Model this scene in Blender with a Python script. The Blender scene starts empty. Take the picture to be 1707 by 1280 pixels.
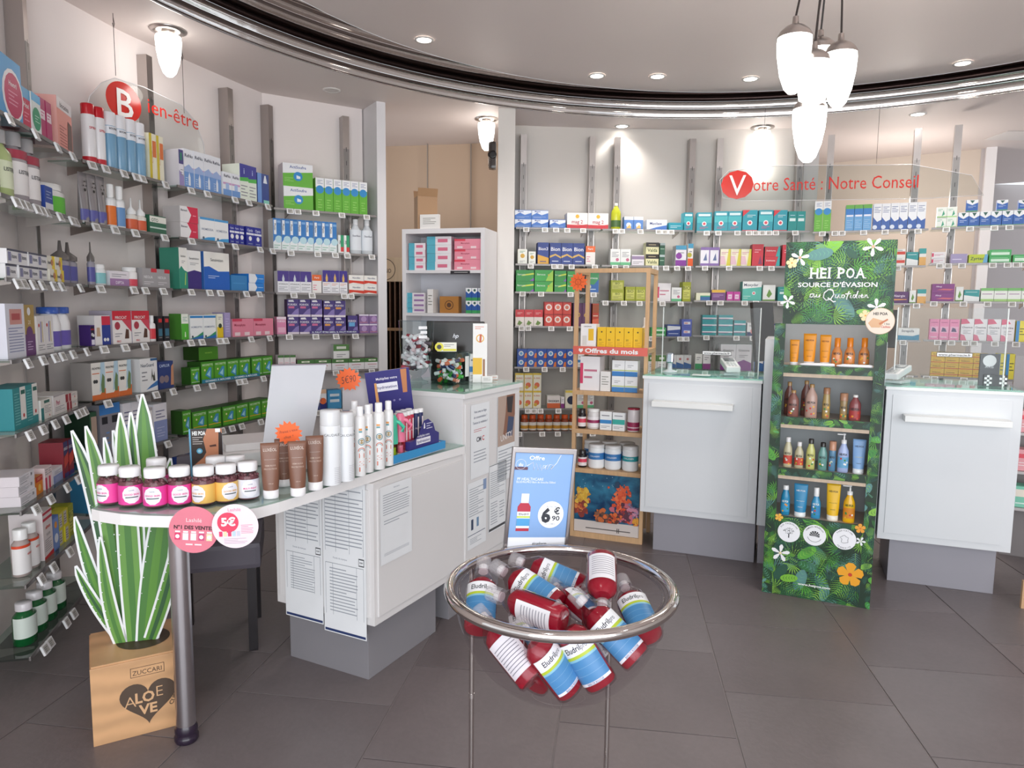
import bpy, bmesh, math, random
from mathutils import Vector, Matrix
random.seed(7)
SC = bpy.context.scene
COL = SC.collection
PI = math.pi

# ------------------------------------------------------------------ camera
F = 1190.0; CH = 1.45
PIT = math.atan(128 / 1190.0); ROLL = math.radians(0.6)
fw = Vector((0, math.cos(PIT), -math.sin(PIT)))
r0 = Vector((1, 0, 0)); u0 = r0.cross(fw)
rt = r0 * math.cos(ROLL) + u0 * math.sin(ROLL)
up = -r0 * math.sin(ROLL) + u0 * math.cos(ROLL)
CAM = Vector((0, 0, CH))
cd = bpy.data.cameras.new('camera'); cam = bpy.data.objects.new('camera', cd); COL.objects.link(cam)
cd.sensor_width = 36; cd.lens = 36 * F / 1707; cd.clip_start = 0.02
cam.matrix_world = Matrix(((rt.x, up.x, -fw.x, 0), (rt.y, up.y, -fw.y, 0), (rt.z, up.z, -fw.z, CH), (0, 0, 0, 1)))
SC.camera = cam

def ray(px, py): return fw * F + rt * (px - 853.5) - up * (py - 640)
def Z(px, py, z):
    d = ray(px, py); return CAM + d * ((z - CH) / d.z)
def PL(px, py, A, B):
    n = Vector((-(B[1] - A[1]), B[0] - A[0])); d = ray(px, py)
    t = n.dot(Vector(A[:2]) - CAM.xy) / n.dot(d.xy); return CAM + d * t
def PY(px, py, y):
    d = ray(px, py); return CAM + d * (y / d.y)
def pj(X):
    v = Vector(X) - CAM; k = F / v.dot(fw)
    return 853.5 + k * v.dot(rt), 640 - k * v.dot(up)

# ------------------------------------------------------------------ world, lights, exposure
w = bpy.data.worlds.new('world'); SC.world = w; w.use_nodes = True
w.node_tree.nodes['Background'].inputs[0].default_value = (0.9, 0.95, 1.0, 1)
w.node_tree.nodes['Background'].inputs[1].default_value = 1.2
def area(name, loc, target, sx, sy, power, col=(1, 1, 1)):
    l = bpy.data.lights.new(name, 'AREA'); l.shape = 'RECTANGLE'; l.size = sx; l.size_y = sy; l.energy = power; l.color = col
    o = bpy.data.objects.new(name, l); COL.objects.link(o); o.location = loc
    o.rotation_euler = (Vector(target) - Vector(loc)).to_track_quat('-Z', 'Y').to_euler(); return o
area('shopfront_daylight', (0.9, -2.3, 1.55), (0.9, 4, 1.3), 6.0, 2.5, 215, (0.93, 0.97, 1.0))
SC.view_settings.view_transform = 'Standard'; SC.view_settings.look = 'None'
SC.view_settings.exposure = 0.07; SC.view_settings.gamma = 1.0
SC.view_settings.use_curve_mapping = False
try:
    SC.cycles.max_bounces = 10; SC.cycles.transparent_max_bounces = 40; SC.cycles.caustics_reflective = False; SC.cycles.caustics_refractive = False
except Exception: pass

# ------------------------------------------------------------------ materials
_m = {}
def lin(h):
    h = h.lstrip('#')
    if len(h) == 3: h = ''.join(c * 2 for c in h)
    out = []
    for i in (0, 2, 4):
        c = int(h[i:i + 2], 16) / 255
        out.append(c / 12.92 if c <= 0.04045 else ((c + 0.055) / 1.055) ** 2.4)
    return (*out, 1)
def M(h, k='card'):
    key = (h, k)
    if key in _m: return _m[key]
    m = bpy.data.materials.new(f'{k}_{h}'); m.use_nodes = True; _m[key] = m
    nt = m.node_tree; N = nt.nodes; L = nt.links; b = N['Principled BSDF']; c = lin(h)
    b.inputs['Base Color'].default_value = c
    def noise(scale, dist=0, det=3):
        t = N.new('ShaderNodeTexCoord'); n = N.new('ShaderNodeTexNoise'); n.inputs['Scale'].default_value = scale; n.inputs['Detail'].default_value = det
        n.inputs['Distortion'].default_value = dist; L.new(t.outputs['Object'], n.inputs['Vector']); return n, t
    def vary(amount, scale=8):
        n, _ = noise(scale); mx = N.new('ShaderNodeMix'); mx.data_type = 'RGBA'
        mx.inputs[6].default_value = tuple(x * (1 - amount) for x in c[:3]) + (1,); mx.inputs[7].default_value = tuple(min(1, x * (1 + amount)) for x in c[:3]) + (1,)
        L.new(n.outputs['Fac'], mx.inputs[0]); L.new(mx.outputs[2], b.inputs['Base Color'])
    if k == 'card': b.inputs['Roughness'].default_value = 0.42; vary(0.05, 9)
    elif k == 'plas': b.inputs['Roughness'].default_value = 0.22; vary(0.03)
    elif k == 'paint': b.inputs['Roughness'].default_value = 0.55; vary(0.03, 2)
    elif k == 'wallp':
        b.inputs['Roughness'].default_value = 0.7; vary(0.05, 1.5)
        n, _ = noise(300); bu = N.new('ShaderNodeBump'); bu.inputs['Strength'].default_value = 0.05; L.new(n.outputs['Fac'], bu.inputs['Height']); L.new(bu.outputs['Normal'], b.inputs['Normal'])
    elif k == 'melamine': b.inputs['Roughness'].default_value = 0.3; vary(0.02, 3)
    elif k == 'chrome':
        b.inputs['Metallic'].default_value = 1; b.inputs['Roughness'].default_value = 0.09
        n, _ = noise(5); bu = N.new('ShaderNodeBump'); bu.inputs['Strength'].default_value = 0.12; bu.inputs['Distance'].default_value = 0.02; L.new(n.outputs['Fac'], bu.inputs['Height']); L.new(bu.outputs['Normal'], b.inputs['Normal'])
    elif k == 'mirror':
        b.inputs['Metallic'].default_value = 1; b.inputs['Roughness'].default_value = 0.03; vary(0.02)
    elif k == 'steel':
        b.inputs['Metallic'].default_value = 1; b.inputs['Roughness'].default_value = 0.28; vary(0.08, 5)
    elif k == 'brushed':
        b.inputs['Metallic'].default_value = 1; b.inputs['Roughness'].default_value = 0.5; vary(0.1, 6)
    elif k == 'wood':
        b.inputs['Roughness'].default_value = 0.5
        t = N.new('ShaderNodeTexCoord'); mp = N.new('ShaderNodeMapping'); mp.inputs['Scale'].default_value = (30, 30, 2.5)
        wv = N.new('ShaderNodeTexNoise'); wv.inputs['Scale'].default_value = 1.2; wv.inputs['Distortion'].default_value = 1.2; wv.inputs['Detail'].default_value = 5
        L.new(t.outputs['Object'], mp.inputs[0]); L.new(mp.outputs[0], wv.inputs['Vector'])
        mx = N.new('ShaderNodeMix'); mx.data_type = 'RGBA'; mx.inputs[6].default_value = tuple(x * 0.75 for x in c[:3]) + (1,); mx.inputs[7].default_value = tuple(min(1, x * 1.15) for x in c[:3]) + (1,)
        L.new(wv.outputs['Fac'], mx.inputs[0]); L.new(mx.outputs[2], b.inputs['Base Color'])
    elif k == 'printwood':
        b.inputs['Roughness'].default_value = 0.45
        t = N.new('ShaderNodeTexCoord'); wv = N.new('ShaderNodeTexWave'); wv.wave_type = 'RINGS'; wv.inputs['Scale'].default_value = 5; wv.inputs['Distortion'].default_value = 4; wv.inputs['Detail'].default_value = 3
        wv.inputs['Detail Scale'].default_value = 1.2
        L.new(t.outputs['Object'], wv.inputs['Vector'])
        mx = N.new('ShaderNodeMix'); mx.data_type = 'RGBA'; mx.inputs[6].default_value = tuple(x * 0.9 for x in c[:3]) + (1,); mx.inputs[7].default_value = tuple(min(1, x * 1.1) for x in c[:3]) + (1,)
        L.new(wv.outputs['Fac'], mx.inputs[0]); L.new(mx.outputs[2], b.inputs['Base Color'])
    elif k == 'slate':
        b.inputs['Roughness'].default_value = 0.38
        n, _ = noise(3.0, 0.5, 8); n2, _ = noise(45, 0.2, 6); mx = N.new('ShaderNodeMix'); mx.data_type = 'RGBA'
        mx.inputs[6].default_value = tuple(x * 0.72 for x in c[:3]) + (1,); mx.inputs[7].default_value = tuple(min(1, x * 1.3) for x in c[:3]) + (1,)
        ad = N.new('ShaderNodeMath'); ad.operation = 'MULTIPLY_ADD'; ad.inputs[1].default_value = 0.35; L.new(n2.outputs['Fac'], ad.inputs[0]); 
        sc = N.new('ShaderNodeMath'); sc.operation = 'MULTIPLY'; sc.inputs[1].default_value = 0.65; L.new(n.outputs['Fac'], sc.inputs[0]); L.new(sc.outputs[0], ad.inputs[2])
        L.new(ad.outputs[0], mx.inputs[0]); L.new(mx.outputs[2], b.inputs['Base Color'])
        bu = N.new('ShaderNodeBump'); bu.inputs['Strength'].default_value = 0.08; bu.inputs['Distance'].default_value = 0.01; L.new(n2.outputs['Fac'], bu.inputs['Height']); L.new(bu.outputs['Normal'], b.inputs['Normal'])
    elif k in ('glass', 'clear', 'tint'):
        N.remove(b); out = N['Material Output']
        tr = N.new('ShaderNodeBsdfTransparent'); gl = N.new('ShaderNodeBsdfGlossy'); gl.inputs['Roughness'].default_value = 0.03
        fr = N.new('ShaderNodeFresnel'); fr.inputs['IOR'].default_value = 1.45 if k == 'glass' else 1.28; mx = N.new('ShaderNodeMixShader')
        tr.inputs[0].default_value = c; gl.inputs[0].default_value = (1, 1, 1, 1)
        n, _ = noise(3); mr = N.new('ShaderNodeMapRange'); mr.inputs['To Min'].default_value = 0.02; mr.inputs['To Max'].default_value = 0.05
        L.new(n.outputs['Fac'], mr.inputs['Value']); L.new(mr.outputs[0], gl.inputs['Roughness'])
        ge = N.new('ShaderNodeNewGeometry'); sb = N.new('ShaderNodeMath'); sb.operation = 'SUBTRACT'; sb.inputs[0].default_value = 1; L.new(ge.outputs['Backfacing'], sb.inputs[1]); mu = N.new('ShaderNodeMath'); mu.operation = 'MULTIPLY'; L.new(fr.outputs[0], mu.inputs[0]); L.new(sb.outputs[0], mu.inputs[1])
        L.new(mu.outputs[0], mx.inputs[0]); L.new(tr.outputs[0], mx.inputs[1]); L.new(gl.outputs[0], mx.inputs[2]); L.new(mx.outputs[0], out.inputs[0])
    elif k in ('frost', 'haze', 'liquid'):
        N.remove(b); out = N['Material Output']
        tr = N.new('ShaderNodeBsdfTransparent'); tr.inputs[0].default_value = lin('e88090') if k == 'liquid' else (1, 1, 1, 1); df = N.new('ShaderNodeBsdfPrincipled'); df.inputs['Base Color'].default_value = c; df.inputs['Roughness'].default_value = 0.2
        mx = N.new('ShaderNodeMixShader'); mx.inputs[0].default_value = {'frost': .72, 'haze': .2, 'liquid': .8}[k]
        L.new(tr.outputs[0], mx.inputs[1]); L.new(df.outputs[0], mx.inputs[2]); L.new(mx.outputs[0], out.inputs[0])
    elif k.startswith('lamp'):
        b.inputs['Emission Color'].default_value = c; b.inputs['Emission Strength'].default_value = float(k[4:]); b.inputs['Roughness'].default_value = 0.3
    elif k == 'ocean':
        b.inputs['Roughness'].default_value = 0.3
        n, _ = noise(9, 1.0, 6); cr = N.new('ShaderNodeValToRGB'); L.new(n.outputs['Fac'], cr.inputs[0]); L.new(cr.outputs[0], b.inputs['Base Color'])
        cr.color_ramp.elements[0].position = 0.3; cr.color_ramp.elements[0].color = lin('0c2f58'); cr.color_ramp.elements[1].position = 0.75; cr.color_ramp.elements[1].color = lin('3d88a8')
    return m

# ------------------------------------------------------------------ mesh builder
_txt = {}
def text_geo(s, bold=0.0, shear=0.0):
    key = (s, bold, shear)
    if key in _txt: return _txt[key]
    cu = bpy.data.curves.new('t', 'FONT'); cu.body = s; cu.size = 1; cu.resolution_u = 2; cu.offset = bold; cu.shear = shear
    o = bpy.data.objects.new('t', cu); COL.objects.link(o)
    dg = bpy.context.evaluated_depsgraph_get(); me = bpy.data.meshes.new_from_object(o.evaluated_get(dg))
    V = [tuple(v.co) for v in me.vertices]; Fs = [tuple(p.vertices) for p in me.polygons]
    bpy.data.objects.remove(o); bpy.data.curves.remove(cu); bpy.data.meshes.remove(me)
    xs = [v[0] for v in V] or [0, 1]; ys = [v[1] for v in V] or [0, 1]
    _txt[key] = (V, Fs, min(xs), max(xs), min(ys), max(ys)); return _txt[key]

class MB:
    def __init__(s): s.v = []; s.f = []; s.m = []; s.mats = []; s.sm = []
    def mi(s, m):
        if m not in s.mats: s.mats.append(m)
        return s.mats.index(m)
    def add(s, V, Fs, m, T=None, smooth=False):
        n = len(s.v); i = s.mi(m)
        s.v += [tuple(T @ Vector(v)) if T is not None else tuple(v) for v in V]
        for f in Fs: s.f.append(tuple(a + n for a in f)); s.m.append(i); s.sm.append(smooth)
    def box(s, a, b, m, T=None, bev=0):
        x0, y0, z0 = a; x1, y1, z1 = b
        if bev:
            bm = bmesh.new(); bmesh.ops.create_cube(bm, size=1)
            for v in bm.verts: v.co = Vector((x0 + (v.co.x + .5) * (x1 - x0), y0 + (v.co.y + .5) * (y1 - y0), z0 + (v.co.z + .5) * (z1 - z0)))
            bmesh.ops.bevel(bm, geom=bm.edges[:], offset=bev, segments=2, affect='EDGES', profile=0.7)
            bm.verts.index_update(); s.add([v.co.copy() for v in bm.verts], [[v.index for v in f.verts] for f in bm.faces], m, T); bm.free(); return
        s.add([(x0, y0, z0), (x1, y0, z0), (x1, y1, z0), (x0, y1, z0), (x0, y0, z1), (x1, y0, z1), (x1, y1, z1), (x0, y1, z1)],
              [(0, 3, 2, 1), (4, 5, 6, 7), (0, 1, 5, 4), (1, 2, 6, 5), (2, 3, 7, 6), (3, 0, 4, 7)], m, T)
    def lathe(s, prof, m, seg=16, T=None, sy=1.0, smooth=True, cap=True):
        V = []; Fs = []
        for r, z in prof:
            for k in range(seg):
                a = 2 * PI * k / seg; V.append((r * math.cos(a), sy * r * math.sin(a), z))
        for j in range(len(prof) - 1):
            for k in range(seg):
                k2 = (k + 1) % seg; Fs.append((j * seg + k, j * seg + k2, (j + 1) * seg + k2, (j + 1) * seg + k))
        s.add(V, Fs, m, T, smooth)
        if cap:
            s.add(V[:seg], [tuple(range(seg))[::-1]], m, T); s.add(V[-seg:], [tuple(range(seg))], m, T)
    def tube(s, pts, r, m, seg=8, smooth=True, closed=False):
        pts = [Vector(p) for p in pts]; V = []; Fs = []; n = len(pts); ref = Vector((0, 1, 0)) if max(p.y for p in pts) - min(p.y for p in pts) < 1e-5 else Vector((0, 0, 1))
        for i, p in enumerate(pts):
            a = pts[(i - 1) % n] if (closed or i > 0) else p; b = pts[(i + 1) % n] if (closed or i < n - 1) else p
            t = (b - a).normalized(); x = t.cross(ref)
            if x.length < 1e-3: x = Vector((1, 0, 0))
            x.normalize(); y = t.cross(x)
            for k in range(seg):
                an = 2 * PI * k / seg; V.append(p + x * (r * math.cos(an)) + y * (r * math.sin(an)))
        for j in range(n if closed else n - 1):
            for k in range(seg):
                k2 = (k + 1) % seg; j2 = (j + 1) % n; Fs.append((j * seg + k, j * seg + k2, j2 * seg + k2, j2 * seg + k))
        s.add(V, Fs, m, None, smooth)
        if not closed: s.add(V[:seg], [tuple(range(seg))], m); s.add(V[-seg:], [tuple(range(seg))[::-1]], m)
    def prism(s, pts, z0, z1, m, T=None, ms=None):
        n = len(pts)
        s.add([(p[0], p[1], z0) for p in pts] + [(p[0], p[1], z1) for p in pts], [tuple(range(n))[::-1], tuple(range(n, 2 * n))], m, T)
        s.add([(p[0], p[1], z0) for p in pts] + [(p[0], p[1], z1) for p in pts], [(i, (i + 1) % n, n + (i + 1) % n, n + i) for i in range(n)], ms or m, T)
    # flat print on the plane y = y0 facing -y : x = u, z = v
    def pr(s, pts, m, y=0.0, T=None): s.add([(p[0], y, p[1]) for p in pts], [tuple(range(len(pts)))], m, T)
    def rect(s, x0, z0, x1, z1, m, y=0.0, T=None): s.pr([(x0, z0), (x1, z0), (x1, z1), (x0, z1)], m, y, T)
    def disc(s, x, z, r, m, y=0.0, T=None, n=24, rx=None):
        s.pr([(x + (rx or r) * math.cos(2 * PI * k / n), z + r * math.sin(2 * PI * k / n)) for k in range(n)], m, y, T)
    def text(s, t, xc, zc, h, m, y=0.0, T=None, bold=0.012, maxw=None, rot=0.0, shear=0.0, al='c', wrap=None, exact=None):
        V, Fs, a, b, c, d = text_geo(t, bold, shear); k = h / 0.72; kx = k
        if exact: kx = exact / (b - a)
        elif maxw and (b - a) * k > maxw: kx = maxw / (b - a); k = max(kx, k * .6)
        xo = {'c': (a + b) / 2, 'l': a, 'r': b}[al]; R = []
        for v in V:
            x = (v[0] - xo) * kx; z = (v[1] - 0.36) * k
            if rot: x, z = x * math.cos(rot) - z * math.sin(rot), x * math.sin(rot) + z * math.cos(rot)
            x += xc; z += zc
            if wrap: an = x / wrap[0]; R.append((wrap[0] * math.sin(an), -wrap[1] * math.cos(an), z))
            else: R.append((x, y, z))
        s.add(R, Fs, m, T)
    def lines(s, x0, z0, x1, z1, n, m, y=0.0, T=None, seed=1, th=None):
        rn = random.Random(seed); dz = (z1 - z0) / n; th = th or dz * .3
        for i in range(n):
            z = z1 - dz * (i + .7); s.rect(x0, z, x0 + (x1 - x0) * rn.choice((1, .95, .9, .97, .6)), z + th, m, y, T)
    def band(s, r, ry, z0, z1, a0, a1, m, T=None, n=12):
        V = []; Fs = []
        for k in range(n + 1):
            a = a0 + (a1 - a0) * k / n; V += [(r * math.sin(a), -ry * math.cos(a), z0), (r * math.sin(a), -ry * math.cos(a), z1)]
        for k in range(n): Fs.append((2 * k, 2 * k + 2, 2 * k + 3, 2 * k + 1))
        s.add(V, Fs, m, T, True)
    def cdisc(s, r, ry, zc, R_, m, xc=0.0, scal=0.0, n=24):
        V = []; Fs = []; K = 4
        for q in range(K + 1):
            for j in range(n):
                a = 2 * PI * j / n; rr = R_ * q / K * (1 + (scal * (j % 2) if q == K else 0)); an = (xc + rr * math.cos(a)) / r
                V.append((r * math.sin(an), -ry * math.cos(an), zc + rr * math.sin(a)))
        for q in range(K):
            for j in range(n): j2 = (j + 1) % n; Fs.append((q * n + j, q * n + j2, (q + 1) * n + j2, (q + 1) * n + j))
        s.add(V, Fs, m, None, True)
    def mesh(s, name):
        me = bpy.data.meshes.new(name); me.from_pydata(s.v, [], s.f)
        for m in s.mats: me.materials.append(m)
        me.polygons.foreach_set('material_index', s.m); me.polygons.foreach_set('use_smooth', s.sm); me.update(); return me
    def build(s, name, parent=None, label=None, loc=(0, 0, 0), rz=0, stuff=False):
        o = bpy.data.objects.new(name, s.mesh(name)); COL.objects.link(o); o.location = loc; o.rotation_euler = (0, 0, rz)
        if parent: o.parent = parent
        if label: o['label'] = label
        if stuff: o['kind'] = 'stuff'
        return o
    def solo(s, name, label, cat, loc=(0, 0, 0), rz=0, group=None): return tag(s.build(name, None, None, loc, rz), label, cat, group)
    def struct(s, name, loc=(0, 0, 0), rz=0):
        o = s.build(name, None, None, loc, rz); o['kind'] = 'structure'; return o

LAB = {}
def tag(o, label, cat, group=None):
    o['label'] = label; o['category'] = cat
    if group: o['group'] = group
    LAB.setdefault(label, []).append(o.name)
    n = len(label.split())
    if n > 16 or n < 4: print('LABEL LENGTH', n, label)
    return o
def thing(name, label, cat, loc=(0, 0, 0), rz=0, group=None):
    o = bpy.data.objects.new(name, None); COL.objects.link(o); o.location = loc; o.rotation_euler = (0, 0, rz); o.empty_display_size = .1
    return tag(o, label, cat, group)
def copy_tree(o, parent=None):
    c = o.copy(); COL.objects.link(c)
    if parent: c.parent = parent
    for ch in o.children: copy_tree(ch, c)
    return c
ORD = ['leftmost', 'second', 'third', 'fourth', 'fifth', 'sixth', 'seventh', 'eighth', 'ninth', 'tenth', 'eleventh', 'twelfth']
WH = 'f2f1f2'; BK = '1c1b1e'

# ================================================================== SETTING
# floor: dark slate tiles, 60 cm, running bond
e1 = Vector((math.cos(math.radians(-8.3)), math.sin(math.radians(-8.3)))); e2 = Vector((-e1.y, e1.x))
mb = MB(); mb.add([(-4, -3, -.004), (7, -3, -.004), (7, 10, -.004), (-4, 10, -.004)], [(0, 1, 2, 3)], M('8b8484', 'paint')); floor = mb.struct('floor')
slates = [M(h, 'slate') for h in ('726a6b', '766e6f', '6d6465', '736a6b')]
TM = []
for m in slates:
    t = MB(); t.box((0.002, 0.002, -.004), (.606, .606, 0), m, None, .0012); TM.append(t.mesh('tile'))
for k in range(-7, 9):
    for j in range(-7, 14):
        u = .442 + .61 * k; v = (2.678 if k % 2 == 0 else 2.375) - .607 * 0 + .6085 * j
        p = e1 * u + e2 * v; c = p + (e1 + e2) * .3
        if c.y < .9 or c.y > 7.3 or abs(c.x - .85) > 3.0 + max(0, (c.y - 2.5)) * .3: continue
        o = bpy.data.objects.new('tile', random.choice(TM)); COL.objects.link(o); o.parent = floor; o.location = (p.x, p.y, 0); o.rotation_euler = (0, 0, math.radians(-8.3))

# shelving bays: front lines in plan
BAY = {'B1': ((-1.80, 2.56), (-2.02, 3.40)), 'B2': ((-2.03, 3.45), (-1.93, 4.08)), 'B3': ((-1.91, 4.15), (-1.64, 4.95)), 'B4': ((-1.66, 5.05), (-1.03, 5.45)),
       'K1': ((.02, 5.80), (.70, 5.86)), 'K2': ((.72, 5.86), (1.47, 5.9)), 'K3': ((1.49, 5.9), (2.36, 5.79)), 'K4': ((2.38, 5.78), (3.12, 5.47)), 'K5': ((3.14, 5.46), (3.8, 5.13))}
NAME = {'B1': 'nearest left bay', 'B2': 'second left bay', 'B3': 'third left bay', 'B4': 'furthest left bay', 'K1': 'first back bay', 'K2': 'second back bay', 'K3': 'third back bay', 'K4': 'fourth back bay', 'K5': 'fifth back bay'}
def dirn(b):
    A, B = (Vector(q) for q in BAY[b]); d = (B - A).normalized(); return A, B, d, Vector((d.y, -d.x))
OFF = .27
def wallpts(b, off=OFF):
    A, B, d, n = dirn(b); return A - n * off, B - n * off
wl = [Vector((-1.72, 1.0)), *wallpts('B1'), *wallpts('B2'), *wallpts('B3'), *wallpts('B4')]
def vwall(name, pts, z0, z1, m, th=.06):
    mb = MB(); pts = [Vector(p) for p in pts]
    for a, b in zip(pts, pts[1:]):
        d = (b - a).normalized(); n = Vector((-d.y, d.x)) * th
        mb.prism([(a.x, a.y), (b.x, b.y), (b.x + n.x, b.y + n.y), (a.x + n.x, a.y + n.y)], z0, z1, m)
    return mb.struct(name)
WALLC = M('f0e6e3', 'wallp')
vwall('wall_left', wl, 0, 2.95, WALLC)
kb = [*wallpts('K1', .32), *wallpts('K2', .32), wallpts('K3', .32)[1]]
vwall('wall_back', kb, 0, 2.95, M('d8d2cc', 'wallp'))
BEI = M('cdbfb2', 'wallp')
vwall('wall_rear_left', [(-2.6, 7.4), (-1.2, 6.95), (-.62, 6.85), (.1, 6.7)], 0, 2.95, M('c4ab94', 'wallp'))
vwall('wall_rear_right', [(1.6, 8.3), (3.07, 7.62), (4.37, 6.77)], 0, 2.95, BEI)
vwall('wall_rear_corner', [(4.37, 6.77), (5.2, 8.6), (9, 8.8)], 0, 2.95, M('b9b2b2', 'wallp'))
vwall('wall_right', [(5.2, 5.0), (5.2, -2.5)], 0, 2.95, M('cfc9c6', 'wallp'))
# ceiling: low ring, chrome band, mirrored border, raised centre
CEI = M('e2d6d2', 'paint'); c1 = Vector((1.27, 2.55)); R1 = 3.3; c2 = Vector((1.41, 2.85)); R2 = 2.90; NS = 96
def circ(c, r, k, n=NS): a = 2 * PI * k / n; return (c.x + r * math.cos(a), c.y + r * math.sin(a))
mb = MB(); V = []; Fs = []
for k in range(NS):
    x, y = circ(c1, R1, k); V += [(x, y, 2.95)]; x, y = circ(c1, 7.5, k); V += [(x, y, 2.95)]
for k in range(NS): a = 2 * k; b = 2 * ((k + 1) % NS); Fs.append((a, b, b + 1, a + 1))
mb.add(V, Fs, CEI); mb.struct('ceiling')
mb = MB(); mb.add([(*circ(c2, R2, k), 3.122) for k in range(NS)], [tuple(range(NS))[::-1]], CEI); mb.struct('ceiling_centre')
def ringwall(name, c, prof, m, ri=None):
    mb = MB(); V = []; Fs = []; n = len(prof)
    for k in range(NS):
        for r, z in prof: V.append((*circ(c, r, k), z))
    for k in range(NS):
        k2 = (k + 1) % NS
        for j in range(n - 1): Fs.append((k * n + j, k * n + j + 1, k2 * n + j + 1, k2 * n + j))
    mb.add(V, Fs, m, None, True); return mb
CHR = M('d8d4d2', 'chrome')
def bulge(z0, z1, b, n=6): return [(R1 - b * math.sin(PI * q / n), z0 + (z1 - z0) * q / n) for q in range(n + 1)]
ringwall('', c1, [(R1 + .01, 2.948), (R1 - .010, 2.944), (R1 - .010, 2.951)] + bulge(2.953, 3.020, .009), CHR).struct('trim_1')
ringwall('', c1, bulge(3.022, 3.078, .008), CHR).struct('trim_2')
ringwall('', c1, bulge(3.079, 3.119, .014), M('3a2f2e', 'steel')).struct('trim_3')
mb = MB(); V = []; Fs = []
for k in range(NS): V += [(*circ(c2, R2, k), 3.121), (*circ(c1, R1, k), 3.119)]
for k in range(NS): a = 2 * k; b = 2 * ((k + 1) % NS); Fs.append((a, b, b + 1, a + 1))
mb.add(V, Fs, M('cfc8c4', 'mirror')); mb.struct('trim_4')
# end panel of the left shelving, white pillar
A, B, d, n = dirn('B4')
e = B + d * .01; PW = M('e6e4e6', 'melamine')
mb = MB(); q = [e + n * .0, e + d * .07, e + d * .07 - n * .32, e - n * .32]; mb.prism([(p.x, p.y) for p in q], 0, 2.95, PW); mb.struct('trim_5')
mb = MB(); mb.prism([(-.125, 5.60), (.005, 5.60), (.005, 6.15), (-.125, 6.15)], 0, 2.95, M('e0dad4', 'melamine')); mb.struct('trim_6')
a = wallpts('K3', .32)[1]
mb = MB(); mb.prism([(a.x, a.y - .03), (a.x + .11, a.y - .06), (a.x + .13, a.y + .3), (a.x, a.y + .3)], 0, 2.95, M('dcd6d4', 'melamine')); mb.struct('trim_7')
mb = MB(); q = PL(1650, 300, (3.07, 7.62), (4.37, 6.77)); mb.prism([(4.32, 6.73), (4.40, 6.70), (4.43, 6.78), (4.36, 6.82)], 0, 2.95, M('ece8e8', 'melamine')); mb.struct('trim_8')
# panel seams of the rear wall
for i, px in enumerate((714, 785)):
    q = PY(px, 400, 6.83); mb = MB(); mb.box((q.x - .004, 6.76, 0), (q.x + .004, 6.8, 2.94), M('8f857e', 'paint')); mb.struct(f'trim_{9 + i}')
# shopfront behind the camera
mb = MB(); mb.box((-3, -2.6, 2.75), (5.2, -2.45, 2.95), WALLC); mb.box((-3, -2.6, 0), (5.2, -2.45, .12), WALLC); mb.struct('wall_front')

# ================================================================== POSTS
SLOT = M('2a2524', 'paint'); STEEL = M('b5aeab', 'steel')
pm = MB(); pm.box((-.025, -.075, 0), (.025, 0, 2.86), STEEL); PM0 = pm.mesh('post_body')
fm = MB(); fm.box((-.021, -.0775, .05), (.021, -.075, 2.62), M('8a8684', 'brushed'))
for i in range(26): fm.rect(-.0022, .1 + i * .1, .0022, .132 + i * .1, SLOT, -.0777)
PM1 = fm.mesh('slotted_face')
POST = [('B1', 22, 'nearest the left picture edge'), ('B1', 167, 'fifth from the left wall end panel'), ('B2', 234, 'right of the hanging red B sign'), ('B3', 370, 'fourth from the left'), ('B3', 437, 'beside the big green eye-care cartons'), ('B4', 571, 'nearest the white end panel'),
        ('K1', 872, 'beside the white pillar'), ('K1', 986, 'behind the red and white magnesium cartons'), ('K2', 1028, 'behind the yellow-green bottle'), ('K2', 1152, 'left of the red V sign pair'), ('K3', 1200, 'just left of the red V sign'), ('K3', 1333, 'beside the end of the back wall'),
        ('K4', 1387, 'first standing free right of the wall'), ('K4', 1530, 'behind the last letters of the hanging sign'), ('K5', 1597, 'rightmost on the back shelving')]
for b, px, why in POST:
    off = OFF if b[0] == 'B' else .30
    A, B = wallpts(b, off - .002); A_, B_, d, n = dirn(b)
    q = PL(px, 215, A, B)
    t = thing('steel_post', f'tall slotted steel shelf post, {why}', 'post', (q.x, q.y, 0), math.atan2(d.y, d.x), 'slotted steel shelf posts')
    for nm, me in (('post_body', PM0), ('slotted_face', PM1)):
        o = bpy.data.objects.new(nm, me); COL.objects.link(o); o.parent = t

# ================================================================== PRICE TAGS / SHELVES
GLS = M('dfeae6', 'glass'); RAIL = M('8f8b8a', 'brushed'); TAGW = M('f4f4f6', 'plas'); TAGS = M('b3b1ac', 'card'); TAGD = M('55524f', 'card')
tgm = MB(); T = Matrix.Rotation(math.radians(-22), 4, 'X')
tgm.box((-.024, -.009, -.036), (.024, 0, .004), TAGW, T, .0015); tgm.rect(-.017, -.031, .017, -.001, TAGS, -.0094, T); tgm.lines(-.014, -.027, .012, -.006, 3, TAGD, -.0097, T, 3); TG = tgm.mesh('price_tag')
ZL = [2.12, 1.83, 1.535, 1.24, .97, .68, .40, .12]
ROWS_SEEN = {'B1': 8, 'B2': 7, 'B3': 7, 'B4': 6, 'K1': 7, 'K2': 5, 'K3': 5, 'K4': 5, 'K5': 6}
ZK = {'K1': [2.085, 1.797, 1.575, 1.298, .965, .622, .43], 'K2': [2.085, 1.797, 1.509, 1.222, .94, .66], 'K3': [2.08, 1.80, 1.52, 1.235, .946, .66], 'K4': [2.07, 1.796, 1.51, 1.228, .956, .66], 'K5': [2.075, 1.808, 1.526, 1.236, .96, .66]}
ROWW = ['top', 'second', 'third', 'fourth', 'fifth', 'sixth', 'seventh', 'eighth']
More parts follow.
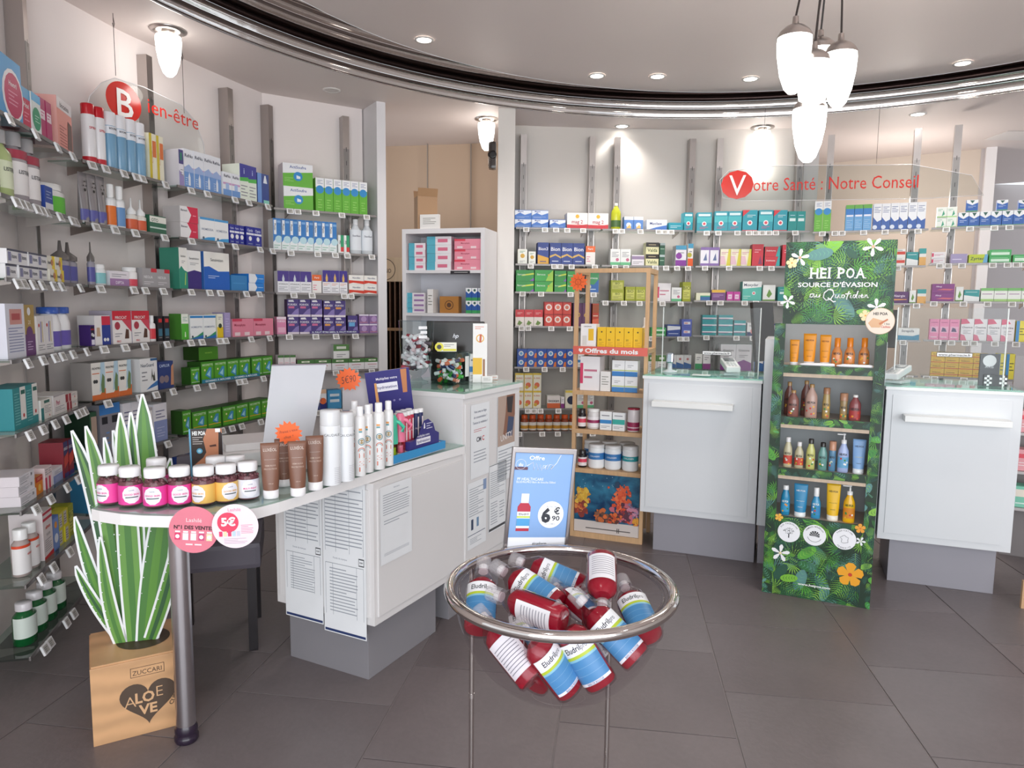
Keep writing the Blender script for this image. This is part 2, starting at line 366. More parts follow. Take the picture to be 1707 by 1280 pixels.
ROWZ = {b: (ZL if b[0] == 'B' else ZK[b]) for b in BAY}
rg = random.Random(5)
for b in BAY:
    A, B, d, n = dirn(b); Lg = (B - A).length; rz = math.atan2(d.y, d.x)
    for i, z in enumerate(ROWZ[b][:ROWS_SEEN[b]]):
        dp = .188 if b[0] == 'B' else .22
        t = thing('glass_shelf', f'{ROWW[i]} glass shelf down in the {NAME[b]} with price tags', 'shelf', (A.x, A.y, z), rz, 'glass shelves with steel rails')
        g = MB(); g.box((0, .008, -.008), (Lg, dp, 0), GLS); g.build('glass_plate', t)
        r = MB(); r.box((-.002, 0, -.013), (Lg + .002, .007, .0025), RAIL, None, .0015); r.build('front_rail', t)
        for x in (.12, Lg - .12):
            k = MB(); k.add([(x - .002, .03, -.008), (x - .002, dp, -.008), (x - .002, dp, -.05), (x - .002, .03, -.018), (x + .002, .03, -.008), (x + .002, dp, -.008), (x + .002, dp, -.05), (x + .002, .03, -.018)],
                            [(0, 1, 2, 3), (7, 6, 5, 4), (3, 2, 6, 7), (0, 3, 7, 4)], STEEL); k.build('bracket', t)
        x = rg.uniform(.03, .12)
        while x < Lg - .02:
            o = bpy.data.objects.new('price_tag', TG); COL.objects.link(o); o.parent = t; o.location = (x, -.001, -.006); o.rotation_euler = (0, 0, rg.uniform(-.06, .06))
            x += rg.choice((.052, .09, .13, .15, .19, .24))

# ================================================================== PRODUCT CARTONS
# style: (label words, base, side, [front print])
S = {}
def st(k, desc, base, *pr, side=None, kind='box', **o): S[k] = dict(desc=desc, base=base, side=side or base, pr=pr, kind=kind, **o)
GR = '8d8d94'
def L(u0, v0, u1, v1, n=3, c=GR): return ('l', u0, v0, u1, v1, n, c)
def R(u0, v0, u1, v1, c): return ('r', u0, v0, u1, v1, c)
def Tx(t, u, v, h, c, w=.9, rot=0): return ('t', t, u, v, h, c, w, rot)
def D(u, v, r, c): return ('d', u, v, r, c)
def P(pts, c): return ('p', pts, c)
st('hex', 'sky blue throat-care carton', '4aa3dc', D(.6, .42, .42, 'f4f2f4'), D(.62, .42, .36, 'c41d5c'), Tx('Hextril', .6, .6, .08, WH), L(.4, .25, .8, .5, 4, 'e89ab5'))
st('hexr', 'small red throat-care carton', 'cf2350', R(0, .75, 1, 1, '5aa9d8'), Tx('Hexi', .5, .6, .13, WH), L(.2, .2, .8, .45, 3, 'f0a0b4'))
st('hexg', 'white and green throat-care carton', 'e9f2f0', R(0, .8, 1, 1, '57b7ea'), D(.5, .4, .33, '169a6b'), L(.3, .3, .8, .5, 3, 'bfe6d4'))
st('mag', 'magenta and white mouth-care carton', 'b82a68', R(.1, .5, .9, .72, 'f3dfe6'), L(.2, .55, .8, .7, 2, 'c48'))
st('bioc', 'large salmon pink pet-care carton', 'f2a092', R(0, .78, 1, 1, 'ece9ea'), Tx('biocanina', .5, .88, .1, '222', .9), L(.12, .1, .6, .5, 7, 'b05a50'), P([(.62, .1), (.95, .1), (.95, .6), (.7, .65)], '6b4a3c'), side='f0b3aa')
st('tooth', 'white interdental brush carton', 'f1f0f2', Tx('Inava', .65, .55, .3, '445', .5), R(.08, .2, .35, .8, '8c8cb0'), R(0, .86, 1, 1, '556'))
st('toothy', 'white and yellow interdental carton', 'f3efe2', R(.6, 0, 1, 1, 'efd02e'), Tx('Inava', .3, .5, .26, '445', .5), D(.6, .5, .25, 'c98a5a'))
st('blue1', 'small royal blue carton', '2f4fa8', R(0, 0, 1, .35, 'e8ecf5'), L(.15, .5, .85, .85, 3, 'aebce0'))
st('wfold', 'tall white and grey denture carton', 'e4e5f0', R(.2, .62, .85, .9, 'd79a90'), R(.3, .7, .75, .82, 'b55'), L(.1, .1, .9, .58, 9, '8a90b8'))
st('gold', 'gold and purple whitening carton', 'b79a55', R(0, 0, 1, .42, '6c3d78'), D(.5, .87, .08, WH), D(.5, .42, .16, '6c3d78'), L(.25, .1, .75, .3, 4, 'd8c0e0'), Tx('2X', .5, .66, .08, 'f0e8d0'))
st('colg', 'low white and blue toothpaste carton', 'eef2f6', R(.55, .3, 1, 1, '6fc0d8'), R(0, 0, .12, 1, '3c6db0'), Tx('Oral', .35, .5, .4, 'c02a40', .35), R(.62, .3, .95, .6, 'c8294a'))
st('thermo', 'white digital thermometer carton', 'f2eff0', P([(.4, .3), (.48, .3), (.55, .85), (.47, .85)], '6a5fb5'), D(.25, .75, .05, 'c33'), L(.1, .08, .9, .25, 3), R(.62, .3, .68, .85, 'd8c25a'))
st('ppl', 'purple veterinary carton with white panel', '4b2f7c', R(.15, .35, .85, .95, '1e1a30'), R(.2, .05, .9, .3, 'e8e4f2'), Tx('VETO', .5, .8, .12, 'e44'), D(.4, .55, .08, 'ccc'), D(.65, .5, .07, 'ddd'))
st('teal', 'tall teal and white nail-care carton', '2c8f93', R(.55, .2, 1, 1, 'efece8'), L(.08, .1, .5, .9, 12, '7fc4c6'), D(.78, .3, .05, 'c33'), R(.62, .82, .95, .92, '2c6a60'), side='2a8a92')
st('tealp', 'white and teal prescription carton', 'efece6', R(0, 0, .25, .6, '2a7f80'), R(.3, .8, .8, .94, '2c6a60'), D(.75, .15, .05, 'c33'), L(.3, .3, .9, .7, 5))
st('wred', 'white carton with dark red stripes', 'efe9e4', R(.0, .0, .45, 1, 'a01c30'), R(.2, 0, .28, 1, 'e8c8c8'), D(.75, .4, .12, 'd22'), L(.5, .6, .95, .9, 3))
st('wpil', 'white carton with pink lettering', 'f0ebea', Tx('Peri', .35, .6, .25, 'c23a6a', .5), L(.1, .15, .9, .4, 3), R(0, .92, 1, 1, 'b9b3b8'))
st('stackw', 'flat white wound-dressing carton', 'eceaf0', L(.05, .35, .65, .85, 4), Tx('20', .78, .65, .3, '222'), L(.05, .1, .5, .3, 1), side='e6dfe4')
st('orng', 'orange vitamin carton', 'e8861e', R(0, .7, 1, 1, 'c8322a'), D(.5, .35, .2, 'f6c860'), L(.2, .8, .9, .95, 2, 'f3d0b0'), side='d98a3a')
st('wpink', 'tall white and pink carton', 'eedde0', R(0, 0, .5, .55, 'd03a5c'), L(.1, .65, .9, .95, 3))
st('urgo', 'dark red hanging dressing pack', '8c2030', R(0, .62, 1, 1, '33306a'), Tx('URGO', .5, .8, .12, WH), P([(0, .55), (1, .7), (1, .4), (0, .25)], 'd8483a'), R(0, 0, 1, .12, '3c2f78'))
st('elmb', 'white and red mouthwash carton', 'e8dfe0', R(0, .8, 1, .86, 'c8324a'), R(0, .93, 1, .98, 'c8324a'), P([(.0, .0), (1, .0), (1, .1), (0, .06)], 'd22f33'), Tx('elmex', .5, .66, .08, 'd8452f', .8), Tx('FLUOR', .5, .5, .05, '888', .7), L(.1, .15, .8, .42, 6))
st('gard', 'blue and white dental carton', '5b7cc0', R(.06, .05, .94, .95, '7a98d4'), D(.5, .75, .1, 'f0a040'), D(.5, .35, .14, 'e8eef8'))
st('ybox', 'yellow and grey small dental carton', 'd8cf3a', R(.0, .1, .6, .9, 'cfcac8'), L(.05, .2, .55, .8, 4, '444'))
st('oliv', 'olive green carton', 'a3aa2a', R(.1, .15, .9, .8, 'cfd06a'), Tx('BIO', .5, .7, .2, '5a6a1a'), L(.15, .2, .85, .5, 3, '7a8030'))
# left, second to fourth bays
st('aly', 'slim yellow and white carton', 'f0ead2', R(0, 0, .35, 1, 'd6bf22'), R(.45, .5, .95, .85, 'e0702a'), Tx('ALCAFLORE', .4, .5, .04, 'c96', .3, PI / 2))
st('pwc', 'purple and white contact-lens carton', 'e9e6ee', R(0, .62, 1, 1, '514a86'), R(.3, .72, .7, .92, '2d8a6a'), P([(0, 0), (1, 0), (1, .3), (0, .45)], '9a8cc0'), L(.3, .3, .9, .5, 3))
st('renu', 'tall white and blue lens-solution carton', 'eef0f6', R(0, 0, 1, .42, '6f9ad6'), R(0, .5, 1, .54, 'c79ad0'), P([(0, .42), (1, .42), (1, .5), (.5, .62), (0, .52)], '9fb6e2'), Tx('ReNu', .5, .84, .1, '2b2f48', .8), P([(.4, .08), (.62, .08), (.62, .3), (.51, .42), (.4, .3)], 'e6ecf6'), L(.1, .08, .35, .3, 4, 'cfe0f2'))
st('renus', 'low white and blue lens-solution carton', 'eef0f6', R(0, 0, 1, .3, '6f9ad6'), R(0, .5, 1, .58, 'd0a0cc'), P([(.3, .3), (.7, .3), (.7, .55), (.3, .55)], 'a8c0e8'), Tx('ReNu', .5, .85, .12, '2b2f48', .8))
st('opti', 'blue and pale green eye-drop carton', 'e8efe2', R(0, .6, 1, 1, '2f2f9a'), P([(0, .52), (1, .55), (1, .66), (0, .62)], '4db84a'), L(.1, .1, .9, .45, 4), Tx('i', .5, .82, .16, 'cfe0ff'))
st('dblu', 'dark blue eye-spray carton', '25408c', R(0, 0, .35, 1, '6c98dc'), P([(.5, .7), (.85, .7), (.72, .95), (.62, .95)], 'e8eef8'), R(.5, 0, 1, .15, '8ad0c0'))
st('acti', 'large green and white eye-wash carton', '69b83c', P([(0, .55), (1, .68), (1, 1), (0, 1)], 'f1f2f4'), Tx('ActiSoufre', .5, .85, .13, '3c56a0', .55), D(.5, .45, .2, '2f8fd0'), P([(.45, .35), (.58, .35), (.58, .45), (.45, .5)], 'e8f2fa'), L(.05, .2, .35, .4, 3, '9fd676'), side='e3dce2')
st('actis', 'slim white and green eye-spray carton', '67b636', R(0, .72, 1, 1, 'f1f2f4'), D(.5, .66, .13, '2f8fd0'), L(.2, .82, .85, .95, 3, '7a86b0'), L(.25, .1, .75, .4, 4, '9ad36a'))
st('puri', 'slim blue and white nasal-spray carton', 'eef4f4', P([(0, .25), (.3, .35), (.6, .28), (1, .35), (1, 1), (0, 1)], '2f7cc4'), R(.1, .5, .42, .95, 'f2f4f6'), Tx('Physio', .26, .73, .06, '222', .5, -PI / 2), D(.7, .35, .13, 'bfe0e8'), L(.1, .06, .9, .2, 2, '8fc0a8'), R(.5, .86, 1, .93, '7fb0e0'))
st('arom', 'small white and green toothpaste-like carton', 'f0f2f0', R(.45, .35, 1, 1, '2a9c6c'), R(.45, .1, 1, .35, 'd83a3a'), Tx('Gel', .3, .6, .1, '333', .4, PI / 2))
st('red2', 'red and white medicine carton', 'f0edee', P([(.45, 0), (1, 0), (1, 1), (.38, 1), (.62, .5)], 'd92b4e'), Tx('Bianesti', .22, .75, .13, '445', .35), L(.7, .4, .9, .55, 1, 'f5b0c0'), side='cdc6c6')
st('bion', 'white and blue homeopathy carton', 'f2f3f4', P([(0, 0), (1, 0), (1, .2), (.5, .16), (0, .04)], '3fa0dc'), R(0, .9, 1, 1, '4f9fd8'), Tx('HOMEODA', .5, .5, .12, '8a94a8', .8), D(.2, .12, .06, '567'))
st('navy', 'small navy blue carton', '2a2f96', R(0, .58, 1, .68, 'e8eaf4'), D(.5, .4, .12, WH), Tx('Optic', .5, .82, .14, 'dfe4ff', .8), L(.2, .08, .8, .2, 1, '9ab'))
st('grn2', 'green and white low carton', '2f6a50', R(0, .62, 1, .95, 'f0efe6'), R(0, .3, 1, .38, 'cfe0d6'), Tx('OTO', .3, .75, .18, '2a5a40'))
st('grrd', 'grey and red medicine carton', 'a9a6a8', R(.6, .8, 1, 1, 'd02a3a'), L(.1, .15, .8, .35, 2, 'e0dde0'), Tx('NEOLIA', .4, .55, .16, 'eee', .6))
st('pinkpur', 'low white and mauve carton', 'eee8ee', R(0, 0, 1, .5, 'a880b0'), L(.1, .6, .9, .85, 2), Tx('DIPTA', .5, .25, .2, 'f4eaf6', .5))
st('sgrn', 'large green and white laxative sachet carton', 'f4f2ec', P([(0, 0), (1, 0), (1, .42), (.6, .46), (.25, .56), (0, .48)], '2c9076'), Tx('Sensivision', .5, .8, .08, '555', .6), L(.3, .62, .75, .7, 2), P([(.6, .1), (.7, .1), (.8, .4), (.72, .4)], 'b9dc6a'), side='3a8f78')
st('spur', 'large purple and white sachet carton', 'f2f1ee', P([(0, 0), (1, 0), (1, .46), (.5, .5), (0, .44)], '3b2a78'), Tx('Sensivision', .5, .8, .08, '555', .7), L(.2, .62, .85, .7, 2))
st('sblu', 'large blue and white sachet carton', 'f3f1ea', P([(0, 0), (1, 0), (1, .52), (.55, .5), (.2, .62), (0, .6)], '2163c0'), Tx('Sensivision', .5, .8, .08, '555', .6), L(.15, .3, .6, .4, 2, 'c8d8f2'), side='3a6fb8')
st('tray', 'blue cardboard shelf tray', '3a84c0', L(.1, .4, .9, .6, 1, '4a94cc'))
st('bluw', 'blue and white stacked carton', '2a86dc', P([(0, 0), (.4, 0), (.55, .5), (.4, 1), (0, 1)], 'eef2f8'), L(.6, .4, .95, .6, 1, 'bfe0f8'))
st('pwic', 'purple and white women-care carton', 'efeef2', R(0, .52, 1, 1, '432a86'), P([(.42, .5), (.6, .5), (.62, .65), (.51, .85), (.4, .65)], 'cfd4dc'), Tx('HYDRALIN', .5, .4, .08, '555', .8), L(.1, .1, .9, .3, 3))
st('pwi2', 'purple carton with gold drop', 'efeef2', R(0, .5, 1, 1, '3b2a8a'), P([(.38, .52), (.62, .52), (.64, .68), (.5, .88), (.36, .68)], 'e0b868'), L(.1, .34, .9, .46, 2, 'e08a5a'), L(.1, .06, .9, .28, 3))
st('rwav', 'white and red striped painkiller carton', 'f2efe8', P([(0, .08), (.3, .2), (1, .06), (1, .38), (.4, .42), (0, .46)], 'd93a22'), Tx('Nurofen', .5, .72, .18, '2a3a6a', .7), side='d8c6c0')
st('pirow', 'red and white pet treatment carton', 'f3eeec', R(0, .72, 1, 1, 'd22a3c'), P([(.5, .72), (1, .72), (1, .35)], 'd24a5c'), D(.25, .55, .12, 'b03a4a'), P([(.62, .15), (.85, .15), (.85, .42), (.7, .45)], '5a3a2c'), Tx('PIROCAT', .45, .8, .09, WH, .8), Tx('PIRO', .3, .08, .06, 'c23'), L(.1, .2, .5, .35, 2), side='b8b0c0')
st('frbl', 'red, white and blue pet collar carton', 'f0ecec', R(.45, 0, 1, .68, '2d3f92'), R(.45, .68, 1, .98, 'd32f4a'), D(.62, .18, .06, 'eee'), D(.8, .18, .06, 'eee'), P([(.1, .3), (.35, .3), (.3, .6), (.12, .6)], 'c9a98c'))
st('blk', 'slim black and red drops carton', '1d1b20', R(.15, .2, .85, .5, '3a6f86'), R(.2, .75, .8, .9, 'c33'), L(.2, .1, .8, .18, 1, 'aaa'))
st('gsl', 'slim green and white carton', 'eef2e6', R(0, 0, 1, .62, '52b034'), L(.2, .7, .85, .9, 3, '7a9'), P([(.4, .1), (.6, .1), (.55, .3), (.45, .3)], 'd8efc8'), side='4a8a30')
st('homeo', 'white homeopathy carton with coloured wave', 'f1f3f2', P([(0, 0), (1, 0), (1, .3), (.5, .12), (0, .02)], '3c9a6a'), P([(0, 0), (1, .0), (1, .16), (0, .0)], '2a6fc0'), Tx('HOMEOFTIC', .5, .5, .12, '8a94a8', .85), R(0, .88, 1, .97, '2f86c8'), D(.15, .1, .05, '345'))
st('yelw', 'slim white and yellow carton', 'f1efdc', R(0, 0, 1, .45, 'e8c51c'), D(.5, .5, .1, '343'), L(.2, .75, .8, .9, 2))
st('lil', 'slim lilac carton', 'a99cc8', L(.2, .2, .8, .8, 6, 'c9bfe0'))
st('pinkf', 'flat pink medicine carton', 'e88aa0', R(0, .86, .45, 1, 'd0405c'), Tx('Monophyto', .35, .66, .14, 'a02a48', .6), R(.1, .05, .35, .25, 'f2d8dc'), R(.55, .05, .8, .25, 'f2d8dc'), side='d8a0ac')
st('forv', 'purple laxative carton with pink band', '4a3a80', Tx('FORVEX', .45, .7, .2, 'f2eef6', .8), R(.1, .48, .6, .6, 'd06a94'), P([(.3, .12), (1, .12), (1, .5), (.7, .4)], '8a7ab8'), R(0, 0, 1, .12, 'e8dde6'), P([(.1, .85), (.6, .85), (.5, .97), (.1, .95)], 'f0eef2'), side='4a3060')
st('foro', 'purple laxative carton with orange band', '4a3a80', Tx('FORVEX', .45, .7, .2, 'f2eef6', .8), R(.1, .48, .6, .6, 'e8a050'), P([(.3, .12), (1, .12), (1, .5), (.7, .4)], '8a7ab8'), R(0, 0, 1, .12, 'e8dde6'), P([(.1, .85), (.6, .85), (.5, .97), (.1, .95)], 'f0eef2'), side='4a3060')
st('forb', 'purple laxative carton with blue band', '4a3a80', Tx('FORVEX', .45, .7, .2, 'f2eef6', .8), R(.1, .4, .7, .62, '6ab0e0'), P([(.3, .05), (1, .05), (1, .4), (.7, .35)], '8a7ab8'), side='3a2858')
st('forp', 'pink laxative carton', 'e08ab0', Tx('FORVEX', .5, .75, .2, 'f6eef4', .85), R(.1, .1, .9, .4, 'edb4cc'), R(0, .85, 1, 1, 'f0dce6'))
st('fors', 'small purple sachet pack', '8a6aa0', D(.5, .5, .3, 'b89ac8'), R(0, .85, 1, 1, 'e8e0ee'), L(.1, .1, .9, .25, 1, 'd88'))
st('fron', 'white and orange pet tablet carton', 'f2efe8', P([(0, 0), (1, 0), (1, .35), (.6, .14), (0, .14)], 'e0743a'), P([(.55, .2), (1, .3), (1, 1), (.7, 1)], 'bcd8e8'), Tx('FRONTPRO', .38, .85, .1, '333', .62), L(.05, .68, .6, .75, 1, 'e0743a'), D(.2, .5, .05, '444'), D(.34, .5, .05, '444'), P([(.68, .18), (.9, .18), (.94, .6), (.8, .7), (.66, .4)], '6f8a5a'), side='a9a3a0')
st('nexg', 'white flea-treatment carton', 'f2f2f2', Tx('NexGuard', .42, .8, .12, '3a4a60', .75), P([(.3, .05), (1, .15), (1, .3), (.6, .18)], '3c78b8'), P([(.62, .3), (.68, .7), (.74, .3), (.82, .6), (.86, .3), (.75, .5), (.7, .45)], '5a5a50'), L(.08, .3, .4, .65, 3), R(.6, .92, 1, .99, '2f6090'))
st('ecaf', 'navy eye-mask carton with photo', '2c3f7c', Tx('CAPILOR', .4, .85, .12, 'c8d8f4', .7), D(.2, .35, .14, '8a7a80'), D(.5, .35, .14, '8a7a80'), P([(.78, .1), (1, .1), (1, .9), (.85, .8)], 'c8906e'))
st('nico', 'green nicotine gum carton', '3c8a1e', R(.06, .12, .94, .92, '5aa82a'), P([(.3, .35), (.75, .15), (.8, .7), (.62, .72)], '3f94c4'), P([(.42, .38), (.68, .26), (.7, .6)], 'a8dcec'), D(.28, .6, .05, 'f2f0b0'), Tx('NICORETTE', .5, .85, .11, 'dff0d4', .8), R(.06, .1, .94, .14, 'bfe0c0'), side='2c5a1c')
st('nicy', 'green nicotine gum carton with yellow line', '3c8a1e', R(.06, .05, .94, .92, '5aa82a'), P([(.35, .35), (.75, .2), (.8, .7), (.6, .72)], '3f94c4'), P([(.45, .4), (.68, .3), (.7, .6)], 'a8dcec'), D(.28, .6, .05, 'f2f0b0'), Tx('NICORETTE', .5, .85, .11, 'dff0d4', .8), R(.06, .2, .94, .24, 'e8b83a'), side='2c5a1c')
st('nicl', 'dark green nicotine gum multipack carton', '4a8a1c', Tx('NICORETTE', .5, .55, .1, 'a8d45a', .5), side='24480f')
st('arkw', 'slim white and green plant carton', 'efe8ea', R(0, .86, 1, 1, '47783c'), R(.15, .78, .85, .85, 'e8e8dc'), L(.15, .4, .85, .6, 2, 'e0a0b0'), L(.2, .1, .8, .3, 2, 'e8c8d0'))
st('ark', 'white and green plant-extract carton', 'f0eef0', R(0, .62, 1, 1, '47783c'), R(.25, .74, .72, .88, 'e8ecd8'), Tx('ARKO', .5, .81, .09, '4a7a3c', .35), L(.2, .35, .8, .5, 1, 'c04a60'), L(.3, .15, .7, .25, 1), side='5a3040')
st('wbl', 'white and lavender blue carton', 'eceaf0', R(0, 0, 1, .55, '8f9ccc'), L(.15, .6, .85, .85, 3, '6a6a90'), L(.2, .1, .8, .4, 4, 'c0c8e6'))
st('grbl', 'grey and blue hanging support carton', '8a8890', R(0, .8, 1, 1, '3c80c8'), R(.2, .62, .75, .76, '22242c'), P([(.25, .05), (.5, .05), (.5, .3), (.3, .35)], 'c8a070'), L(.55, .1, .9, .5, 4, '6a90c8'))
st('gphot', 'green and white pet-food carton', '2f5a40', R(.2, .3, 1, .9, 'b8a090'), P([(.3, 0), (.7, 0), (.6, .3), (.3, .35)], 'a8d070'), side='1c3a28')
st('mitc', 'navy and white warming-gel carton', 'eef0f4', R(0, 0, 1, .35, '27307c'), D(.5, .42, .2, 'e8703a'), R(0, .8, 1, 1, 'e6c0a0'), Tx('Mitosyl', .2, .5, .05, '27307c', .4, PI / 2))
st('bluc', 'sky blue carton with white panels', '4aa0d4', R(.15, .66, .85, .8, 'e0ecf4'), R(.15, .35, .85, .5, 'e0ecf4'), L(.2, .55, .8, .62, 1, '2a6aa0'))
st('bred', 'blue and red low carton', '2a4a9c', P([(.3, 0), (1, 0), (1, .6), (.5, .4)], 'c83a4a'), D(.3, .6, .2, 'dfe6f4'))
# back wall
st('mag1', 'low blue and white magnesium carton', '4a7ac8', P([(0, .4), (.3, .7), (.6, .45), (1, .7), (1, .95), (0, .95)], 'e6ecf6'), Tx('Magné', .35, .85, .18, '2a4a9c', .5), L(.1, .1, .9, .3, 2, 'b8cce8'))
st('mag2', 'white and red magnesium carton', 'f2eeea', R(0, 0, 1, .26, 'd02f3c'), Tx('mag 2', .5, .45, .22, 'b82a48', .6), D(.5, .78, .12, 'e8b030'), P([(0, .26), (.5, .2), (1, .3), (1, .26)], 'e86a6a'))
st('blwh', 'blue and white tablets carton', '5a8ad0', R(0, .75, 1, 1, 'f0f2f6'), D(.5, .35, .2, 'dfe6f4'), P([(.2, .1), (.8, .1), (.6, .4)], 'f0c070'))
st('maxi', 'white and blue throat syrup carton', 'eef2f8', P([(0, 0), (1, 0), (1, .5), (.5, .3)], '4a7ac8'), Tx('Maxilase', .45, .65, .25, '2a3a7c', .8))
st('tflat', 'flat teal carton', '2a9cb0', L(.1, .3, .9, .7, 2, 'c8e8f0'))
st('tealb', 'teal and blue digestive sachet carton', '2a9cae', R(0, .45, 1, .75, '4ab8c0'), D(.5, .4, .12, 'f0eef0'), D(.5, .4, .07, 'd84a5a'), R(.1, .8, .9, .92, 'd8eef0'), L(.2, .12, .8, .25, 2, 'c84a80'))
st('tealr', 'teal sachet carton with red corner', '2a9cae', P([(0, .7), (.5, 1), (0, 1)], 'd83a44'), D(.5, .4, .12, 'f0eef0'), D(.5, .4, .07, 'd84a5a'), R(0, 0, 1, .06, 'd83a44'), L(.3, .65, .9, .8, 2, 'd8eef0'))
st('teals', 'small deep teal carton', '1f8f8c', R(.15, .5, .85, .65, 'd8eeec'), L(.2, .75, .8, .85, 1, 'bde'))
st('bsp', 'slim blue nasal-spray carton', '6aa8dc', R(0, .62, 1, .85, '2f7cc8'), R(0, .85, 1, 1, '6ab04a'), R(.1, .55, .9, .62, 'eef'), L(.15, .1, .85, .45, 5, 'a8ccec'))
st('wsp', 'slim white and navy nasal-spray carton', 'eff1f5', P([(0, 0), (1, 0), (1, .4), (.5, .32), (.0, .5)], '3a62ac'), L(.12, .65, .88, .9, 4, '5a6a9a'), D(.25, .12, .08, 'dfe8f6'))
st('wgd', 'white and green drops carton', 'eef2ea', P([(.5, .1), (.8, .3), (.65, .7)], '3fa07c'), R(0, 0, 1, .12, 'a8d490'), L(.1, .6, .6, .85, 2, '6a8'))
st('vick', 'blue cold-relief carton', '2f62b0', P([(0, .75), (.5, .55), (1, .75), (1, 1), (0, 1)], 'f0f2f4'), P([(.28, .95), (.72, .95), (.5, .7)], '2a5a50'), L(.15, .3, .85, .5, 2, 'c8d8f0'), R(0, 0, 1, .08, '6ab07a'))
st('wsm', 'small white tisane carton', 'f2f3ea', D(.5, .55, .15, 'd8a83a'), L(.2, .75, .8, .9, 2, '3a8a4a'), L(.2, .1, .8, .25, 2))
st('bi3', 'navy vitamin carton with gold band', '28418e', Tx('Bion', .5, .72, .2, 'f0f0f6', .8), P([(0, .3), (.5, .42), (1, .28), (1, .36), (.5, .5), (0, .4)], 'd8b060'), L(.2, .1, .8, .22, 1, 'e0e6f4'))
st('bi3y', 'navy and yellow vitamin carton', '28418e', Tx('Bion3', .5, .72, .18, 'f0f0f6', .85), P([(0, 0), (1, 0), (1, .3), (0, .45)], 'e0a83a'), L(.2, .08, .8, .2, 1, '28418e'))
st('ora', 'white and orange tube-pack carton', 'f1ece8', R(0, .68, 1, 1, 'e8692c'), L(.1, .15, .5, .5, 3, 'e06a8a'), Tx('Ferti', .5, .85, .1, 'f6eee6', .7))
st('worn', 'small white and orange carton', 'f1eeec', R(.1, .6, .9, .7, 'e88a5a'), L(.2, .2, .8, .5, 3, 'e0b0a0'), R(0, 0, 1, .06, 'e88a5a'))
st('wgr', 'white carton with green band', 'f1f3f1', R(0, 0, 1, .2, '6ac08a'), D(.7, .35, .1, 'c86a8a'), L(.15, .5, .85, .85, 4))
st('wpu', 'low white and mauve tea carton', 'efeaf0', R(0, .6, 1, .9, '9a86a8'), L(.1, .15, .9, .45, 2))
st('becr', 'black and cream lozenge carton', 'ece8b8', R(0, .62, 1, 1, '2a2420'), Tx('Valda', .5, .35, .28, '4a5a2a', .8), L(.2, .72, .8, .9, 1, 'c8b890'))
st('dgr', 'dark green lozenge tin', '2f6048', L(.1, .4, .9, .6, 1, 'a8c8b0'), R(0, .8, 1, 1, 'b8c8c8'))
st('purw', 'white and purple sinus carton', 'ece9f0', R(0, 0, 1, .3, '8a3aa0'), R(0, .8, 1, 1, '4a9cc0'), D(.3, .5, .15, '8a3aa0'), L(.2, .6, .8, .72, 1))
st('oraw', 'white and orange sinus carton', 'f0ece8', R(0, 0, 1, .35, 'e8602a'), R(0, .8, 1, 1, '4a9cc0'), D(.3, .5, .15, 'b8b03a'), L(.2, .6, .8, .72, 1))
st('lils', 'lilac and white syrup carton', 'eceaf2', R(0, 0, 1, .15, '8a6ab0'), P([(.3, .3), (.7, .3), (.6, .7)], '5a6a9a'), R(0, .85, 1, 1, '8a6ab0'), R(.9, 0, 1, 1, '8a6ab0'))
st('yepk', 'yellow and pink syrup carton', 'f0ead0', P([(.6, 0), (1, 0), (1, 1), (.8, 1)], 'd8cc3a'), P([(0, .1), (.6, .1), (.4, .6), (0, .6)], 'e8c0cc'), L(.1, .68, .8, .85, 2, 'c86a9a'))
st('redc', 'plain red lozenge carton', 'cc2338', L(.2, .6, .8, .8, 2, 'f0b0b8'), P([(.55, .1), (.9, .1), (.75, .5)], '8a2a5a'))
st('rdtl', 'red and teal throat tablets carton', '2fa8a8', P([(0, 0), (.72, 0), (.88, 1), (0, 1)], 'cc2a38'), Tx('Dolirhume', .4, .6, .18, 'f6e8e8', .6))
st('puyl', 'purple and yellow pain-relief carton', '7a4a86', R(0, .75, 1, 1, 'e8b83a'), L(.1, .3, .9, .6, 2, 'c8a0d0'))
st('pkm', 'magenta lozenge carton', 'c83aa0', R(.2, .2, .8, .7, 'f0d0e8'), L(.3, .35, .7, .55, 1, 'c83aa0'))
st('moxy', 'white and teal antacid carton', '5ac0b0', P([(0, .62), (1, .72), (1, 1), (0, 1)], 'f1f3f2'), Tx('Moxydar', .45, .83, .15, '3a4a60', .75), D(.6, .4, .09, 'e8eef0'), D(.6, .4, .05, 'e05a5a'), L(.05, .1, .45, .3, 2, 'c8ece4'))
st('bgc', 'flat blue and cream carton', 'e8e8cc', R(.3, 0, 1, .6, '2f6aa8'), R(.3, .5, 1, .65, '4aa87a'))
st('rwr', 'white and red cold-sore carton', 'f0eeea', R(0, .35, 1, .7, 'd8402f'), L(.1, .75, .8, .92, 1), side='d8c0b8')
st('tlw', 'teal and white allergy carton', '2a9a9c', P([(0, 0), (1, 0), (1, .4), (0, .55)], 'f0f2f2'), L(.1, .75, .9, .88, 1, 'd0ecec'))
st('pkw', 'white and pink small carton', 'f1eef0', R(0, .2, .15, .8, 'd8406a'), L(.2, .3, .9, .7, 2, 'c87a90'))
st('lav', 'flat lavender carton', 'a89cc4', L(.1, .3, .7, .6, 1, 'ded6ee'))
st('zyr', 'lime yellow allergy carton', 'c4d42a', Tx('Zyrtec', .45, .55, .35, '1c3a3a', .75), P([(.75, 0), (1, 0), (1, 1), (.85, 1)], '6ab0d8'))
st('grnf', 'flat green allergy carton', '3fae5c', R(.08, .2, .92, .6, 'd8f2dc'), L(.1, .7, .9, .85, 1, 'a8e0b4'))
